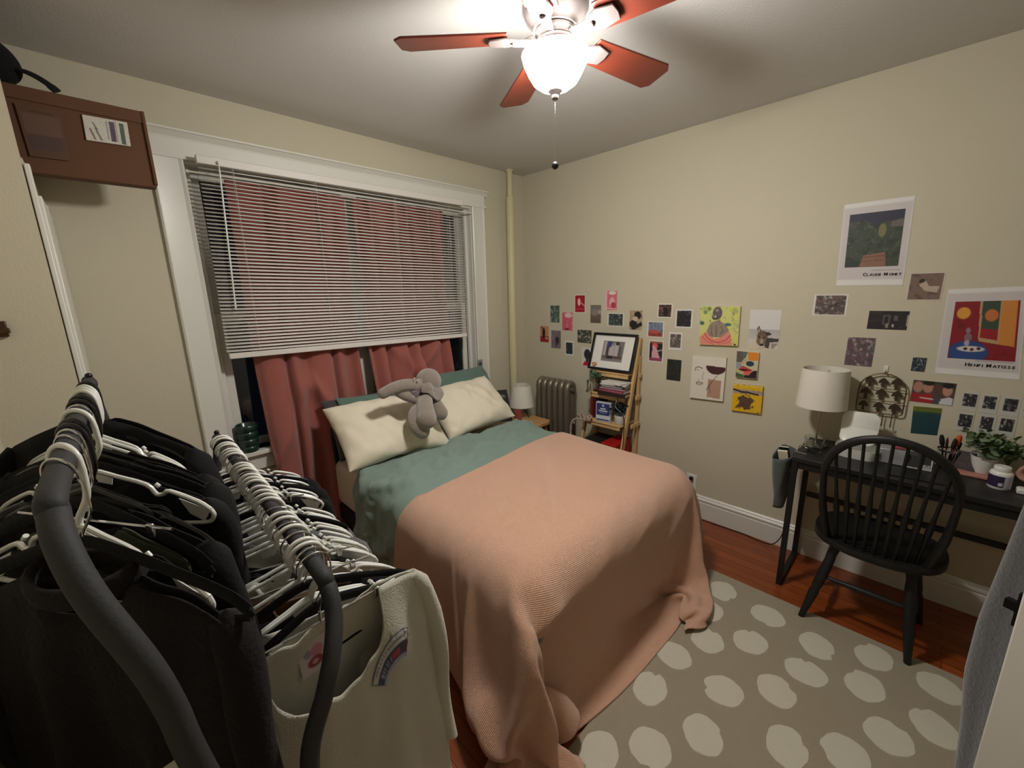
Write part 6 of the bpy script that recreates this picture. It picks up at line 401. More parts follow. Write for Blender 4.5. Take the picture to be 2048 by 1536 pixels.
# black bag on the box with its strap hanging out
m = MB()
m.ell((-.16, 2.42, 2.437), (.12, .06, .085), 20, 12, Matrix.Rotation(R(22), 3, 'Y')); m.tube(smooth_path([(-.09, 2.42, 2.42), (-.035, 2.38, 2.40), (.005, 2.365, 2.375), (.03, 2.36, 2.35)]), [(.012, .004)]*6+[(.016, .004)]*13+[(.02, .004)]*6, 8)
bg = m.build('cloth_bag', BLACKF, sub=1); tag(bg, 'black cloth bag with a loose strap, lying on top of the cardboard box', 'bag')

# ================================================================== blinds and curtains
bd = thing('window_blind', 'white slatted aluminium blind pulled halfway down over the window', 'window blind', (1.25, 2.59, 1.27))
SLAT = mat('white_slat_enamel', (222, 216, 210), .4)
BX0, BX1 = .452, 2.062
m = MB(); m.bb(BX0, BX1, 2.568, 2.605, 2.238, 2.276); m.build('head_rail', SLAT, bd, bevel=.003)
m = MB(); ns = 50; yb = 2.587
for i in range(ns):
    t = i/(ns-1); z = lerp(2.222, 1.325, t); dz = lerp(0, -.018, t)
    sag = lambda u: -.004*math.sin(PI*u)*t
    nxs, q = 9, 5
    th = R(24)
    m.grid(nxs, q, lambda u, v: Vector((lerp(BX0+.004-.014*t, BX1-.004-.004*t, u), yb+(v-.5)*.025*math.cos(th), z+lerp(.006*t, -.020*t, u)+sag(u)+(v-.5)*.025*math.sin(th)+.0022*(1-(2*v-1)**2))))
sl = m.build('slats', SLAT, bd, angle=60); mo = sl.modifiers.new('t', 'SOLIDIFY'); mo.thickness = .0006
Mb = Matrix.Rotation(R(.9), 3, 'Y')
m = MB(); m.box(((BX0+BX1)/2-.008, 2.587, 1.290), (BX1-BX0-.012, .026, .030), Mb); m.build('bottom_rail', SLAT, bd, bevel=.004)
m = MB(); m.lathe([(.0042, -.69), (.0046, -.66), (.0038, -.64), (.0038, -.02), (.002, 0)], (0, 0, 0), 6, cap=True)
m.v = [Matrix.Rotation(R(2.4), 3, 'Y') @ v+Vector((.538, 2.556, 2.236)) for v in m.v]; m.ell((.538, 2.557, 2.25), (.006, .006, .009), 10, 8); m.build('tilt_wand', WPL, bd)
m = MB()
for x in (.60, 1.0, 1.5, 1.93):
    for y in (2.5735, 2.6005): m.tube([(x, y, 2.24), (x-.004, y, 1.30)], .0007, 4)
m.build('ladder_cords', SLAT, bd)
CURT = mat('terracotta_curtain', (152, 84, 74), .9, sheen=.25, bump=.15, scale=220)
def curtain(x0, x1, y0, zt, zb, seed, label, spread, folds, sweep):
    m = MB()
    def f(u, v):
        z = lerp(zt, zb, v); a = u*folds*2*PI
        dep = .016+.022*v
        s = math.sin(a+1.2*math.sin(a*.5+seed)+v*1.5*sweep)
        x = lerp(x0-spread[0]*v*v, x1+spread[1]*v, u)+.012*math.cos(a)*(.4+v)
        y = y0+dep*s+.02*noise.noise(Vector((u*5, v*3.5, seed)))
        # creases where the cloth is caught behind the bed head
        k = max(0, v-.5)*2
        y -= .035*k*(.5+.5*math.sin(5*u*PI+4*v+seed))
        y -= .042*math.exp(-((v-.62-.10*math.sin(u*7+seed))/.035)**2)*(.3+abs(math.sin(u*6+seed)))
        h = max(0, min(1, (1.24-z)/.42)); y -= .055*h
        if z > 1.25: y = max(y, 2.616)
        return Vector((x, min(y, lerp(YW+.03, YW-.056, h)) if z > .80 else min(y, YW-.058), z))
    m.grid(90, 80, f); o = m.build('curtain', CURT, solid=.0015, angle=180)
    tag(o, label, 'curtain', None); return o
curtain(.565, 1.19, YW-.022, 2.2, .05, 1.7, 'long terracotta curtain left of the window gap, falling behind the pillows', (-.0, -.02), 4.5, 1)
curtain(1.225, 1.93, YW-.022, 2.2, .62, 4.1, 'shorter terracotta curtain on the right half of the window', (0, 0), 5.2, -1)
m = MB(); m.tube([(WX0+.014, YW-.02, 2.212), (WX1-.014, YW-.02, 2.212)], .006, 10); tag(m.build('curtain_rod', WHITE), 'thin white curtain rod spanning the window behind the blind', 'curtain rod')
# dark green ribbed vase on the sill
VG = mat('dark_green_glaze', (22, 48, 40), .3, coat=.4)
m = MB(); m.lathe([(0, 0), (.045, 0), (.05, .01), (.05, .03), (.044, .036), (.05, .044), (.052, .07), (.046, .077), (.053, .086), (.054, .112), (.047, .12), (.055, .128), (.056, .155), (.05, .16), (.047, .158), (.046, .01), (0, .01)], (.485, YW-.002, WZ0), 32); m.v = [v for v in m.v]
tag(m.build('ribbed_vase', VG, angle=60), 'dark green ribbed vase on the left end of the window sill', 'vase')
# outlet
ol = thing('wall_outlet', 'white double wall outlet with a black plug, low on the wall past the bed', 'outlet', (XR, 1.04, .25))
m = MB(); m.bb(XR-.006, XR, 1.005, 1.075, .19, .305); m.build('cover_plate', WPL, ol, bevel=.002)
m = MB(); m.bb(XR-.008, XR-.005, 1.025, 1.055, .20, .235); m.bb(XR-.008, XR-.005, 1.025, 1.055, .26, .295); m.build('socket', WPL, ol, bevel=.003)
pl = thing('power_cord', 'black power cord running from the outlet along the baseboard to the desk', 'cord', (XR-.03, 1.04, 0))
m = MB(); m.lathe([(0, 0), (.014, 0), (.014, .02), (.008, .028), (0, .028)], (XR-.008, 1.04, .277), 14, 0, Matrix.Rotation(R(-90), 3, 'Y')); m.build('plug', BLKPL, pl)
m = MB(); m.tube(smooth_path([(XR-.036, 1.04, .277), (XR-.05, 1.035, .20), (XR-.045, 1.02, .06), (XR-.04, .98, .006), (XR-.035, .8, .004), (XR-.03, .66, .004), (XR-.05, .58, .006), (XR-.08, .50, .03), (XR-.12, .45, .12), (XR-.15, .43, .25), (XR-.16, .425, .5), (XR-.13, .42, .70)]), .003, 6); m.build('cable', BLKPL, pl)
# small things on the trim and the closet wall
a, b = at(955, 720, 'y', YW-.0295), at(966, 738, 'y', YW-.0295)
q = [Vector((a.x, YW-.0285, a.z)), Vector((b.x, YW-.0285, a.z)), Vector((a.x, YW-.0285, b.z)), Vector((b.x, YW-.0285, b.z))]
o = panel('sticker', *q, [('b', (150, 150, 142)), ('e', .5, .45, .3, .22, (70, 72, 70)), ('p', [(.3, .9), (.6, .5), (.8, .9)], (60, 60, 58))], res=16, thick=.0004)
tag(o, 'tiny grey picture sticker on the white casing at the right of the window', 'sticker')
p = at(3, 655, 'y', 2.098); m = MB(); m.bb(p.x-.012, p.x+.012, 2.085, 2.0995, p.z-.03, p.z+.02); m.bb(p.x-.006, p.x+.018, 2.070, 2.085, p.z-.018, p.z-.002)
tag(m.build('metal_catch', mat('brown_metal', (84, 60, 44), .4, metal=.6), bevel=.002), 'small brown metal catch on the closet wall at the very left edge', 'catch')
# ================================================================== bed
bed = thing('bed', 'double bed with a cream mattress on a dark frame, headed at the window', 'bed', (1.525, 1.72, 0))
BEDM = mat('cream_mattress_ticking', (196, 186, 166), .9, bump=.2, scale=40)
BEDF = mat('dark_bed_frame', (28, 26, 25), .6)
m = MB(); m.bb(.885, 2.165, .86, 2.53, .30, .595); m.build('mattress', BEDM, bed, bevel=.05, bseg=5)
m = MB(); m.bb(.89, 2.16, .88, 2.53, .19, .297); m.build('frame', BEDF, bed, bevel=.01)
for x in (.96, 2.09):
    for y in (.95, 2.48):
        m = MB(); m.bb(x-.025, x+.025, y-.025, y+.025, 0, .19); m.build('leg', BEDF, bed, bevel=.003)
m = MB(); m.bb(.90, 2.15, 2.531, 2.553, .3, .80); m.build('headboard', BEDF, bed, bevel=.01)
DUV = mat('sage_green_cotton', (120, 141, 131), .85, sheen=.2, bump=.12, scale=110)
BLK_T = mat('peach_knit_throw', (206, 158, 130), .95, sheen=.35, bump=.5, scale=52, kind='knit')
def cover(key, name, m_, label, cat, amp, thick):
    nx, ny, pts = cloth_points(key)
    if key == 'blanket':                       # its upper edge lies a little lower on the bed at the left
        for p in pts:
            if p.y > 1.0: p.y = 1.0+(p.y-1.0)*lerp(.80, .97, max(0, min(1, (p.x-.8)/1.2)))
    else:
        for p in pts:
            if p.y > 1.45 and p.z > .5: p.z += .030*max(0, min(1, (p.y-1.68)/.2))*(1-max(0, (p.y-2.12)/.12)**2)
            if p.y < 1.6: p.x += .018*max(-1, min(1, (1.52-p.x)/.6)); p.y += .015*(p.y < .95)
            if p.x > 1.6 and p.y > 1.9: p.y = 1.9+(p.y-1.9)*.7
    mb = MB(); mb.grid(nx, ny, lambda u, v: pts[round(v*(ny-1))*nx+round(u*(nx-1))])
    mb.uv = [(i/(nx-1)*2.5, j/(ny-1)*1.66) for j in range(ny) for i in range(nx)]
    o = mb.build(name, m_, angle=180)
    s = o.modifiers.new('s', 'SMOOTH'); s.factor = .35; s.iterations = 2
    s = o.modifiers.new('d', 'SUBSURF'); s.levels = 2; s.render_levels = 2
    vg = o.vertex_groups.new(name='loose')
    for i, p in enumerate(pts): vg.add([i], 1.0 if key == 'blanket' or p.y > 1.82 else .15 if p.y < 1.70 else .15+.85*(p.y-1.70)/.12, 'REPLACE')
    for sc_, st, kd in amp:
        t = bpy.data.textures.new('folds', kd); t.noise_scale = sc_
        if kd == 'MUSGRAVE': t.musgrave_type = 'RIDGED_MULTIFRACTAL'; t.octaves = 2.5; t.lacunarity = 2.1; t.dimension_max = .9; t.offset = .9; t.gain = 2; t.noise_intensity = 1
        s = o.modifiers.new('w', 'DISPLACE'); s.texture = t; s.strength = st; s.mid_level = .5; s.texture_coords = 'LOCAL'; s.vertex_group = 'loose'
    s = o.modifiers.new('t', 'SOLIDIFY'); s.thickness = thick; s.offset = 1
    return tag(o, label, cat)
cover('duvet', 'duvet', DUV, 'wrinkled sage green duvet covering the upper half of the bed', 'duvet', [(.15, .030, 'CLOUDS'), (.19, .036, 'MUSGRAVE')], .012)
cover('blanket', 'throw_blanket', BLK_T, 'peach coloured knitted throw draped over the foot of the bed to the floor', 'blanket', [(.30, .010, 'CLOUDS')], .006)
# ---- pillows
PCREAM = mat('cream_pillowcase', (228, 218, 196), .85, sheen=.2, bump=.1, scale=90)
PGREEN = mat('teal_green_pillowcase', (86, 112, 102), .85, sheen=.2, bump=.1, scale=90)
PGREY = mat('charcoal_pillowcase', (62, 60, 60), .9, sheen=.2)
def pillow(c, w, h, t, M, m_, label, seed, group=None):
    mb = MB(); n = 34
    def surf(sg):
        def f(u, v):
            a, b = 2*u-1, 2*v-1
            e = (1-abs(a)**3.2)*(1-abs(b)**3.2)
            pin = 1-.06*(abs(b)**2)*(1-abs(a)**6)*0-.0
            x = a*w/2*(1-.055*(1-abs(b)**2.0)*0+.0)*(1-.07*(1-b*b)*0)
            x = a*(w/2)*(1-.06*(1-b*b)*abs(a)**2); y = b*(h/2)*(1-.08*(1-a*a)*abs(b)**2)
            z = sg*t/2*max(0, e)**.55
            edge = max(0, 1-max(0, e))**3
            q = Vector((a*2.3+seed, b*2.0, seed))
            z += sg*.022*noise.noise(q)*max(0, e)**.5+sg*.016*math.sin(a*12+4*noise.noise(q*1.3))*edge*max(0, e)**.3
            z += sg*.016*noise.noise(Vector((a*6+b*2+seed, b*2.5-a*2, seed)))*max(0, e)**.4
            z += .018*math.sin(a*3+seed)*edge
            return c+M @ Vector((x, y, z))
        return f
    mb.grid(n, n, surf(1)); mb.grid(n, n, surf(-1))
    o = mb.build('pillow', m_, weld=True, angle=180, sub=1); return tag(o, label, 'pillow', group)
def rot(tilt, yaw=0, roll=0): return Matrix.Rotation(R(yaw), 3, 'Z') @ Matrix.Rotation(R(tilt), 3, 'X') @ Matrix.Rotation(R(roll), 3, 'Y')
pillow(Vector((1.17, 2.47, .80)), .62, .40, .13, rot(62, 2), PGREY, 'charcoal pillow standing at the back left of the bed head, mostly hidden', 3.3)
pillow(Vector((1.25, 2.405, .815)), .64, .40, .13, rot(58, -2), PGREEN, 'teal green pillow behind the left cream pillow', 5.2)
pillow(Vector((1.93, 2.45, .84)), .58, .42, .14, rot(62, 4, 2), PGREEN, 'teal green pillow behind the right cream pillow, poking up by the casing', 8.1)
pillow(Vector((1.165, 2.265, .805)), .69, .46, .17, rot(40, -3, 3), PCREAM, 'cream pillow on the left side of the bed, under the plush elephant', 1.4)
pillow(Vector((1.815, 2.295, .80)), .62, .44, .17, rot(40, 2, -6), PCREAM, 'cream pillow on the right side of the bed, nearest the nightstand', 2.6)

# ---- plush elephant
PLUSH = mat('grey_brown_plush', (134, 121, 110), 1, sheen=.6, bump=.6, scale=170)
EARIN = mat('dusky_lilac_satin', (104, 88, 98), .6, sheen=.3)
Y0 = 2.125
def E_(px, py, y): return at(px, py, 'y', y)
el = thing('plush_elephant', 'floppy grey-brown plush elephant slumped between the two cream pillows', 'stuffed animal', tuple(E_(852, 850, Y0)))
m = MB(); s = .0031
m.ell(E_(857, 763, Y0+.03), (26*s, 25*s, 27*s), 24, 16)                         # head
m.ell(E_(846, 800, Y0+.04), (21*s, 20*s, 32*s), 20, 14)                         # belly
def limb(pts, rr):
    P = smooth_path(pts, 6); k = len(P); n = len(rr)-1
    r_ = [lerp(rr[min(int(i/(k-1)*n), n-1)], rr[min(int(i/(k-1)*n), n-1)+1], i/(k-1)*n-min(int(i/(k-1)*n), n-1)) for i in range(k)]
    m.tube(P, [q*s for q in r_], 14); m.ell(P[-1], [r_[-1]*s*1.02]*3, 14, 10)
limb([E_(838, 772, Y0), E_(812, 770, Y0-.02), E_(788, 776, Y0-.02), E_(766, 787, Y0-.005)], [13, 12, 11, 10])      # trunk or arm reaching left
limb([E_(835, 800, Y0-.01), E_(812, 792, Y0-.02), E_(797, 786, Y0-.01)], [10, 10, 8])                                # arm under it
limb([E_(845, 812, Y0+.0), E_(831, 828, Y0-.05), E_(832, 850, Y0-.10), E_(844, 862, Y0-.12)], [13, 14, 14, 15])      # left leg
limb([E_(850, 800, Y0-.03), E_(850, 815, Y0-.09), E_(853, 838, Y0-.15)], [15, 16, 19])                               # middle leg, foot to the front
limb([E_(862, 800, Y0+.01), E_(873, 812, Y0-.02), E_(881, 826, Y0-.05)], [13, 14, 15])                               # right leg
m.build('body', PLUSH, el, remesh=.0055)
def ear(pxs, y, bulge, nm, mt):
    P = [E_(a, b, y+c) for a, b, c in pxs]; cen = sum(P, Vector())/len(P); Q = smooth_path(P+[P[0]], 5)[:-1]; n = len(Q)
    mm = MB(); rings = 5
    dirn = (cen-CP).normalized()
    for j in range(rings+1):
        t = j/rings; mm.v += [cen+(q-cen)*t-dirn*(bulge*(1-t*t)+.006*math.sin(6*PI*i/n)*t) for i, q in enumerate(Q)]
    mm.f = [(j*n+i, j*n+(i+1) % n, (j+1)*n+(i+1) % n, (j+1)*n+i) for j in range(rings) for i in range(n)]; mm.m = [0]*len(mm.f)
    o = mm.build(nm, mt, el, angle=180, weld=True); o.modifiers.new('t', 'SOLIDIFY').thickness = .014; q = o.modifiers.new('d', 'SUBSURF'); q.render_levels = 1; q.levels = 1
    return o
ear([(870, 758, .0), (884, 776, -.02), (889, 789, -.03), (879, 803, -.05), (866, 795, -.07), (856, 787, -.07), (843, 785, -.06), (846, 768, -.055), (858, 764, -.05)], Y0, .02, 'ear', PLUSH)
ear([(833, 772, -.02), (841, 776, -.03), (840, 786, -.04), (832, 797, -.045), (824, 790, -.04), (822, 780, -.03)], Y0, .012, 'ear', EARIN)
m = MB()
for px, py in ((829, 757), (835, 761)): m.ell(E_(px, py, Y0-.055), (.008, .008, .009), 8, 6)
m.build('toe_tuft', mat('pale_plush', (188, 170, 158), 1, sheen=.5), el, remesh=.004)

# ================================================================== nightstand corner
WOOD2 = mat('light_birch', (196, 150, 98), .5, var=.12, vscale=7)
ns_ = thing('nightstand', 'small round-cornered birch nightstand between the bed and the radiator', 'nightstand', (2.48, 2.30, 0))
m = MB(); pts = []
x0, x1, y0, y1, rr = 2.255, 2.575, 2.135, 2.52, .05
for cx, cy, a0 in ((x1-rr, y1-rr, 0), (x0+rr, y1-rr, 90), (x0+rr, y0+rr, 180), (x1-rr, y0+rr, 270)):
    pts += [(cx+rr*math.cos(R(a0+t)), cy+rr*math.sin(R(a0+t))) for t in (0, 30, 60, 90)]
m.prism(pts, (0, 0, .505), (1, 0, 0), (0, 1, 0), .028); m.build('top', WOOD2, ns_, bevel=.004)
for x, y in ((2.31, 2.18), (2.535, 2.18), (2.31, 2.475), (2.535, 2.475)):
    m = MB(); m.tube([(x, y, .505), (x, y, 0)], [.016, .011], 12); m.build('leg', WOOD2, ns_)
m = MB(); m.bb(2.30, 2.545, 2.17, 2.485, .22, .235); m.build('shelf', WOOD2, ns_, bevel=.003)
SHADE = mat('white_linen_shade', (226, 220, 208), .9, bump=.15, scale=200)
lc = Vector((2.468, 2.395, .533))
tl = thing('table_lamp', 'small unlit table lamp with a white tapered shade on black hairpin legs, on the nightstand', 'lamp', tuple(lc))
m = MB(); m.lathe([(.112, .105), (.083, .288), (.081, .288), (.110, .105), (.112, .105)], lc, 40); m.build('lamp_shade', SHADE, tl, angle=50)
m = MB(); m.tube([lc+Vector((0, 0, .10)), lc+Vector((0, 0, .235))], .012, 12); m.tube([lc+Vector((-.08, 0, .262)), lc+Vector((.08, 0, .262))], .0018, 6); m.tube([lc+Vector((0, -.08, .262)), lc+Vector((0, .08, .262))], .0018, 6); m.tube([lc+Vector((0, 0, .235)), lc+Vector((0, 0, .264))], .005, 8); m.build('socket', BLKPL, tl)
for k in range(3):
    a = R(-70+120*k); e = Vector((math.cos(a), math.sin(a), 0)); m = MB()
    m.tube(smooth_path([lc+Vector((0, 0, .112)), lc+e*.03+Vector((0, 0, .065)), lc+e*.066+Vector((0, 0, .012)), lc+e*.07+Vector((0, 0, .003))]), .0034, 8); m.build('leg', BLK, tl)
# black card leaning behind the pillow, copper tumbler
a, b, c = at(957, 780, 'y', 2.56), at(998, 768, 'y', 2.56), at(1014, 800, 'y', 2.50)
bk = [Vector((2.20, 2.52, .80)), Vector((2.335, 2.44, .80)), Vector((2.20, 2.455, .535)), Vector((2.335, 2.375, .535))]
bo = panel('print', *[q+Vector((-.004, -.006, 0)) for q in bk], [('b', (26, 24, 28)), ('r', .44, .14, .86, .24, (118, 122, 130)), ('n', .0, 22, (26, 24, 28), 2), ('r', .48, .32, .82, .38, (84, 86, 94)), ('r', .48, .48, .86, .55, (92, 94, 100)), ('r', .62, .70, .92, .82, (190, 188, 182)), ('r', .70, .74, .86, .80, (50, 48, 50))], res=30, thick=.001, edge=(24, 24, 26))
bo.name = 'black_print_card'; tag(bo, 'black card with faint grey printing leaning by the bed head, left of the small lamp', 'card')
cu = mat('copper_tumbler', (178, 98, 84), .35, metal=.3)
m = MB(); m.lathe([(.028, 0), (.030, .004), (.036, .11), (.034, .11), (.028, .006), (0, .006)], (2.325, 2.30, .533), 28); tag(m.build('tumbler', cu, angle=50), 'copper pink tumbler on the nightstand, left of the small lamp', 'tumbler')

# ================================================================== radiator
RAD = mat('silver_bronze_radiator_paint', (134, 124, 110), .38, metal=.55, bump=.06, scale=60)
ra = thing('radiator', 'old silver-brown cast iron column radiator under the small wall photos', 'radiator', (2.68, 2.18, 0))
nsec = 6; yA, yB2 = 2.335, 2.030
for k in range(nsec):
    y = lerp(yA, yB2, k/(nsec-1)); m = MB(); xs = (2.640, 2.712)
    for x in xs:
        m.tube([(x, y, .10), (x, y, .815)], [(.034, .0255)]*2, 14, flat=(1, 0, 0))
    for z, sg in ((.83, 1), (.09, -1)):
        m.tube(smooth_path([(2.634, y, z-sg*.05), (2.637, y, z-sg*.015), (2.652, y, z+sg*.010), (2.676, y, z+sg*.018), (2.70, y, z+sg*.010), (2.715, y, z-sg*.015), (2.718, y, z-sg*.05)], 5), .0275, 12)
    for x in (2.640, 2.712): m.tube([(x-.005, y, .0 if k in (0, nsec-1) else .07), (x, y, .1)], [.017, .03], 10)
    m.build('section', RAD, ra, angle=60)
m = MB()
for z in (.80, .12):
    m = MB(); m.tube([(2.676, yA+.02, z), (2.676, yB2-.04, z)], .021, 12); m.build('tie_pipe', RAD, ra)
m = MB(); m.tube([(2.66, yB2-.03, .46), (2.66, yB2-.06, .46)], .009, 10); m.tube([(2.66, yB2-.056, .43), (2.66, yB2-.056, .52)], [.012, .015, ][:2], 12); m.ell((2.66, yB2-.056, .525), (.012, .012, .012), 10, 8); m.build('air_valve', NICKEL, ra)

# ================================================================== ladder shelf
ls = thing('ladder_shelf', 'pine ladder shelf leaning on the right wall beside the radiator', 'shelf', (2.62, 1.62, 0))
def railx(z): return lerp(2.46, 2.772, min(1, z/1.26))
for y in (1.475, 1.835):
    m = MB(); top = 1.255 if y < 1.6 else .60
    for xo in (0,):
        P0, P1 = Vector((railx(0), y, 0)), Vector((railx(top), y, top)); dirn = (P1-P0).normalized()
        m.prism([(-.0, -.010), (.040, -.010), (.040, .010), (0, .010)], P0, Vector((0, 0, 1)).cross(Vector((0, 1, 0))) @ Vector((0, 0, 0)) if False else Vector((1, 0, 0)), Vector((0, 1, 0)), .001)
        m.v = []; m.f = []; m.m = []
        q = Vector((dirn.z, 0, -dirn.x))
        m.add([P0-Vector((0, .010, 0)), P0+Vector((0, .010, 0)), P0+q*.034+Vector((0, .010, 0)), P0+q*.034-Vector((0, .010, 0)), P1-Vector((0, .010, 0)), P1+Vector((0, .010, 0)), P1+q*.034+Vector((0, .010, 0)), P1+q*.034-Vector((0, .010, 0))],
              [(0, 1, 2, 3), (4, 7, 6, 5), (0, 4, 5, 1), (1, 5, 6, 2), (2, 6, 7, 3), (3, 7, 4, 0)])
    m.build('side_rail', PINE, ls, bevel=.002)
    m = MB(); m.bb(2.772, 2.80, y-.010, y+.010, 0, 1.12 if y < 1.6 else .98); m.build('back_leg', PINE, ls, bevel=.002)
SH = [(.995, .15), (.830, .20), (.620, .26), (.36, .31)]
for z, dep in SH:
    xf = railx(z)-.045; m = MB()
    r_ = .03; P = [(xf+r_, 1.488), (2.772, 1.488), (2.772, 1.822), (xf+r_, 1.822)]
    P += [(xf+r_-r_*math.sin(R(t)), 1.822-r_+r_*math.cos(R(t))) for t in (30, 60, 90)]+[(xf+r_-r_*math.cos(R(t)), 1.488+r_-r_*math.sin(R(t))) for t in (0, 30, 60)]
    m.prism(P, (0, 0, z), (1, 0, 0), (0, 1, 0), -.013); m.bb(xf+.006, xf+.02, 1.50, 1.79, z-.04, z-.0135); m.build('shelf_board', PINE, ls, bevel=.002)
    m = MB(); m.bb(xf+.10, 2.79, 1.450, 1.463, z-.035, z-.005); m.build('cross_brace', PINE, ls, bevel=.002)
# framed print leaning on the top board
fr = thing('framed_print', 'black framed city photo with a wide white mat, leaning on top of the ladder shelf', 'framed picture', (2.66, 1.62, .986))
TLf, TRf, BLf, BRf = Vector((2.755, 1.845, 1.275)), Vector((2.755, 1.470, 1.275)), Vector((2.668, 1.845, 1.001)), Vector((2.668, 1.470, 1.001))
Uf = (TRf-TLf).normalized(); Vf = (TLf-BLf).normalized(); Nf = Uf.cross(Vf); wf, hf = (TRf-TLf).length, (TLf-BLf).length
t = .017; m = MB()
for a0, a1, b0, b1 in ((0, wf, 0, t), (0, wf, hf-t, hf), (0, t, t, hf-t), (wf-t, wf, t, hf-t)):
    m.prism([(a0, b0), (a1, b0), (a1, b1), (a0, b1)], BLf, Uf, Vf, .018)
m.build('frame', BLK, fr, bevel=.0015)
m = MB(); m.prism([(t, t), (wf-t, t), (wf-t, hf-t), (t, hf-t)], BLf, Uf, Vf, .004); m.build('backing', DARK, fr)
city = [('b', (226, 224, 218)), ('r', .24, .17, .76, .77, (120, 112, 112))]
rg = random.Random(3)
for _ in range(26):
    x = .25+rg.random()*.45; w_ = .02+rg.random()*.05; h_ = rg.random()
    city.append(('r', x, .18+h_*.2, min(.755, x+w_), .62, rg.choice([(62, 56, 60), (92, 84, 88), (44, 40, 46), (150, 144, 144), (178, 172, 170)])))
city += [('r', .37, .17, .45, .34, (56, 56, 120)), ('r', .55, .18, .63, .28, (40, 44, 48)), ('r', .25, .6, .75, .70, (100, 92, 92)), ('r', .36, .6, .52, .7, (36, 34, 36)), ('r', .54, .62, .74, .66, (96, 44, 44)), ('r', .24, .70, .76, .765, (128, 122, 122))]
q = [BLf+Uf*a+Vf*b+Nf*.0042 for a, b in ((t, hf-t), (wf-t, hf-t), (t, t), (wf-t, t))]
panel('print', *q, city, res=70, parent=fr)
m = MB(); m.prism([(.5+.5*math.copysign(abs(math.sin(R(a)))**3, math.sin(R(a))), .5+(13*math.cos(R(a))-5*math.cos(R(2*a))-2*math.cos(R(3*a))-math.cos(R(4*a)))/32) for a in range(0, 360, 15)][::-1], BLf+Uf*.035+Vf*.018+Nf*.021, Uf*.042, Vf*.042, -.003)
h = m.build('wooden_heart', WOOD2, bevel=.001); tag(h, 'small wooden heart ornament against the lower left of the framed city photo', 'ornament')

# shelf contents
def foliage(m, base, n, spread, height, leaf, seed, droop=.3, mi=0, stem=True):
    g = random.Random(seed); base = Vector(base)
    for i in range(n):
        a = g.random()*2*PI; r_ = spread*math.sqrt(g.random()); top = base+Vector((math.cos(a)*r_, math.sin(a)*r_*.8, height*(.45+.55*g.random())))
        mid = lerp(base, top, .55)+Vector((0, 0, height*.15))
        if stem: m.tube([base, mid, top], .0011, 4, cap=False)
        for k in range(4):
            t = .45+.17*k; p = lerp(mid, top, (t-.4)/.6) if t > .4 else mid
            d = Vector((g.uniform(-1, 1), g.uniform(-1, 1), g.uniform(-.4, .8))).normalized(); L = leaf*(.7+.6*g.random())
            w_ = d.cross(Vector((g.random(), g.random(), g.random()))).normalized()*L*.42; nn = d.cross(w_).normalized()*L*.12
            m.add([p, p+d*L*.35+w_*.9+nn, p+d*L*.75+w_*.6, p+d*L, p+d*L*.75-w_*.6, p+d*L*.35-w_*.9+nn, p+d*L*.5-nn], [(0, 1, 6), (1, 2, 6), (2, 3, 6), (3, 4, 6), (4, 5, 6), (5, 0, 6)])
GREEN1 = mat('muted_green_leaves', (96, 122, 96), .6); GREEN2 = mat('dark_bluish_leaves', (46, 62, 60), .6); GREEN3 = mat('grey_green_leaves', (98, 118, 84), .6, var=.25, vscale=20)
v = thing('vase_of_greenery', 'clear glass vase of loose green sprigs at the left of the upper shelf', 'plant', (2.665, 1.755, .831))
m = MB(); m.lathe([(.026, 0), (.036, .012), (.040, .035), (.030, .06), (.018, .072), (.02, .085), (.018, .085), (.016, .074), (.028, .058), (.037, .035), (.033, .014), (.02, .006), (0, .006)], (2.665, 1.755, .831), 24); m.build('vase', GLASS, v)
m = MB(); foliage(m, (2.665, 1.755, .895), 26, .075, .10, .03, 4); m.build('sprigs', GREEN1, v, smooth=False)
m = MB(); m.lathe([(0, 0), (.022, 0), (.022, .012), (.016, .02), (.016, .075), (.02, .09), (.012, .095), (0, .095)], (2.60, 1.79, .831), 18); tag(m.build('candle_holder', GLASS, angle=40), 'small clear glass candle holder at the left front of the upper shelf', 'candle holder')
def book(x, y, z, L, W, T, yaw, cover, name, label, pages=(214, 206, 190), up=False, group='books stacked flat on the upper shelf'):
    t_ = thing('book', label, 'book', (x, y, z), R(yaw), group); cm = mat(name, cover, .5)
    m = MB(); cv = .0025
    m.box((0, 0, cv/2), (W, L, cv)); m.box((0, 0, T-cv/2), (W, L, cv)); m.box((-W/2+cv/2, 0, T/2), (cv, L, T-2*cv)); m.build('cover', cm, t_, local=True, bevel=.0006)
    m = MB(); m.box((.002, 0, T/2), (W-.008, L-.008, T-2*cv-.0004)); m.build('pages', MATS['book_pages'], t_, local=True)
    return t_
mat('book_pages', (206, 198, 182), .8)
zz = .8315
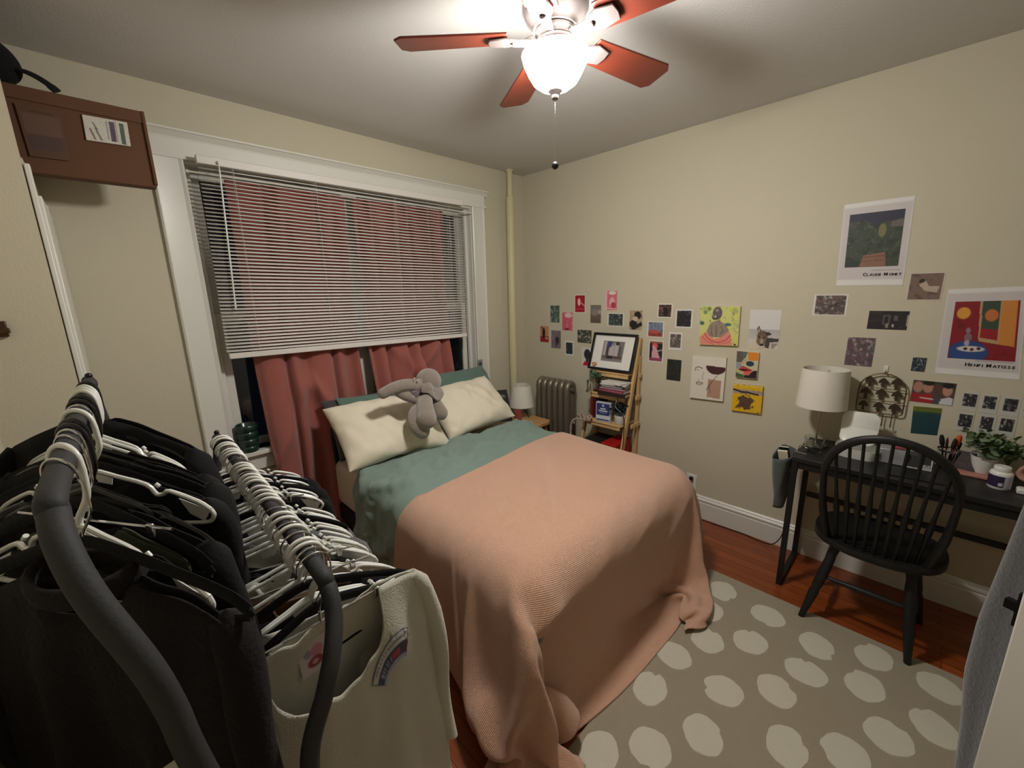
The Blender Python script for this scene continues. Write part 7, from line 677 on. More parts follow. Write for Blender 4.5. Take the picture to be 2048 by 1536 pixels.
for T, L, W, yw, colr, nm, lb in ((.026, .225, .15, 3, (46, 30, 28), 'dark_brown_cover', 'dark brown thick book at the bottom of the small stack'),
                          (.024, .215, .14, -2, (122, 58, 76), 'plum_cover', 'plum book with a pale zigzag spine in the small stack'),
                          (.012, .20, .14, 5, (168, 134, 140), 'dusty_pink_cover', 'thin dusty pink book above the plum one'),
                          (.016, .21, .135, 2, (24, 22, 26), 'black_cover', 'black book with pale spine lettering in the small stack'),
                          (.010, .20, .135, 8, (206, 204, 204), 'pale_grey_cover', 'thin pale book near the top of the small stack'),
                          (.010, .19, .13, -12, (222, 220, 216), 'white_cover', 'white booklet lying askew on top of the small stack')):
    b_ = book(2.655, 1.585, zz, L, W, T, yw, colr, nm, lb); zz += T+.0005
    if nm == 'plum_cover':
        m = MB(); n = 12; pts = [(-.0005-W/2, -L/2+.01+i*(L-.02)/n, T/2+(.004 if i % 2 else -.004)) for i in range(n+1)]
        m.tube(pts, .0016, 5); m.build('zigzag', mat('pale_pink_ink', (222, 150, 170), .5), b_, local=True)
    if nm == 'black_cover':
        m = MB(); g = random.Random(2); y = -L/2+.02
        while y < L/2-.02:
            w_ = g.choice([.006, .01, .014]); m.box((-W/2-.0004, y+w_/2, T/2), (.0006, w_, .006)); y += w_+.004
        m.build('spine_lettering', PAPER, b_, local=True)
# lower shelf: box with blue front, red books, dark plant in white pot, rope scarf
bb = thing('blue_card_box', 'small upright box with a blue and white front, middle of the lower shelf', 'box', (2.60, 1.65, .621))
m = MB(); Mz = Matrix.Rotation(R(8), 3, 'Z'); m.box((2.60, 1.65, .621+.076), (.032, .118, .15), Mz); m.build('carton', mat('blue_grey_card', (196, 200, 210), .5), bb, bevel=.001)
f = lambda y, z: Vector((2.60, 1.65, .621))+Mz @ Vector((-.0163, y, z))
lab = [('b', (206, 208, 214)), ('r', .05, .03, .95, .66, (46, 62, 116)), ('r', .05, .70, .95, .86, (214, 216, 222)), ('r', .05, .88, .95, .96, (70, 84, 130)), ('e', .5, .15, .09, .06, (188, 194, 214)), ('r', .3, .28, .7, .35, (214, 216, 228)), ('r', .2, .39, .8, .46, (206, 210, 224)), ('r', .28, .52, .74, .55, (130, 140, 176))]
panel('front_label', f(.058, .149), f(-.058, .149), f(.058, .003), f(-.058, .003), lab, res=44, parent=bb, thick=.0004, edge=(196, 200, 210))
for k, (y, colr, hh) in enumerate(((1.782, (120, 22, 34), .205), (1.757, (74, 16, 26), .20), (1.733, (20, 20, 22), .195))):
    t_ = thing('book', ('bright crimson', 'dark wine red', 'black')[k]+' book standing upright at the back left of the lower shelf', 'book', (2.70, y, .6215), 0, 'upright books on the lower shelf')
    m = MB(); m.bb(2.63, 2.77, y-.010, y-.008, .6215, .6215+hh); m.bb(2.63, 2.77, y+.008, y+.010, .6215, .6215+hh); m.bb(2.63, 2.632, y-.008, y+.008, .6215, .6215+hh); m.build('cover', mat('upright_cover', colr, .5), t_)
    m = MB(); m.bb(2.6325, 2.765, y-.0078, y+.0078, .625, .6215+hh-.004); m.build('pages', MATS['book_pages'], t_)
pp = thing('potted_dark_plant', 'dark leafy plant in a white pot at the right of the lower shelf', 'plant', (2.62, 1.525, .621))
m = MB(); m.lathe([(.03, 0), (.036, .006), (.041, .07), (.038, .07), (.034, .055), (0, .055)], (2.62, 1.525, .621), 28); m.build('pot', WPL, pp, angle=50)
m = MB(); foliage(m, (2.62, 1.525, .675), 26, .06, .10, .034, 9); m.build('leaves', GREEN2, pp, smooth=False)
m = MB(); g = random.Random(5); P = []
for i in range(46):
    a = i*.62; P.append((2.535+.022*math.cos(a)+.004*g.random(), 1.775+.052*math.cos(a*.37)+.01*g.random(), .639+.014*math.sin(a*1.3)+.004*g.random()))
P += [(2.49, 1.83, .63), (2.472, 1.855, .60), (2.47, 1.865, .54), (2.468, 1.86, .47), (2.472, 1.872, .43)]
m.tube(smooth_path(P, 4), .0075, 7)
ro = m.build('knotted_cord', mat('speckled_beige_cord', (168, 148, 132), .95, var=.45, vscale=60, bump=.6, scale=120)); tag(ro, 'bundle of speckled beige cord hanging off the left end of the lower shelf', 'cord')
m = MB(); m.tube([(2.53+.0, 1.70, .581), (2.53, 1.69, .582)], .001, 4); m.v = []; m.f = []; m.m = []
m.lathe([(.024, 0), (.026, .003), (.03, .07), (.028, .07), (.024, .004), (0, .004)], (2.60, 1.735-.0, .6215), 20); m.v = []; m.f = []; m.m = []
m.bb(2.52, 2.76, 1.50, 1.62, .3615, .48); tag(m.build('red_box', mat('red_card', (168, 22, 24), .5), bevel=.003), 'bright red box on the lowest shelf of the ladder, half hidden by the bed', 'box')
m = MB(); m.bb(2.52, 2.76, 1.65, 1.80, .3615, .46); tag(m.build('black_box', mat('black_card', (22, 22, 24), .6), bevel=.003), 'black box on the lowest shelf of the ladder, left of the red one', 'box')
m = MB()
m.tube(smooth_path([(2.655, 1.52, .93), (2.645, 1.535, .88), (2.60, 1.545, .80), (2.575, 1.535, .76), (2.575, 1.47, .70), (2.55, 1.448, .58), (2.53, 1.445, .35), (2.50, 1.44, .02)]), .0028, 6)
tag(m.build('power_cord', BLKPL), 'black cord trailing down over the books and the ladder shelf rail', 'cord')
# ================================================================== prints on the right wall
SP = 'small prints on the wall above the radiator and shelf'
def mottle(base, *cols, seed=0):
    ops = [('b', base)]
    for i, c in enumerate(cols): ops.append(('n', .05+.06*i, 5+2.2*i, c, seed+i*3.7))
    return ops
def bordered(ops, b=.07, col=(222, 219, 212), bb=None):
    return ops+[('r', 0, 0, 1, b, col), ('r', 0, 1-(bb or b), 1, 1, col), ('r', 0, 0, b*1.1, 1, col), ('r', 1-b*1.1, 0, 1, 1, col)]
W3 = (214, 208, 200)
prints = [
 ((1101, 611, 1119, 645), mottle((70, 92, 84), (120, 136, 130), (44, 62, 56), (170, 176, 170), seed=1), 'small mottled green print, third from the left end of the wall display', 0),
 ((1149, 589, 1171, 626), bordered(mottle((168, 20, 40), (140, 12, 30), seed=2)+[('e', .42, .4, .13, .2, (226, 190, 186)), ('l', [(.6, .45), (.9, .6)], .05, (220, 150, 150)), ('r', .1, .74, .9, .8, (200, 60, 70))], .05), 'bright red print of a pale figure, upper left of the wall display', 0),
 ((1124.5, 625, 1145, 661), [('b', (206, 92, 112)), ('n', .1, 5, (220, 130, 140), 3), ('e', .6, .15, .35, .14, (222, 196, 190)), ('l', [(.3, .93), (.62, .9)], .05, (70, 20, 34))], 'pink print with a pale top and small dark mark, left of the red print', 0),
 ((1080.5, 652, 1097.5, 684), [('b', (196, 138, 104)), ('r', 0, .62, 1, 1, (156, 32, 46)), ('e', .42, .45, .16, .34, (34, 22, 26)), ('r', .1, .03, .3, .2, (120, 60, 50)), ('r', .6, .7, .9, .8, (206, 150, 120))], 'leftmost little print, dark upright shape on orange and red', 0),
 ((1102.6, 661, 1121.6, 696.5), [('b', (118, 104, 116)), ('n', .2, 3, (140, 126, 134), 5), ('e', .62, .55, .2, .2, (52, 46, 54)), ('e', .55, .75, .1, .14, (70, 62, 70))], 'dull mauve print with a dark blurred blot, under the mottled green one', 0),
 ((1181, 610, 1202, 646), [('b', (122, 112, 102)), ('g', .2, .9, (96, 82, 68)), ('e', .85, .38, .2, .12, (160, 152, 144)), ('e', .4, .4, .3, .2, (138, 128, 118))], 'plain grey-brown print right of the red one', 0),
 ((1210, 582, 1234, 620), [('b', (214, 112, 128)), ('r', 0, 0, .16, 1, (222, 186, 190)), ('e', .6, .1, .3, .09, (228, 214, 208)), ('e', .6, .6, .22, .26, (226, 176, 180)), ('e', .7, .75, .2, .16, (190, 60, 84)), ('l', [(.2, .9), (.9, .95)], .04, (226, 190, 190))], 'pink and white print with a slanted top, highest in the left group', 0),
 ((1215, 626, 1248, 653), bordered([('b', (48, 62, 58))]+mottle((48, 62, 58), (30, 34, 36), (84, 96, 92), (150, 158, 156), seed=7)[1:], .06), 'dark green horizontal print above the framed city photo', 0),
 ((1259, 621, 1285, 660), [('b', (182, 160, 132)), ('n', .1, 5, (140, 112, 96), 8), ('e', .62, .25, .26, .2, (30, 24, 28)), ('e', .3, .7, .3, .2, (28, 24, 30)), ('p', [(.1, .95), (.9, .55), (1, .75), (.4, 1)], (34, 28, 34)), ('e', .45, .42, .2, .12, (206, 186, 160))], 'beige and black print of two figures, right above the framed city photo', 0),
 ((1130, 682, 1147, 711), bordered(mottle((40, 52, 66), (24, 32, 44), (96, 108, 120), seed=9), .10), 'tiny dark blue print with a white border, low in the left group', 0),
 ((1155, 660, 1183, 686), mottle((66, 66, 56), (36, 38, 34), (112, 112, 98), (188, 188, 182), seed=10), 'murky green horizontal print left of the framed city photo', 0),
 ((1163, 695, 1184, 733), [('b', (214, 208, 204)), ('e', .55, .35, .3, .26, (38, 38, 46)), ('p', [(.4, .4), (.75, .4), (.65, .85), (.45, .8)], (44, 40, 50)), ('p', [(.1, .95), (.35, .72), (.9, .8), (1, .97)], (170, 28, 44))], 'white print with a black shape over red, partly behind the framed city photo', 0),
 ((1315, 607, 1345, 636), bordered(mottle((74, 50, 42), (44, 26, 24), (150, 112, 92), seed=12)+[('e', .55, .55, .16, .3, (28, 20, 22))], .07), 'brown photo with a white border, above the red-grass print', 0),
 ((1351, 618.6, 1385, 656), bordered(mottle((32, 30, 34), (18, 16, 20), (88, 92, 92), seed=13), .07), 'near-black bordered print left of the painted canvas of a seated figure', 0),
 ((1294.5, 643, 1328, 674.6), bordered([('b', (120, 134, 152)), ('r', 0, .68, 1, 1, (150, 66, 52)), ('n', .1, 6, (70, 60, 70), 14), ('e', .4, .65, .3, .12, (188, 80, 74))], .06), 'bordered print of blue-grey sky over reddish ground', 0),
 ((1337.5, 664.7, 1364, 700), bordered(mottle((92, 88, 84), (56, 54, 52), (176, 158, 150), seed=15), .09, bb=.12), 'bordered grey and flesh coloured print, right of the red-ground one', 0),
 ((1297, 681, 1326.5, 724), bordered([('b', (34, 26, 34)), ('e', .42, .25, .2, .14, (214, 90, 90)), ('p', [(.3, .2), (.5, .3), (.8, .8), (.2, .85)], (214, 158, 168)), ('r', 0, .82, 1, 1, (142, 66, 96)), ('r', 0, 0, 1, .12, (150, 90, 70)), ('l', [(.55, .5), (.9, .42)], .03, (200, 196, 196))], .045), 'print of a pink swan-like shape on black, right of the shelf top', 0),
 ((1333.6, 719, 1362, 761), mottle((34, 36, 32), (20, 24, 22), (54, 56, 44), seed=17), 'very dark green upright print left of the line-drawn face canvas', 0),
]
for px, ops, lb, _ in prints: wall_print(px, 'photo_print', ops, lb, 'print', SP)
DP = 'photos on the wall above the desk'
for px, ops, lb in [
 ((1627, 589, 1695, 631), bordered(mottle((84, 72, 68), (120, 88, 78), (44, 44, 42), (170, 166, 162), seed=21), .05), 'bordered horizontal photo of tangled brown shapes, left below the green garden poster'),
 ((1736, 622, 1816.5, 659), [('b', (34, 26, 28)), ('n', .1, 5, (54, 44, 44), 22), ('r', .38, .2, .56, .75, (86, 82, 84)), ('r', .42, .3, .52, .7, (30, 24, 28)), ('r', .64, .25, .74, .5, (92, 90, 94)), ('r', .46, .68, .54, .9, (150, 130, 110)), ('r', .62, .7, .68, .85, (190, 184, 170)), ('r', .96, .2, 1, .8, (170, 164, 160))], 'dark horizontal photo of a room with pale doorways'),
 ((1816, 545, 1887, 601), bordered(mottle((122, 100, 90), (98, 78, 70), seed=23)+[('e', .38, .3, .08, .08, (50, 34, 30)), ('p', [(.3, .42), (.5, .3), (.6, .5), (.9, .5), (.85, .72), (.5, .65)], (188, 166, 150))], .035, (206, 196, 184)), 'brownish photo of a reclining pale figure, left above the red poster'),
 ((1692, 675, 1748, 732), mottle((96, 74, 84), (64, 82, 58), (140, 110, 122), (176, 158, 160), seed=24), 'mauve and green garden photo above the desk lamp'),
 ((1823.5, 715, 1852, 743), mottle((34, 40, 48), (70, 84, 92), (140, 146, 150), seed=25), 'tiny square blue-black photo left of the red poster'),
 ((1822.5, 763, 1910, 807.6), [('b', (86, 66, 62)), ('r', 0, 0, 1, .3, (66, 62, 44)), ('e', .14, .3, .12, .25, (176, 128, 110)), ('e', .38, .28, .12, .25, (180, 132, 112)), ('e', .60, .36, .11, .24, (92, 62, 56)), ('e', .83, .34, .11, .26, (190, 142, 120)), ('e', .38, .08, .13, .12, (34, 24, 22)), ('e', .83, .12, .13, .13, (24, 20, 22)), ('r', 0, .58, .22, 1, (150, 40, 44)), ('p', [(.2, 1), (.24, .6), (.5, .58), (.55, 1)], (162, 34, 40)), ('l', [(.24, .78), (.52, .8)], .04, (214, 200, 196)), ('p', [(.55, 1), (.58, .7), (.72, .7), (.7, 1)], (70, 74, 92)), ('p', [(.68, 1), (.72, .75), (.9, .62), (1, .7), (1, 1)], (206, 206, 210))], 'wide photo of four people in red and white, over the desk'),
 (((1827, 812), (1884.5, 817), (1821, 866), (1874, 871)), [('b', (24, 62, 70)), ('n', .2, 4, (18, 48, 58), 27), ('g', .28, .0, (104, 112, 34)), ('r', 0, 0, 1, .16, (104, 112, 34)), ('n', .15, 20, (44, 82, 74), 28)], 'dark teal square print with an olive top edge, above the desk'),
]: wall_print(px, 'photo_print', ops, lb, 'photo', DP, res=44)
pg = 'black and white instant photos above the plant'
k = 0
for (x, y), sh in zip(((1939, 801), (1979, 806), (2021, 811), (1930, 842), (1972.6, 847), (2013, 851)), ('dark hat shape', 'pale diagonal', 'pale curve at the bottom', 'grey head shape', 'pale spot in the middle', 'pale top band')):
    row = 'upper' if k < 3 else 'lower'; col = ('left', 'middle', 'right')[k % 3]
    o_ = [('b', (48, 48, 50))]+mottle((48, 48, 50), (20, 20, 22), (170, 168, 166), seed=31+k*2)[1:]
    w_ = 17+(x-1930)*.03
    wall_print((x-w_, y-18, x+w_, y+22), 'instant_photo', bordered(o_, .11, (196, 194, 188), bb=.24), 'white-framed black and white instant photo with a %s, %s row, %s' % (sh, row, col), 'photo', pg, res=30); k += 1
wall_print((2044, 792, 2082, 834), 'instant_photo', bordered(mottle((48, 48, 50), (20, 20, 22), seed=50), .11, (196, 194, 188), bb=.24), 'instant photo cut off by the right edge of view, upper row', 'photo', pg)
# canvases (real depth, sides visible)
def canvas(px, ops, label, cat='painting', thick=.018, edge=(214, 206, 190), res=90, name='painted_canvas'):
    return wall_print(px, name, ops, label, cat, res=res, thick=thick, edge=edge)
bud = [('b', (206, 208, 128)), ('n', .0, 3, (214, 210, 110), 3), ('n', .25, 5, (168, 180, 110), 6), ('n', .45, 7, (120, 140, 96), 9), ('e', .06, .43, .06, .05, (70, 104, 104)), ('e', .72, .46, .09, .04, (78, 112, 112)), ('e', .24, .06, .05, .05, (120, 134, 84)), ('e', .14, .15, .05, .05, (130, 146, 92)),
 ('p', [(.3, .42), (.42, .36), (.52, .36), (.66, .46), (.76, .62), (.78, .8), (.2, .8), (.2, .62)], (150, 132, 118)), ('n', .35, 9, (124, 106, 96), 12),
 ('p', [(0, .8), (.14, .68), (.2, .66), (.26, .76), (.42, .84), (.6, .78), (.76, .62), (.82, .74), (.86, 1), (.04, 1)], (226, 140, 124)), ('l', [(.14, .70), (.22, .82), (.34, .9), (.5, .93), (.7, .86), (.8, .74)], .018, (186, 74, 76)), ('l', [(.08, .78), (.2, .9), (.4, .99)], .014, (196, 88, 86)), ('l', [(.5, .98), (.76, .92), (.84, .84)], .012, (200, 96, 90)),
 ('e', .45, .17, .115, .16, (104, 92, 92)), ('e', .39, .27, .075, .07, (62, 54, 56)), ('e', .385, .255, .05, .045, (176, 166, 164)), ('e', .44, .1, .035, .03, (160, 152, 150)), ('l', [(.36, .12), (.37, .3), (.44, .33)], .012, (60, 52, 54)), ('l', [(.53, .08), (.55, .2), (.5, .3)], .01, (58, 50, 52)),
 ('l', [(.44, .48), (.45, .78)], .014, (92, 76, 74)), ('l', [(.33, .52), (.31, .62), (.35, .76)], .012, (98, 82, 78)), ('l', [(.55, .5), (.6, .6), (.55, .72)], .012, (100, 84, 80)), ('l', [(.27, .48), (.2, .64)], .008, (96, 82, 76)), ('l', [(.66, .46), (.76, .62)], .008, (96, 80, 76)), ('e', .93, .97, .03, .02, (40, 34, 30))]
canvas(((1401, 613), (1481, 613), (1398, 689), (1475, 692)), bud, 'yellow-green painted canvas of a seated figure seen from behind in a coral wrap')
dog = [('b', (216, 212, 208)), ('r', 0, .5, 1, .75, (178, 176, 174)), ('g', .5, .9, (206, 198, 184)), ('p', [(.0, 1), (.25, .72), (.4, .98)], (208, 196, 176)), ('p', [(.26, .48), (.33, .4), (.42, .55), (.36, .66)], (84, 64, 58)), ('p', [(.30, .5), (.33, .46), (.38, .56), (.34, .62)], (186, 164, 152)),
 ('e', .46, .66, .17, .13, (106, 82, 68)), ('e', .44, .78, .16, .13, (122, 98, 78)), ('p', [(.52, .56), (.68, .56), (.76, .62), (.62, .66)], (58, 44, 42)), ('p', [(.6, .7), (1, .72), (.98, .8), (.72, .82), (.7, .98), (.55, .95)], (66, 58, 54)), ('p', [(.76, .84), (.98, .84), (.84, .98), (.76, .96)], (150, 142, 134)), ('e', .36, .69, .03, .025, (24, 18, 18)), ('e', .52, .70, .03, .025, (24, 18, 18)), ('e', .45, .80, .05, .07, (170, 154, 140)), ('e', .46, .89, .07, .03, (34, 26, 26)), ('e', .46, .96, .12, .04, (196, 182, 160))]
canvas(((1501, 619), (1564, 620), (1495, 697), (1556, 700)), dog, 'white sheet with a painted brown dog at the bottom', thick=.0012, name='dog_picture')
lc_ = [('b', (222, 216, 202)), ('p', [(.43, .20)]+[(.73-.30*math.cos(R(a)), .21+.19*math.sin(R(a))) for a in range(0, 181, 12)]+[(1.03, .225)], (70, 30, 36)), ('p', [(.52, .51), (.92, .53), (.92, .95), (.52, .94)], (180, 142, 120)),
 ('l', [(.1, .34), (.12, .27), (.2, .25), (.33, .28)], .012, (52, 46, 46)), ('l', [(.1, .34), (.17, .31), (.24, .34)], .007, (120, 112, 106)), ('l', [(.38, .37), (.34, .45), (.36, .53)], .009, (80, 74, 72)), ('l', [(.22, .6), (.25, .54)], .008, (70, 62, 60)), ('l', [(.17, .62), (.24, .60), (.36, .61), (.38, .63), (.32, .66), (.22, .67), (.17, .64), (.2, .63), (.36, .635)], .010, (86, 78, 74)),
 ('l', [(.78, .42), (.7, .5), (.6, .62), (.56, .72), (.49, .78)], .011, (112, 78, 66)), ('l', [(.62, .58), (.56, .68), (.62, .82)], .011, (98, 64, 54)), ('l', [(.5, .74), (.58, .64), (.62, .56)], .008, (128, 92, 78))]
canvas(((1386, 711), (1453, 716), (1379, 795), (1445, 803)), lc_, 'white canvas with a line-drawn face, maroon half disc and light brown rectangle')
fc = [('b', (198, 194, 160)), ('r', 0, 0, .3, .42, (98, 86, 78)), ('p', [(.28, 0), (.5, 0), (.44, .2), (.2, .42), (.3, .3)], (92, 104, 108)), ('p', [(.5, 0), (1, 0), (1, .28), (.8, .32), (.55, .3)], (226, 138, 32)), ('p', [(.48, .22), (.2, .42), (.26, .5), (.5, .36)], (188, 172, 126)), ('e', .64, .44, .18, .1, (28, 58, 62)), ('p', [(0, .42), (.22, .44), (.3, .58), (.04, .68), (0, .66)], (150, 152, 160)),
 ('p', [(.1, .68), (.34, .54), (.78, .68), (.62, .78), (.3, .76)], (196, 58, 62)), ('p', [(.08, .68), (.4, .66), (.7, .68), (.44, .73), (.2, .72)], (40, 12, 22)), ('p', [(0, .68), (.12, .7), (.36, .8), (.4, .88), (.1, .84), (0, .78)], (190, 182, 132)), ('p', [(.36, .78), (.8, .7), (.7, .84), (.5, .9), (.38, .88)], (216, 104, 96)), ('p', [(0, .8), (.2, .86), (.38, .88), (.4, 1), (0, 1)], (74, 94, 56)), ('p', [(.4, .9), (.62, .88), (.82, .7), (1, .68), (1, 1), (.4, 1)], (34, 20, 22))]
canvas(((1474, 702), (1518, 706), (1471, 754), (1513, 758)), fc, 'small colourful painting of lips and nose in orange, green and black')
yc = [('b', (222, 178, 20)), ('n', .3, 4, (208, 160, 16), 4), ('r', 0, .17, 1, .33, (168, 150, 140)), ('l', [(.02, .19), (.16, .22), (.33, .27), (.48, .25), (.68, .29), (.84, .31)], .038, (30, 12, 24)), ('r', 0, 0, 1, .05, (232, 196, 70)),
 ('p', [(.2, .46), (.32, .42), (.37, .36), (.42, .42), (.56, .46), (.6, .42), (.72, .5), (.74, .6), (.66, .68), (.64, .8), (.66, .9), (.54, .9), (.44, .92), (.4, .84), (.28, .84), (.16, .9), (.15, .84), (.24, .74), (.26, .62), (.19, .54)], (92, 66, 50)), ('n', .2, 12, (60, 40, 36), 8), ('r', 0, .34, .13, 1, (222, 178, 20)), ('r', .78, .36, 1, 1, (222, 178, 20)), ('r', 0, .93, 1, 1, (222, 178, 20)), ('r', 0, .05, 1, .15, (222, 178, 20)), ('e', .92, .97, .04, .02, (120, 100, 20))]
canvas(((1467, 768), (1526, 774), (1462, 820), (1521, 828)), yc, 'bright yellow canvas with a dark bar and a brown four-legged blob', edge=(206, 166, 30))
# two posters
def poster(px, art, label, word, wpos, wsize, inner, sx):
    t_ = thing('poster', label, 'poster', tuple(at(*px[2], 'x', XR)))
    ops = [('b', (204, 196, 196)), ('r', 0, 0, 1, .055, (224, 222, 218)), ('r', 0, .93, 1, 1, (224, 222, 218)), ('r', 0, 0, .02, 1, (216, 212, 210)), ('r', .98, 0, 1, 1, (216, 212, 210))]
    x0, y0, x1, y1 = inner
    conv = lambda o: (o[0], *[(x0+v*(x1-x0) if i % 2 == 0 else y0+v*(y1-y0)) for i, v in enumerate(o[1:3])], o[3]*(x1-x0), o[4]*(y1-y0), o[5]) if o[0] == 'e' else (o[0], x0+o[1]*(x1-x0), y0+o[2]*(y1-y0), x0+o[3]*(x1-x0), y0+o[4]*(y1-y0), o[5]) if o[0] == 'r' else (o[0], [(x0+a*(x1-x0), y0+b*(y1-y0)) for a, b in o[1]], o[2]) if o[0] == 'p' else (o[0], [(x0+a*(x1-x0), y0+b*(y1-y0)) for a, b in o[1]], o[2], o[3]) if o[0] == 'l' else o
    o, c = wall_print(px, 'sheet', ops, None, None, res=50, parent=t_, gap=.0008)
    P = lambda u, v: lerp(lerp(c[0], c[1], u), lerp(c[2], c[3], u), v)+Vector((-.0012, 0, 0))
    loc = [(('r', 0, 0, 1, 1, art[0][1]))]
    panel('picture', P(x0, y0), P(x1, y0), P(x0, y1), P(x1, y1), art, res=110, parent=t_, thick=.0004, edge=(60, 50, 50))
    O = P(*wpos); U = (P(1, wpos[1])-P(0, wpos[1])).normalized(); V = Vector((0, 0, 1))
    INK = MATS.get('black_ink') or mat('black_ink', (26, 24, 26), .6)
    # first letters larger, the rest small capitals
    x = 0
    for wd in word.split(' '):
        for i, chh in enumerate(wd):
            s_ = wsize*(1 if i == 0 else .78)
            text_mesh(chh, s_, O+U*x, U, V, 'lettering', INK, t_, bold=.0006, sx=sx)
            x += s_*sx*(.74 if chh not in 'IM' else .40 if chh == 'I' else .98)
        x += wsize*.3
    m = MB(); a, b = P(wpos[0]+.12, wpos[1]-.065), P(.93, wpos[1]-.065); m.add([a, b, b+Vector((0, 0, .0016)), a+Vector((0, 0, .0016))], [(0, 1, 2, 3)]); m.v = [v+Vector((-.0008, 0, 0)) for v in m.v]
    m.build('thin_rule', mat('grey_ink', (140, 132, 130), .7), t_, smooth=False)
    return t_
gard = [('b', (58, 66, 52)), ('n', .0, 6, (40, 48, 42), 41), ('n', .25, 9, (84, 92, 72), 44), ('n', .4, 14, (112, 116, 96), 47), ('n', .45, 20, (40, 60, 40), 49), ('p', [(0, 0), (1, 0), (1, .16), (.7, .18), (.5, .22), (.3, .13), (0, .14)], (44, 42, 66)), ('e', .64, .34, .07, .12, (118, 116, 72)), ('p', [(.28, 1), (.34, .78), (.74, .74), (.78, 1)], (140, 98, 78)), ('n', .5, 12, (96, 72, 62), 52), ('l', [(.34, .82), (.76, .8)], .012, (104, 72, 60)), ('l', [(.32, .9), (.78, .88)], .010, (112, 78, 66)), ('p', [(.78, .2), (1, .16), (1, .3), (.8, .3)], (104, 96, 90)), ('p', [(0, 1), (0, .8), (.3, .9), (.26, 1)], (38, 52, 42))]
poster(((1689, 410), (1831, 391), (1672, 571), (1806, 570)), gard, 'poster of a mottled dark green garden scene with black lettering under it', 'CLAUDE MONET', (.40, .885), .0205, (.105, .13, .895, .775), 1.0)
redp = [('b', (134, 22, 34)), ('n', .3, 4, (112, 16, 28), 61), ('p', [(.40, 0), (.86, 0), (.84, .74), (.44, .68)], (186, 150, 110)), ('p', [(.44, 0), (.72, 0), (.72, .5), (.46, .48)], (58, 74, 60)), ('n', .62, 9, (84, 100, 84), 63), ('e', .60, .24, .10, .10, (196, 112, 60)), ('p', [(.46, .46), (.72, .48), (.72, .66), (.46, .62)], (150, 30, 40)), ('p', [(.75, 0), (.97, 0), (.97, .76), (.75, .72)], (206, 134, 60)), ('p', [(.97, 0), (1, 0), (1, 1), (.97, .76)], (134, 22, 34)), ('e', .16, .2, .11, .1, (216, 156, 60)), ('e', .30, .88, .30, .20, (44, 72, 132)), ('e', .34, .82, .21, .05, (206, 200, 196)), ('e', .26, .82, .03, .025, (50, 30, 40)), ('e', .36, .83, .03, .025, (90, 30, 40)), ('e', .46, .81, .03, .025, (50, 30, 40)), ('e', .27, .5, .035, .05, (150, 120, 130)), ('e', .28, .62, .06, .07, (132, 104, 112)), ('e', .27, .72, .04, .05, (176, 160, 170))]
poster(((1896, 579), (2056, 572), (1869, 746), (2040, 760)), redp, 'poster of a red interior with a blue round table and black lettering under it', 'HENRI MATISSE', (.355, .885), .0212, (.13, .145, .93, .805), 1.0)

# ================================================================== mushroom wall rack
BRASS = mat('aged_bronze_wire', (122, 100, 74), .35, metal=.8)
mr = thing('mushroom_wall_rack', 'arched bronze wire wall rack with rows of mushroom shapes, hung from a white adhesive hook', 'wall rack', (XR-.02, .12, .93))
Xr = XR-.022; yl, yr, zb, zm = .212, .030, .945, 1.065
arch = [(Xr, yl, zb+.015), (Xr, yl, zm)]+[(Xr, .121+.091*math.cos(R(a)), zm+.088*math.sin(R(a))) for a in range(0, 181, 15)][0:]+[(Xr, yr, zb+.015), (Xr, yr+.012, zb), (Xr, yl-.012, zb)]
arch = [(Xr, yl-.012, zb), (Xr, yl-.003, zb+.004), (Xr, yl, zb+.015), (Xr, yl, zm)]+[(Xr, .121+.091*math.cos(R(a)), zm+.088*math.sin(R(a))) for a in range(15, 180, 15)]+[(Xr, yr, zm), (Xr, yr, zb+.015), (Xr, yr+.003, zb+.004), (Xr, yr+.012, zb)]
m = MB(); m.tube(arch, .0032, 8, closed=True)
m.build('frame', BRASS, mr, angle=80)
for z in (1.075, 1.012):
    m = MB(); m.tube([(Xr, yl, z), (Xr, yr, z)], .0022, 8); m.build('cross_wire', BRASS, mr)
MUSH = mat('dark_bronze_cutout', (84, 72, 60), .4, metal=.6)
msh = [(-.006, -.028), (.007, -.028), (.005, -.004), (.021, -.006), (.017, .010), (.008, .020), (0, .025), (-.008, .020), (-.017, .010), (-.021, -.006), (-.005, -.004)]
for z, ys in ((1.107, (.172, .121, .070)), (1.046, (.182, .122, .062)), (.978, (.184, .123, .062))):
    for y in ys:
        m = MB(); s_ = 1.05+.1*math.sin(y*90+z*40); m.prism([(a*s_, b*s_) for a, b in msh], (Xr+.0015, y, z), (0, -1, 0), (0, 0, 1), -.003); m.build('mushroom', MUSH, mr)
for y in (.100, .066):
    m = MB(); m.tube(smooth_path([(Xr, y, zb), (Xr, y, zb-.045), (Xr-.004, y, zb-.062), (Xr-.016, y, zb-.062), (Xr-.022, y, zb-.045)]), .0022, 8); m.build('wire_hook', BRASS, mr)
hk = thing('adhesive_hook', 'small white adhesive hook above the bronze mushroom rack', 'hook', (XR, .121, 1.165))
m = MB(); m.bb(XR-.006, XR-.0005, .112, .130, 1.158, 1.192); m.build('base', WPL, hk, bevel=.003)
m = MB(); m.tube(smooth_path([(XR-.006, .121, 1.172), (XR-.012, .121, 1.160), (XR-.024, .121, 1.158), (XR-.027, .121, 1.166)]), .0022, 8); m.build('wire', CHROME, hk)

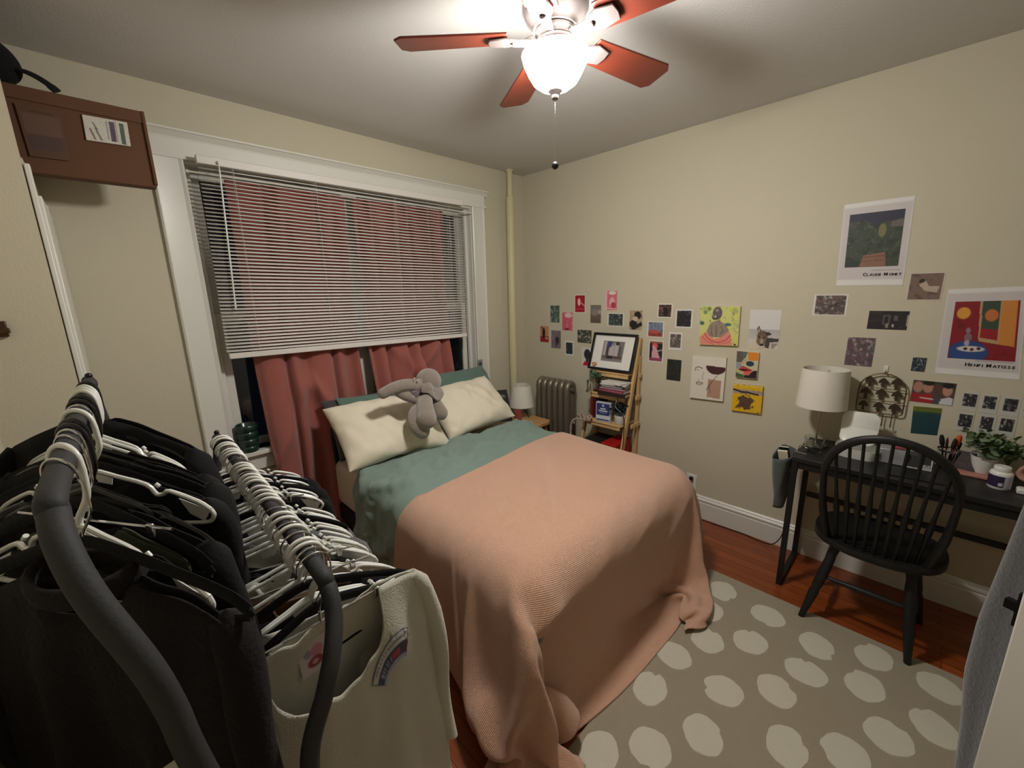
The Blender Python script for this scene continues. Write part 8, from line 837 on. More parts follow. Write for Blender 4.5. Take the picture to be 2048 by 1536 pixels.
# ================================================================== desk
DESK = mat('black_desk_laminate', (30, 30, 32), .42, bump=.04, scale=80)
dk = thing('desk', 'narrow black desk with square metal leg frames against the right wall', 'desk', (2.59, -.14, 0))
DX0, DX1, DY0, DY1, DZ = 2.385, 2.785, -.68, .395, .75
m = MB(); m.bb(DX0, DX1, DY0, DY1, DZ-.022, DZ); m.build('desk_top', DESK, dk, bevel=.0015)
for y in (DY1-.012, DY0+.012):
    m = MB(); q = .0125
    for x in (DX0+.02, DX1-.02): m.bb(x-q, x+q, y-q, y+q, .0, DZ-.022)
    m.bb(DX0+.02+q, DX1-.02-q, y-q, y+q, 0, .025); m.bb(DX0+.02+q, DX1-.02-q, y-q, y+q, DZ-.047, DZ-.022); m.build('leg_frame', DARK, dk, bevel=.0012)
    for x in (DX0+.02, DX1-.02):
        m = MB(); m.prism([(0, 0), (.14, 0), (0, -.20)] if x < 2.5 else [(0, 0), (0, -.20), (-.14, 0)], (x, y+.0015, DZ-.047), (1, 0, 0), (0, 0, 1), .003); m.build('gusset', DARK, dk)
m = MB(); m.bb(DX1-.035, DX1-.015, DY0+.03, DY1-.03, .40, .425); m.build('back_brace', DARK, dk)
m = MB(); m.bb(DX0+.012, DX0+.024, DY0+.03, DY1-.03, DZ-.062, DZ-.022); m.build('front_apron', DARK, dk)
# hanging fabric bag at the desk's left end
hb = thing('hanging_organizer', 'grey fabric pouch hanging from the left end of the desk with papers in it', 'organizer', (2.50, .43, .44))
PCH = mat('slate_felt', (78, 84, 84), .95, sheen=.2, bump=.2, scale=160)
m = MB(); prof = []
def pouch(u, v):
    a = u*2*PI; zz = lerp(.715, .43, v); sx, sy = lerp(.125, .100, v), lerp(.044, .022, v)
    c, s = math.cos(a), math.sin(a); x = 2.52+sx*math.copysign(abs(c)**.6, c); y = .452+sy*math.copysign(abs(s)**.7, s)+.006*math.sin(a*3+v*5)*v-.008*v
    return Vector((x, y, zz+.008*math.sin(a*2)*(1-v)))
m.grid(40, 16, pouch, closed=True); m.build('pouch', PCH, hb, solid=.003, angle=180)
m = MB(); lo = [pouch(i/40, 1) for i in range(40)]; m.add(lo, [tuple(range(40))]); m.build('pouch_base', PCH, hb, smooth=False)
for x in (2.46, 2.58):
    m = MB(); m.tube(smooth_path([(x, .405, .712), (x, .403, .745), (x, .398, .756), (x, .385, .7545), (x, .35, .7525)]), .0018, 8); m.build('wire_hook', CHROME, hb)
for k, (x, a_, ln, cc, lb) in enumerate(((2.46, 18, .13, (226, 216, 190), 'cream paperback tipped up inside the fabric pouch'), (2.50, 22, .16, (24, 24, 26), 'black notebook standing in the fabric pouch behind the cream book'))):
    t_ = thing('notebook', lb, 'book', (x, .44, .60)); Mx = Matrix.Rotation(R(-a_), 3, 'Y') @ Matrix.Rotation(R(-8), 3, 'X')
    m = MB(); m.box(Vector((x, .441, .69)), (.012 if k == 0 else .010, .044, ln), Mx); m.build('cover', mat('notebook_cover', cc, .5), t_, bevel=.001)
    m = MB(); m.box(Vector((x, .441, .69))+Mx @ Vector((0, 0, .001)), (.0085 if k == 0 else .007, .0445, ln), Mx); m.build('pages', MATS['book_pages'], t_)
# desk lamp
dl = thing('desk_lamp', 'unlit desk lamp with a white drum shade on a thin metal stem', 'lamp', (2.66, .335, DZ))
lx, ly = 2.655, .345
m = MB(); m.lathe([(.113, .968), (.103, 1.172), (.1005, 1.172), (.1105, .968), (.113, .968)], (lx, ly, 0), 48); m.build('lamp_shade', SHADE, dl, angle=50)
m = MB(); m.tube([(lx, ly, DZ+.025), (lx, ly, 1.09)], .0052, 10); m.tube([(lx, ly, 1.06), (lx, ly, 1.12)], .014, 12)
m.tube([(lx-.1, ly, 1.15), (lx+.1, ly, 1.15)], .0015, 6); m.tube([(lx, ly-.1, 1.15), (lx, ly+.1, 1.15)], .0015, 6); m.tube([(lx, ly, 1.12), (lx, ly, 1.152)], .004, 6); m.build('stem', NICKEL, dl)
m = MB(); m.lathe([(0, DZ), (.05, DZ), (.052, DZ+.006), (.046, DZ+.014), (.02, DZ+.024), (0, DZ+.026)], (lx, ly, 0), 36); m.build('base', NICKEL, dl, angle=50)
m = MB(); m.lathe([(.034, DZ+.0), (.036, DZ+.004), (.047, DZ+.074), (.0455, DZ+.074), (.034, DZ+.006), (0, DZ+.006)], (2.545, .335, 0), 30); tag(m.build('clear_cup', GLASS, angle=50), 'clear plastic cup at the front left corner of the desk under the lamp', 'cup')
# white makeup case with raised lid
def rrect(w, h, r, n=5):
    out = []
    for cx, cy, a0 in ((w/2-r, h/2-r, 0), (-w/2+r, h/2-r, 90), (-w/2+r, -h/2+r, 180), (w/2-r, -h/2+r, 270)):
        out += [(cx+r*math.cos(R(a0+90*i/n)), cy+r*math.sin(R(a0+90*i/n))) for i in range(n+1)]
    return out
mc = thing('makeup_case', 'open white rounded makeup case with its lid propped up, on the desk behind the chair', 'case', (2.62, .165, DZ))
m = MB(); n = 6; lv = [(.155, .125, 0), (.175, .145, .05), (.172, .142, .05), (.15, .12, .006)]
for w_, d_, z in lv: m.v += [Vector((2.61+b, .165+a, DZ+.0005+z)) for a, b in rrect(w_, d_, .04, n)]
k4 = 4*(n+1)
for j in range(3): m.f += [(j*k4+i, j*k4+(i+1) % k4, (j+1)*k4+(i+1) % k4, (j+1)*k4+i) for i in range(k4)]
m.f += [tuple(range(k4-1, -1, -1)), tuple(3*k4+i for i in range(k4))]; m.m = [0]*len(m.f)
m.build('tray_base', WPL, mc, angle=50)
for nm, tilt, off, w_, h_ in (('middle_tray', 50, (-.005, 0, .050), .145, .125), ('lid', 78, (.045, 0, .075), .150, .135)):
    M2 = Matrix.Rotation(R(-tilt), 3, 'Y'); m = MB()
    for w1, t1 in ((w_*.94, 0), (w_, .004), (w_, .014), (w_*.94, .018)):
        m.v += [Vector((2.63, .175, DZ))+Vector(off)+M2 @ Vector((b+h_/2, a, t1)) for a, b in rrect(w1, h_*w1/w_, .035, n)]
    for j in range(3): m.f += [(j*k4+i, j*k4+(i+1) % k4, (j+1)*k4+(i+1) % k4, (j+1)*k4+i) for i in range(k4)]
    m.f += [tuple(range(k4-1, -1, -1)), tuple(3*k4+i for i in range(k4))]; m.m = [0]*len(m.f); m.build(nm, WPL, mc, angle=40)
# clear drawer box
cb = thing('acrylic_organizer', 'clear acrylic organizer of small cosmetics right of the white makeup case', 'organizer', (2.63, .035, DZ))
m = MB(); m.bb(2.58, 2.70, -.02, .085, DZ+.0005, DZ+.075); m.build('shell', mat('frosted_acrylic', (206, 208, 214), .25, trans=.6), cb, bevel=.006)
m = MB(); m.bb(2.60, 2.68, -.005, .04, DZ+.0757, DZ+.088); m.build('compact', mat('rose_compact', (150, 70, 80), .4), cb, bevel=.003)
# small framed card
fcd = thing('framed_card', 'small dark card with a thin white frame propped on the desk', 'card', (2.60, -.055, DZ))
A0 = Vector((2.585, -.016, DZ+.001)); U0 = Vector((.10, -1, 0)).normalized(); V0 = Vector((.35, 0, .94)).normalized()
qd = [A0+U0*a+V0*b for a, b in ((0, .085), (.088, .085), (0, 0), (.088, 0))]
panel('card_face', *qd, [('b', (34, 34, 36)), ('r', 0, 0, 1, .05, (190, 190, 192)), ('r', 0, .95, 1, 1, (190, 190, 192)), ('r', 0, 0, .05, 1, (190, 190, 192)), ('r', .95, 0, 1, 1, (190, 190, 192)), ('r', .6, .72, .93, .92, (184, 184, 184)), ('r', .64, .77, .9, .80, (60, 60, 62)), ('r', .64, .84, .9, .87, (60, 60, 62)), ('n', .3, 8, (70, 70, 72), 4), ('r', .05, .05, .4, .3, (60, 58, 62))], res=44, parent=fcd, thick=.004, edge=(180, 180, 182))
# glass jar of brushes and pens
gj = thing('brush_jar', 'glass jar holding brushes and pens, left of the potted plant on the desk', 'jar', (2.72, -.15, DZ))
m = MB(); m.lathe([(0, DZ), (.036, DZ), (.038, DZ+.004), (.038, DZ+.085), (.0355, DZ+.085), (.0355, DZ+.006), (0, DZ+.006)], (2.72, -.15, 0), 30); m.build('jar', GLASS, gj, angle=50)
m = MB(); m.lathe([(.0385, DZ+.078), (.040, DZ+.08), (.040, DZ+.087), (.0385, DZ+.088)], (2.72, -.15, 0), 30); m.build('rim', CHROME, gj)
g = random.Random(12)
for k, (dx, dy, L, cc, rr, nm, lb) in enumerate(((0, -.012, .155, (190, 44, 26), .011, 'hair_brush', 'red and orange brush standing in the glass jar'), (-.01, .016, .15, (30, 26, 28), .009, 'makeup_brush', 'black makeup brush leaning left in the glass jar'), (.012, .006, .13, (190, 110, 80), .005, 'pencil', 'light brown pencil in the glass jar'), (.006, -.02, .12, (40, 60, 60), .005, 'pen', 'dark green pen in the glass jar'), (-.012, -.006, .14, (60, 40, 40), .007, 'makeup_brush', 'brown makeup brush in the middle of the glass jar'))):
    B0 = Vector((2.72+dx*.5, -.15+dy*.5, DZ+.008)); d_ = Vector((dx*.9, dy*1.3, .12)).normalized(); t_ = thing(nm, lb, 'brush' if 'brush' in nm else nm, tuple(B0), 0, 'tools in the glass jar')
    m = MB(); m.tube([B0, B0+d_*L*.6], [.0028, .0032], 8); m.build('handle', mat(nm+'_handle', cc, .4), t_)
    m = MB(); m.tube([B0+d_*L*.6, B0+d_*L*.68, B0+d_*L*.85, B0+d_*L*.97, B0+d_*L], [.0035, rr, rr*1.05, rr*.7, .001], 10); m.build('head', mat(nm+'_head', (204, 84, 30) if k == 0 else tuple(int(v*.7) for v in cc), .7), t_)
pc = thing('dark_photo_card', 'dark reddish photo card leaning between the jar and the white plant pot', 'card', (2.70, -.205, DZ))
qd = [Vector((2.715, -.175, DZ+.092)), Vector((2.705, -.238, DZ+.092)), Vector((2.685, -.175, DZ+.0135)), Vector((2.675, -.238, DZ+.0135))]
panel('card_face', *qd, mottle((46, 34, 34), (70, 50, 48), (26, 22, 24), seed=71), res=30, parent=pc, thick=.0015, edge=(40, 34, 34))
m = MB(); m.bb(2.63, 2.74, -.30, -.165, DZ+.0003, DZ+.012); tr = m.build('pink_tray', mat('dusty_pink_plastic', (186, 128, 118), .5), bevel=.003); tag(tr, 'flat dusty pink tray under the white plant pot', 'tray')
pt = thing('potted_plant', 'bushy grey-green plant in a white tapered pot on the desk', 'plant', (2.705, -.275, DZ))
m = MB(); m.lathe([(.0, DZ+.0125), (.03, DZ+.0125), (.032, DZ+.016), (.045, DZ+.088), (.042, DZ+.088), (.038, DZ+.078), (0, DZ+.076)], (2.70, -.262, 0), 30); m.build('pot', WPL, pt, angle=50)
m = MB(); foliage(m, (2.70, -.27, DZ+.075), 60, .115, .115, .032, 15); foliage(m, (2.70, -.33, DZ+.06), 34, .08, .10, .032, 16); m.build('foliage', GREEN3, pt, smooth=False)
jr = thing('white_jar', 'white plastic jar with a dark purple label and white screw cap on the desk', 'jar', (2.56, -.305, DZ))
jx, jy = 2.565, -.303
m = MB(); m.lathe([(0, DZ), (.030, DZ), (.034, DZ+.005), (.034, DZ+.066), (.031, DZ+.074), (.022, DZ+.078), (0, DZ+.078)], (jx, jy, 0), 36); m.build('body', WPL, jr, angle=50)
m = MB(); m.lathe([(0, DZ+.0785), (.0245, DZ+.0785), (.025, DZ+.08), (.025, DZ+.094), (.023, DZ+.097), (0, DZ+.097)], (jx, jy, 0), 36); m.build('cap', WPL, jr, angle=40)
m = MB(); ua = math.atan2(-jy, -jx); nU = 30; cols = []
for j in range(12):
    for i in range(nU):
        a = ua+R(105)-R(190)*i/(nU-1); m.v.append(Vector((jx+.0343*math.cos(a), jy+.0343*math.sin(a), DZ+.060-.048*j/11)))
        cols.append(lin((44, 30, 66) if i > 12 else (190, 188, 196)) if not (13 < i < 17 and 6 < j < 10) else lin((200, 196, 206)))
m.f = [(j*nU+i, (j+1)*nU+i, (j+1)*nU+i+1, j*nU+i+1) for j in range(11) for i in range(nU-1)]; m.m = [0]*len(m.f); m.c = cols; m.build('label', PRINT, jr)
m = MB(); ring = [(.031*math.cos(R(a)), .031*math.sin(R(a))) for a in range(0, 360, 12)]
tp = mat('pink_beige_band', (190, 146, 126), .6); m.tube([(2.66+x*.25, -.395+x, DZ+.105+y) for x, y in ring], [(.009, .014)]*len(ring), 10, closed=True)
m.v = [v+Vector((0, 0, -.05)) for v in m.v]; tag(m.build('tape_roll', tp, angle=60), 'pinkish beige round roll standing at the right edge of the desk', 'tape roll')
ad = thing('charger', 'white charging plug and cable at the front right of the desk', 'charger', (2.56, -.37, DZ))
m = MB(); m.bb(2.535, 2.575, -.385, -.35, DZ+.0004, DZ+.022); m.bb(2.53, 2.55, -.43, -.386, DZ+.0004, DZ+.018); m.build('plug_body', WPL, ad, bevel=.004)
m = MB(); m.tube(smooth_path([(2.575, -.37, DZ+.012), (2.61, -.36, DZ+.008), (2.63, -.39, DZ+.004), (2.60, -.44, DZ+.004), (2.57, -.50, DZ+.004)]), .002, 6); m.build('cable', WPL, ad)
m = MB(); m.lathe([(0, DZ), (.013, DZ), (.015, DZ+.03), (.012, DZ+.05), (.012, DZ+.058), (0, DZ+.06)], (2.735, -.055, 0), 18); tag(m.build('green_bottle', mat('pale_green_plastic', (176, 190, 120), .4), angle=50), 'little pale green bottle at the back of the desk behind the framed card', 'bottle')
m = MB(); m.box((2.50, -.05, DZ+.0025), (.13, .20, .004), Matrix.Rotation(R(6), 3, 'Z')); tag(m.build('black_folder', mat('black_folder_card', (26, 26, 28), .35), bevel=.001), 'flat black folder lying on the desk behind the chair back', 'folder')

# ================================================================== windsor chair
ch_ = thing('windsor_chair', 'black bow-back spindle chair facing the desk with its back to the room', 'chair', (2.38, .03, 0))
CHB = mat('worn_black_chair_paint', (24, 25, 24), .5, bump=.06, scale=50)
cx, cy, sz = 2.40, .03, .445
m = MB(); n = 40; ol_ = []
for i in range(n):
    a = 2*PI*i/n; c, s = math.cos(a), math.sin(a)
    ol_.append((cx+.205*math.copysign(abs(c)**.8, c), cy+(.235+.012*c)*math.copysign(abs(s)**.8, s)))
for sc_, z in ((.90, sz-.042), (1.0, sz-.028), (1.0, sz-.010), (.985, sz), (.90, sz-.004), (.5, sz-.014)):
    m.v += [Vector((cx+(x-cx)*sc_, cy+(y-cy)*sc_, z)) for x, y in ol_]
for j in range(5): m.f += [(j*n+i, j*n+(i+1) % n, (j+1)*n+(i+1) % n, (j+1)*n+i) for i in range(n)]
m.f += [tuple(range(n-1, -1, -1)), tuple(5*n+i for i in range(n))]; m.m = [0]*len(m.f); m.build('seat', CHB, ch_, angle=60)
def backpt(y, z):                                # back plane leans away from the desk
    t_ = (z-sz)/.55; return Vector((cx-.155-.115*t_-.02*(1-((y-cy)/.2)**2)*(1-t_*.3), y, z))
bow = []
for k in range(0, 25):
    a = PI*k/24; y = cy+.205*math.cos(a)*(1+.10*math.sin(a)); z = sz+.30+.255*math.sin(a)**.9 if 0 < k < 24 else sz+.28
    bow.append(backpt(y, z))
low = [backpt(cy+.165, sz-.01), backpt(cy+.185, sz+.10), backpt(cy+.20, sz+.2)]
lo2 = [backpt(cy-.165, sz-.01), backpt(cy-.185, sz+.10), backpt(cy-.20, sz+.2)]
for p in (low[0], lo2[0]): p.x += .03
P = smooth_path(low+bow[1:-1]+lo2[::-1], 3)
m = MB(); m.tube(P, [(.0175, .0125)]*len(P), 12, flat=(0, 0, 1)); m.build('bow', CHB, ch_, angle=70)
def top_z(y):
    best = max((p.z for p in bow if abs(p.y-y) < .02), default=sz+.3); return best
for k in range(9):
    t_ = (k-4)/4; yb_, yt = cy+t_*.135, cy+t_*.178*(1-.02)
    zt = min(top_z(yt), sz+.56)-.004; A_ = backpt(yb_, sz-.008); A_.x += .03*abs(t_)**2+.012; B_ = backpt(yt, zt)
    m = MB(); q = [0, .12, .25, .33, .38, .44, .52, .7, 1]; rr = [.0085, .007, .0085, .0115, .012, .0095, .0072, .0065, .006]
    m.tube([lerp(A_, B_, t) for t in q], rr, 10); m.build('spindle', CHB, ch_, angle=80)
feet = [(-.195, .215, -.10, .125), (-.20, -.17, -.10, -.125), (.15, .20, .10, .125), (.15, -.20, .10, -.125)]; LG = []
for dx, dy, tx, ty in feet:
    A_, B_ = Vector((cx+dx, cy+dy, 0)), Vector((cx+tx, cy+ty, sz-.03)); LG.append((A_, B_))
    m = MB(); q = [0, .02, .15, .3, .36, .40, .46, .6, .78, .84, .90, 1]; rr = [.0115, .013, .0155, .0195, .021, .017, .021, .0225, .020, .0165, .019, .015]
    m.tube([lerp(A_, B_, t) for t in q], rr, 12); m.build('leg', CHB, ch_, angle=80)
for (i, j, t_) in ((0, 2, .38), (1, 3, .38), (0, 1, .56)):
    A_, B_ = lerp(*LG[i], t_), lerp(*LG[j], t_); m = MB(); m.tube([lerp(A_, B_, t) for t in (0, .2, .4, .5, .6, .8, 1)], [.007, .010, .013, .0145, .013, .010, .007], 10); m.build('stretcher', CHB, ch_, angle=80)

# ================================================================== rug
RUG = mat('taupe_rug_pile', (158, 146, 124), 1, bump=.5, scale=420, var=.05, vscale=30, sheen=.2)
SPOT = mat('cream_rug_pile', (206, 200, 182), 1, bump=.5, scale=420, var=.03, vscale=40, sheen=.2)
m = MB(); m.bb(.30, 2.262, -1.0, .693, .0005, .010, 0); m.m = [0]*6
S = [(2.122, .579), (1.924, .582), (2.092, .359), (1.739, .516), (1.865, .373), (1.555, .592), (2.047, .153), (1.857, .16), (2.145, -.035), (1.946, -.023), (1.678, .226), (1.531, .378), (1.337, .594), (2.142, -.238), (1.303, .371), (1.127, .487), (.987, .607), (1.467, .145), (1.579, -.005), (1.757, -.106), (1.911, -.222), (1.12, .26), (.90, .40), (1.28, .05), (1.40, -.15), (1.60, -.28), (1.78, -.40), (2.05, -.45), (1.05, -.02), (.72, .58), (.70, .25), (.85, .05), (1.15, -.28), (1.36, -.45), (1.6, -.56), (1.9, -.62), (2.15, -.7), (.5, .45), (.48, .1), (.62, -.2), (.9, -.35)]
g = random.Random(21)
for (x, y) in S:
    ph = g.random()*6; a0 = g.random()*6; ex = 1+g.uniform(-.08, .12); nt_ = 30; ring = []
    for i in range(nt_):
        a = 2*PI*i/nt_; r_ = .071*(1+.05*math.sin(2*a+ph)+.025*math.sin(5*a+ph*2)+.012*math.sin(11*a+ph))
        d_ = abs((a-a0+PI) % (2*PI)-PI); r_ *= 1-.22*max(0, 1-d_/.22)
        ring.append((r_*math.cos(a)*ex, r_*math.sin(a)/ex))
    nb = len(m.v); m.v += [Vector((x+a, y+b, .0118)) for a, b in ring]+[Vector((x+a*1.02, y+b*1.02, .0100)) for a, b in ring]
    m.f += [tuple(nb+i for i in range(nt_))]+[(nb+nt_+i, nb+nt_+(i+1) % nt_, nb+(i+1) % nt_, nb+i) for i in range(nt_)]; m.m += [1]*(nt_+1)
tag(m.build('spotted_rug', [RUG, SPOT], smooth=False), 'taupe rug with cream spots on the floor between bed, chair and door', 'rug')
# robe hanging on the far face of the near door
ROBE = mat('grey_fleece', (66, 66, 67), 1, sheen=.4, bump=.3, scale=130)
rb = thing('hanging_robe', 'grey fleece robe hanging against the open white door at the right edge', 'robe', (1.27, -.30, .25))
m = MB(); Cn = A+U*.02+N*.145
def robe(u, v):
    a = u*2*PI; z = lerp(1.72, .22, v)
    ks = (.04, .05, .06, .075, .090, .100, .112, .112, .095, .085, .08); q = min(9.999, v*10); wd = lerp(ks[int(q)], ks[int(q)+1], q-int(q))
    th = lerp(.04, .062, min(1, v*2)); f_ = .008*math.sin(a*4+1.5*v)*min(1, v*3)
    c, s = math.cos(a), math.sin(a)
    return Cn+U*((wd+f_)*math.copysign(abs(c)**.75, c)+0)+N*((th+f_)*math.copysign(abs(s)**.8, s))+Vector((0, 0, z))
m.grid(60, 50, robe, closed=True); m.add([robe(i/60, 0) for i in range(60)], [tuple(range(60))]); m.add([robe(i/60, 1) for i in range(60)], [tuple(range(60))]); m.build('robe_body', ROBE, rb, angle=180)
m = MB(); m.tube(smooth_path([Cn+Vector((0, 0, 1.70)), Cn+Vector((0, 0, 1.78))-N*.03, Cn-N*.075+Vector((0, 0, 1.80))]), .006, 8); m.build('hanging_strap', ROBE, rb)

# ================================================================== garment rack
Z1, Z2 = 1.395, 1.15
rk = thing('garment_rack', 'double garment rack of dark grey tube with two rails, crowded with hangers, bottom left', 'clothes rack', (.08, .9, 0))
r1a, r1b = Vector((-.070, .68, Z1)), Vector((-.048, 1.52, Z1)); r2a, r2b = Vector((.190, .70, Z2)), Vector((.211, 1.60, Z2))
def near_end(first, pts, foot):
    P = [first]+[at(px, py, 'y', y) for px, py, y in pts]+foot; return P
P1 = [r1b, lerp(r1b, r1a, .5), r1a]+[at(px, py, 'y', y) for px, py, y in ((108, 1030, .625), (128, 1100, .585), (185, 1200, .55), (290, 1330, .52), (345, 1420, .51), (400, 1536, .50))]+[Vector((.04, .49, .8)), Vector((.09, .48, .4)), Vector((.10, .48, .02))]
P2 = [r2b, lerp(r2b, r2a, .5), r2a]+[at(px, py, 'y', y) for px, py, y in ((655, 1172, .64), (668, 1235, .605), (664, 1310, .575), (650, 1385, .56), (620, 1536, .55))]+[Vector((.11, .54, .7)), Vector((.12, .54, .4)), Vector((.13, .54, .02))]
for P, nm in ((P1, 'rail'), (P2, 'rail')):
    m = MB(); m.tube(smooth_path(P, 8), .0135, 18); m.build(nm, FOAM, rk, angle=80)
for b, dx in ((r1b, -.02), (r2b, .02)):
    m = MB(); m.tube(smooth_path([b, b+Vector((0, .05, -.012)), b+Vector((0, .085, -.07)), Vector((b.x*.5+.04, 1.66, .7)), Vector((.08+dx, 1.66, .02))], 8), .0135, 16); m.build('end_post', FOAM, rk, angle=80)
    m = MB(); m.ell(b+Vector((0, .03, .014)), (.008, .008, .008), 12, 8); m.build('cap_knob', BLKPL, rk)
m = MB(); m.tube([(-.18, .50, .02), (.38, .50, .02)], .014, 14); m.build('base_bar', FOAM, rk)
m = MB(); m.tube([(-.18, 1.66, .02), (.38, 1.66, .02)], .014, 14); m.build('base_bar', FOAM, rk)
m = MB(); m.tube([(.08, .50, .02), (.08, 1.66, .02)], .012, 14); m.build('bottom_rail', FOAM, rk)
m = MB(); kp = at(733+0, 1150, 'y', .63); m.ell(at(651, 1142, 'y', .665), (.007, .007, .007), 12, 8); m.build('stop_knob', BLKPL, rk)

# ---- hanger prototypes, local origin on the rail axis, arms along x
def hook_path(r=.026, drop=.10, flip=1):
    P = [(0, 0, -drop), (.004*flip, 0, -drop+.014), (.016*flip, 0, -drop+.03), (.027*flip, 0, -.05), (.0285*flip, 0, -.02)]
    P += [(r*1.06*math.cos(R(a))*flip, 0, r*math.sin(R(a))-.0085) for a in range(0, 196, 24)]
    return smooth_path(P, 4)
def arms(w, drop, tip, y=0):
    return [(-w, y, -drop-tip), (-w*.9, y, -drop-tip*.80), (-w*.66, y, -drop-tip*.53), (-w*.60, y, -drop-tip*.60), (-w*.53, y, -drop-tip*.60), (-w*.46, y, -drop-tip*.36), (-w*.2, y, -drop-tip*.14), (0, y, -drop),
            (w*.2, y, -drop-tip*.14), (w*.46, y, -drop-tip*.36), (w*.53, y, -drop-tip*.60), (w*.60, y, -drop-tip*.60), (w*.66, y, -drop-tip*.53), (w*.9, y, -drop-tip*.80), (w, y, -drop-tip)]
def make_white():
    t_ = thing('clothes_hanger', '', 'hanger')
    m = MB(); m.tube(hook_path(), .0043, 10); m.build('hook', WPL, t_, local=True)
    m = MB(); P = smooth_path(arms(.205, .100, .082), 3); m.tube(P, .0040, 8)
    for s_ in (-1, 1):
        m.tube(smooth_path([(s_*.205, 0, -.182), (s_*.209, 0, -.194), (s_*.200, 0, -.207), (s_*.18, 0, -.210)], 4), .0040, 8)
        m.tube([(s_*.118, 0, -.134), (s_*.112, 0, -.128)], .0036, 8)
        m.prism([(0, 0), (s_*.034, -.012), (s_*.03, -.024), (s_*.006, -.018)][::s_], (0, 0, -.104), (1, 0, 0), (0, 0, 1), .0015)
        m.prism([(s_*.205, -.184), (s_*.150, -.158), (s_*.165, -.19), (s_*.19, -.206)][::-s_], (0, 0, 0), (1, 0, 0), (0, 0, 1), .0015)
    m.build('shoulder_frame', WPL, t_, local=True)
    m = MB(); m.tube([(-.18, 0, -.210), (.18, 0, -.210)], .0036, 8); m.build('trouser_bar', WPL, t_, local=True)
    return t_
def make_velvet():
    t_ = thing('clothes_hanger', '', 'hanger')
    m = MB(); m.tube(hook_path(), .0018, 8); m.build('hook', CHROME, t_, local=True)
    m = MB(); P = smooth_path([(-.215, 0, -.190), (-.19, 0, -.168), (-.12, 0, -.138), (-.05, 0, -.112), (0, 0, -.100), (.05, 0, -.112), (.12, 0, -.138), (.19, 0, -.168), (.215, 0, -.190)], 4)
    m.tube(P, [(.010, .0035)]*len(P), 10, flat=(0, 0, 1)); m.build('shoulder_frame', BLACKF, t_, local=True)
    m = MB(); m.tube(smooth_path([(-.215, 0, -.190), (-.2, 0, -.205), (0, 0, -.207), (.2, 0, -.205), (.215, 0, -.190)], 4), [(.006, .003)]*17, 8, flat=(0, 0, 1)); m.build('trouser_bar', BLACKF, t_, local=True)
    return t_
def make_black():
    t_ = thing('clothes_hanger', '', 'hanger')
    m = MB(); m.tube(hook_path(), .0040, 8); m.build('hook', BLKPL, t_, local=True)
    m = MB(); P = smooth_path(arms(.210, .100, .08), 3); m.tube(P, [(.010, .005)]*len(P), 8, flat=(0, 0, 1)); m.build('shoulder_frame', BLKPL, t_, local=True)
    m = MB(); m.tube(smooth_path([(-.21, 0, -.18), (-.205, 0, -.205), (-.17, 0, -.214), (.17, 0, -.214), (.205, 0, -.205), (.21, 0, -.18)], 4), .004, 8); m.build('trouser_bar', BLKPL, t_, local=True)
    return t_
def make_clip():
    t_ = thing('clip_hanger', '', 'hanger')
    m = MB(); m.tube(hook_path(), .0015, 8); m.tube([(0, 0, -.10), (0, 0, -.122)], .0028, 8); m.build('hook', CHROME, t_, local=True)
    m = MB(); m.tube([(-.15, 0, -.122), (.15, 0, -.122)], .0022, 8); m.build('bar', CHROME, t_, local=True)
    for s_ in (-1, 1):
        m = MB(); m.box((s_*.11, 0, -.128), (.012, .006, .022)); m.build('clip', CHROME, t_, local=True, bevel=.002)
    return t_
KIND = {'w': [make_white, None], 'v': [make_velvet, None], 'b': [make_black, None], 'c': [make_clip, None]}
def put_hanger(k, loc, yaw, lean, label, group, flip=False):
    mk = KIND[k]
    if mk[1] is None: mk[1] = mk[0](); o = mk[1]
    else: o = copy_tree(mk[1])
    o.location = loc; o.rotation_euler = (R(lean), 0, R(yaw)); o['label'] = label; o['category'] = 'hanger'
    if flip: o.rotation_euler.z += PI
    if group: o['group'] = group
    elif 'group' in o: del o['group']
    WP[o.name] = Vector(loc); return o

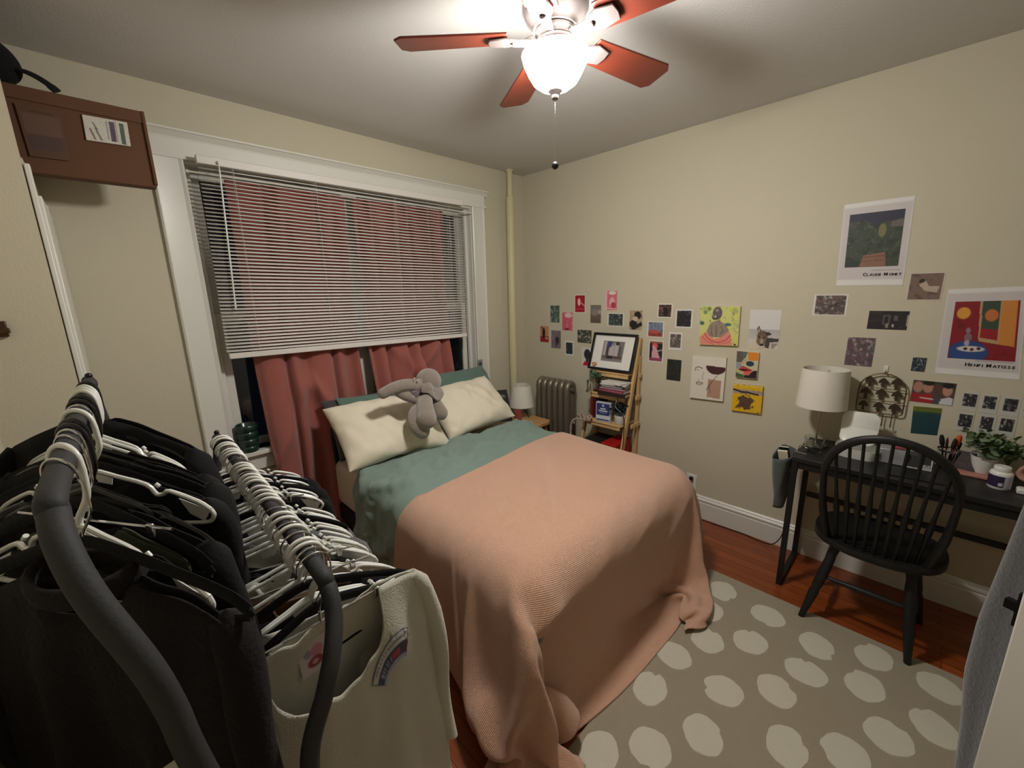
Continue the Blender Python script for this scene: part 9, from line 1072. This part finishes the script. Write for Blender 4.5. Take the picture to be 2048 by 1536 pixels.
# ---- garments: a closed draped shell over the hanger, in the hanger's frame
def garment(name, m_, label, cat, loc, yaw, w=.22, length=.62, neck=.09, scoop=.05, th=.020, flare=1.0, sleeve=0, seed=0, top=.095, tip=.082, fold=.010, res=(44, 34), collar=0, group=None, ragged=0):
    t_ = thing(name, label, cat, loc, R(yaw), group)
    def topz(x):
        a = abs(x)/w
        return -top-tip*(a**1.15)-(.010*max(0, a-.86)/.14)
    def sheet(sg, sc_):
        def f(u, v):
            a = 2*u-1; x0 = a*w
            zt = topz(x0)
            if abs(x0) < neck:
                q = math.sqrt(max(0, 1-(x0/neck)**2)); zt = lerp(zt, topz(neck)-sc_, q**.55 if sc_ > .03 else q)
                if ragged: zt += ragged*noise.noise(Vector((x0*42, sg, seed)))*q
            z = lerp(zt, -top-tip-length, v)
            dn = max(0, min(1, (-z-top-tip)/length)); ww = lerp(1, flare, dn)
            fo = fold*(.25+dn)*(math.sin(a*9+seed)+.5*math.sin(a*17+seed*2+3*v))*(1-abs(a)**6)
            puff = th*(1-abs(a)**2.6)**.5*min(1, .25+6*max(0, topz(x0)-z+.004))
            y = sg*puff+fo+.012*noise.noise(Vector((a*3, z*6, seed)))*min(1, dn*4)
            return Vector((x0*ww+.006*math.sin(z*20+seed)*dn, y, z))
        return f
    mb = MB(); mb.grid(res[0], res[1], sheet(-1, scoop)); mb.grid(res[0], res[1], sheet(1, min(scoop, .02)))
    o = mb.build('body', m_, t_, local=True, weld=True, angle=180, solid=.0025)
    if sleeve:
        for s_ in (-1, 1):
            mb = MB()
            def f(u, v):
                a = u*2*PI; q = math.sin(min(1, v/.09)*PI/2); x = s_*(w*(.93+.09*min(1, v*4)+(flare-1)*v*sleeve/length))+.028*math.cos(a)*(1-.2*v)*q; z = topz(w*.86)-.002-.014*s_*math.cos(a)*q-sleeve*v*v**.15
                return Vector((x, (th*.8+.004)*math.sin(a)*(1-.3*v)*q+.008*math.sin(v*9+seed), z))
            mb.grid(18, 16, f, closed=True); mb.add([f(i/18, 0) for i in range(18)], [tuple(range(18))]); mb.build('sleeve', m_, t_, local=True, angle=180)
    if collar:
        mb = MB(); mb.tube([(neck*math.cos(R(a)), (th+.012)*math.sin(R(a)), -top-.02-.012*abs(math.sin(R(a)))) for a in range(0, 360, 15)], [(collar, .006)]*24, 8, closed=True, flat=(0, 0, 1)); mb.build('collar', m_, t_, local=True, angle=180)
    return t_
def on1(y): t_ = (y-r1a.y)/(r1b.y-r1a.y); return Vector((lerp(r1a.x, r1b.x, t_), y, Z1))
def on2(y): t_ = (y-r2a.y)/(r2b.y-r2a.y); return Vector((lerp(r2a.x, r2b.x, t_), y, Z2))
ORD = ['nearest', 'second', 'third', 'fourth', 'fifth', 'sixth', 'seventh', 'eighth', 'ninth', 'tenth', 'eleventh', 'twelfth', 'thirteenth', 'fourteenth', 'fifteenth', 'sixteenth', 'seventeenth', 'eighteenth', 'nineteenth', 'twentieth', 'last but three', 'last but two', 'last but one', 'farthest']
KN = {'w': 'white plastic hanger', 'v': 'black velvet hanger', 'b': 'black plastic hanger', 'c': 'silver clip hanger'}
# left (higher) rail: kind, y, yaw, lean
L1 = [('v', .735, -52, 3), ('w', .800, -57, -2), ('c', .86, -56, 2), ('v', .895, -55, -2), ('b', .93, -54, 2), ('b', .965, -53, -3), ('w', 1.05, -46, 2), ('v', 1.10, -47, -2), ('b', 1.15, -48, 1), ('b', 1.20, -48, 0), ('w', 1.27, -50, -1), ('w', 1.305, -50, 1), ('w', 1.34, -50, 0), ('b', 1.40, -50, 0)]
cnt = {}
for k, y, yw, ln in L1:
    i = cnt.get(k, 0); cnt[k] = i+1
    n = sum(1 for q in L1 if q[0] == k); wd = ORD[i] if i < n-1 or n == 1 else 'farthest'
    put_hanger(k, on1(y)+Vector((0, 0, 0)), yw, ln, '%s %s on the left, higher rail' % (wd, KN[k]), 'hangers on the left rail')
L2 = [('c', .695, 2, 2), ('v', .715, 6, 0), ('w', .735, -3, 3), ('w', .752, -2, -1), ('v', .785, -4, 1), ('w', .815, -9, -2), ('c', .835, -10, 3), ('w', .86, -16, 1), ('w', .885, -18, -2), ('c', .92, -20, 3),
      ('w', .975, -27, 1), ('w', 1.0, -28, -1), ('w', 1.028, -28, 2), ('w', 1.056, -29, 0), ('w', 1.10, -29, -2), ('w', 1.125, -29, 1), ('w', 1.150, -29, 0), ('v', 1.175, -28, 0), ('w', 1.20, -28, 2), ('w', 1.225, -28, -1), ('w', 1.25, -27, 1), ('c', 1.30, -25, 0),
      ('w', 1.35, -22, 1), ('w', 1.375, -21, -2), ('w', 1.40, -20, 1), ('v', 1.425, -19, 0), ('w', 1.45, -17, 0), ('w', 1.475, -15, 2), ('b', 1.50, -13, 0), ('w', 1.53, -12, -1), ('w', 1.56, -10, 1)]
cnt = {}
for k, y, yw, ln in L2:
    i = cnt.get(k, 0); cnt[k] = i+1
    n = sum(1 for q in L2 if q[0] == k); wd = ORD[i] if i < n-1 or n == 1 else 'farthest'
    put_hanger(k, on2(y), yw, ln, '%s %s on the right, lower rail' % (wd, KN[k]), 'hangers on the right rail')

# ---- clothes on the left rail
g1 = 'dark clothes on the left rail'
def hang(rail, y, yaw, *a, **k):
    p = (on1 if rail == 1 else on2)(y); return garment(*a, loc=p, yaw=yaw, **k)
hang(1, .735, -52, 'jacket', MAROONF, 'dark maroon and black jacket hanging nearest on the left rail, at the lower left corner', 'jacket', w=.200, length=.80, neck=.07, scoop=.05, th=.030, fold=.012, sleeve=.55, seed=1.2, top=.118, collar=.016, group=None)
hang(1, .800+.022, -57, 'top', BLACKF, 'black top with low neck right behind the maroon jacket', 'clothes', w=.205, length=.6, neck=.11, scoop=.10, th=.016, seed=2.2, tip=.092, top=.104, group=g1)
hang(1, .875, -55, 'shirt', OLIVEF, 'olive green shirt just behind the nearest white hanger on the left rail', 'clothes', w=.17, length=.5, neck=.05, scoop=.03, th=.014, seed=4.2, top=.125, tip=.05, group=g1)
hang(1, .93, -54, 'sweater', BLACKF, 'black sweater on the first black plastic hanger of the left rail', 'clothes', w=.235, length=.7, neck=.08, scoop=.04, th=.022, seed=3.1, sleeve=.4, group=g1)
hang(1, .985, -52, 'trousers', BLACKF, 'black garment clipped by its waist on the left rail', 'clothes', w=.15, length=.7, neck=.001, scoop=.0, th=.014, seed=5.1, top=.13, tip=.01, group=g1)
hang(1, 1.085, -47, 'sweater', BLACKF, 'black sweater behind the second white hanger of the left rail', 'clothes', w=.23, length=.7, neck=.08, scoop=.03, th=.022, seed=6.3, sleeve=.4, group=g1)
hang(1, 1.15, -48, 'hoodie', BLACKF, 'wide black hoodie in the middle of the left rail', 'clothes', w=.25, length=.75, neck=.08, scoop=.02, th=.03, seed=7.7, sleeve=.45, top=.085, group=g1)
hang(1, 1.215, -48, 'jacket', BLACKF, 'black jacket before the far white hangers of the left rail', 'clothes', w=.245, length=.75, neck=.07, scoop=.02, th=.024, seed=8.2, sleeve=.4, top=.088, group=g1)
hang(1, 1.32, -50, 'shirt', GREYF, 'dark shirt under the far white hangers of the left rail', 'clothes', w=.20, length=.6, neck=.06, scoop=.02, th=.014, seed=9.2, top=.11, group=g1).children[0].data.materials[0] = BLACKF
big = hang(1, 1.41, -48, 'coat', BLACKF, 'long wide-shouldered black coat at the far end of the left rail', 'coat', w=.265, length=.95, neck=.045, scoop=.01, th=.034, seed=10.4, sleeve=.6, top=.060, tip=.10, group=None)
# ---- clothes on the right rail
g2 = 'clothes on the right rail'
sw = hang(2, .682, 9, 'sweatshirt', CREAMF, 'cream grey sweatshirt with a ragged cut neck and arched badge, hanging nearest', 'sweatshirt', w=.222, length=.72, neck=.105, scoop=.135, th=.032, flare=1.26, fold=.008, sleeve=.52, seed=.7, top=.085, tip=.055, ragged=.010, res=(90, 60))
# badge printed on its chest: an arched patch that follows the cloth
bod = sw.children[0]
def front_y(x, z):
    best = min((v.co for v in bod.data.vertices if v.co.y < .02), key=lambda c: (c.x-x)**2+(c.z-z)**2); return best.y
m = MB(); cols = []; nb_, nr = 40, 16; bands = []
for j in range(nr):
    for i in range(nb_):
        u, v = i/(nb_-1), j/(nr-1); a = R(lerp(152, 62, u)); rr_ = lerp(.115, .062, v)*(1-.10*(1-u)*v)
        x = .120+rr_*math.cos(a)*.62; z = -.345+rr_*math.sin(a)*1.15
        m.v.append(Vector((x, front_y(x, z)-.0045, z)))
        c = (182, 184, 182)
        if v > .36: c = (44, 54, 92)
        if .50 < v < .78 and .12 < u < .62: c = (140, 146, 170) if int(u*46) % 2 else (52, 60, 100)
        if .50 < v < .75 and .50 < u < .72: c = (160, 60, 60)
        if .42 < v < .8 and .84 < u < .95: c = (84, 44, 40)
        if v > .86: c = (150, 160, 190)
        if .10 < v < .26 and .1 < u < .9: c = (120, 124, 134) if int(u*60+v*9) % 3 else (182, 184, 182)
        if v < .05 or u < .02 or u > .98: c = (60, 66, 96)
        cols.append(lin(c))
m.f = [(j*nb_+i, (j+1)*nb_+i, (j+1)*nb_+i+1, j*nb_+i+1) for j in range(nr-1) for i in range(nb_-1)]; m.m = [0]*len(m.f); m.c = cols
bo_ = m.build('printed_badge', PRINT, sw, local=True)
# woven neck label inside the back
q = [Vector((-.045, .021, -.150)), Vector((.012, .021, -.150)), Vector((-.040, .019, -.215)), Vector((.012, .019, -.215))]
panel('neck_label', *[v+on2(.682)*0 for v in q], [('b', (200, 186, 190)), ('e', .3, .35, .14, .12, (150, 140, 160)), ('e', .6, .38, .2, .2, (196, 130, 150)), ('e', .5, .68, .26, .16, (140, 60, 72)), ('e', .5, .68, .1, .07, (206, 150, 150))], res=26, parent=sw, thick=.0006, local=True)
hang(2, .747, -3, 'blouse', WHITEF, 'white blouse with puckered shoulders behind the cream sweatshirt', 'clothes', w=.214, length=.6, neck=.09, scoop=.06, th=.012, fold=.005, seed=1.9, top=.098, group=g2)
hang(2, .785, -4, 'dress', BLACKF, 'black dress on the second velvet hanger of the right rail', 'clothes', w=.225, length=.85, neck=.10, scoop=.09, th=.012, fold=.006, seed=2.9, top=.096, tip=.092, group=g2)
hang(2, .822, -9, 'scarf_top', BROWNF, 'brown and cream patterned garment bunched on a white hanger of the right rail', 'clothes', w=.175, length=.55, neck=.05, scoop=.05, th=.016, fold=.009, seed=3.9, top=.115, tip=.06, group=g2)
hang(2, .872, -17, 'blouse', WHITEF, 'pale blouse halfway between the brown patterned and the olive garment', 'clothes', w=.216, length=.6, neck=.06, scoop=.04, th=.014, fold=.006, seed=4.6, top=.096, group=g2)
hang(2, .93, -21, 'shirt', BLACKF, 'black shirt on a silver clip hanger of the right rail', 'clothes', w=.15, length=.6, neck=.05, scoop=.02, th=.014, seed=5.6, top=.125, tip=.03, group=g2)
hang(2, .988, -27, 'shirt', OLIVEF, 'olive green shirt in the middle of the right rail', 'clothes', w=.18, length=.6, neck=.08, scoop=.04, th=.013, seed=6.6, top=.110, group=g2)
hang(2, 1.042, -28, 'top', WHITEF, 'white top with a hanger end showing, middle of the right rail', 'clothes', w=.214, length=.55, neck=.07, scoop=.06, th=.012, seed=7.6, top=.106, group=g2)
hang(2, 1.08, -29, 'sweater', GREYF, 'grey sweater in the middle of the right rail', 'clothes', w=.216, length=.6, neck=.06, scoop=.03, th=.012, seed=8.6, top=.097, sleeve=.3, group=g2)
hang(2, 1.137, -29, 'shirt', BLACKF, 'black shirt right behind the grey sweater', 'clothes', w=.20, length=.6, neck=.09, scoop=.03, th=.012, seed=9.6, top=.106, group=g2)
hang(2, 1.187, -28, 'shirt', GREYF, 'charcoal grey shirt beyond the middle of the right rail', 'clothes', w=.215, length=.6, neck=.06, scoop=.02, th=.014, seed=10.6, top=.100, sleeve=.3, group=g2)
hang(2, 1.24, -27, 'top', OLIVEF, 'olive top near the bare stretch of the right rail', 'clothes', w=.20, length=.6, neck=.08, scoop=.03, th=.012, seed=11.6, top=.108, group=g2)
hang(2, 1.37, -21, 'sweater', BLACKF, 'black sweater just past the bare stretch of the right rail', 'clothes', w=.22, length=.7, neck=.07, scoop=.02, th=.016, seed=12.6, top=.104, sleeve=.3, group=g2)
hang(2, 1.44, -17, 'coat', BLACKF, 'shiny black coat near the far end of the right rail', 'clothes', w=.235, length=.8, neck=.06, scoop=.02, th=.020, seed=13.6, top=.098, sleeve=.4, group=g2)
hang(2, 1.51, -12, 'jacket', BLACKF, 'black jacket at the far end of the right rail next to the bed', 'clothes', w=.235, length=.8, neck=.06, scoop=.02, th=.020, seed=14.6, top=.098, sleeve=.4, group=g2)
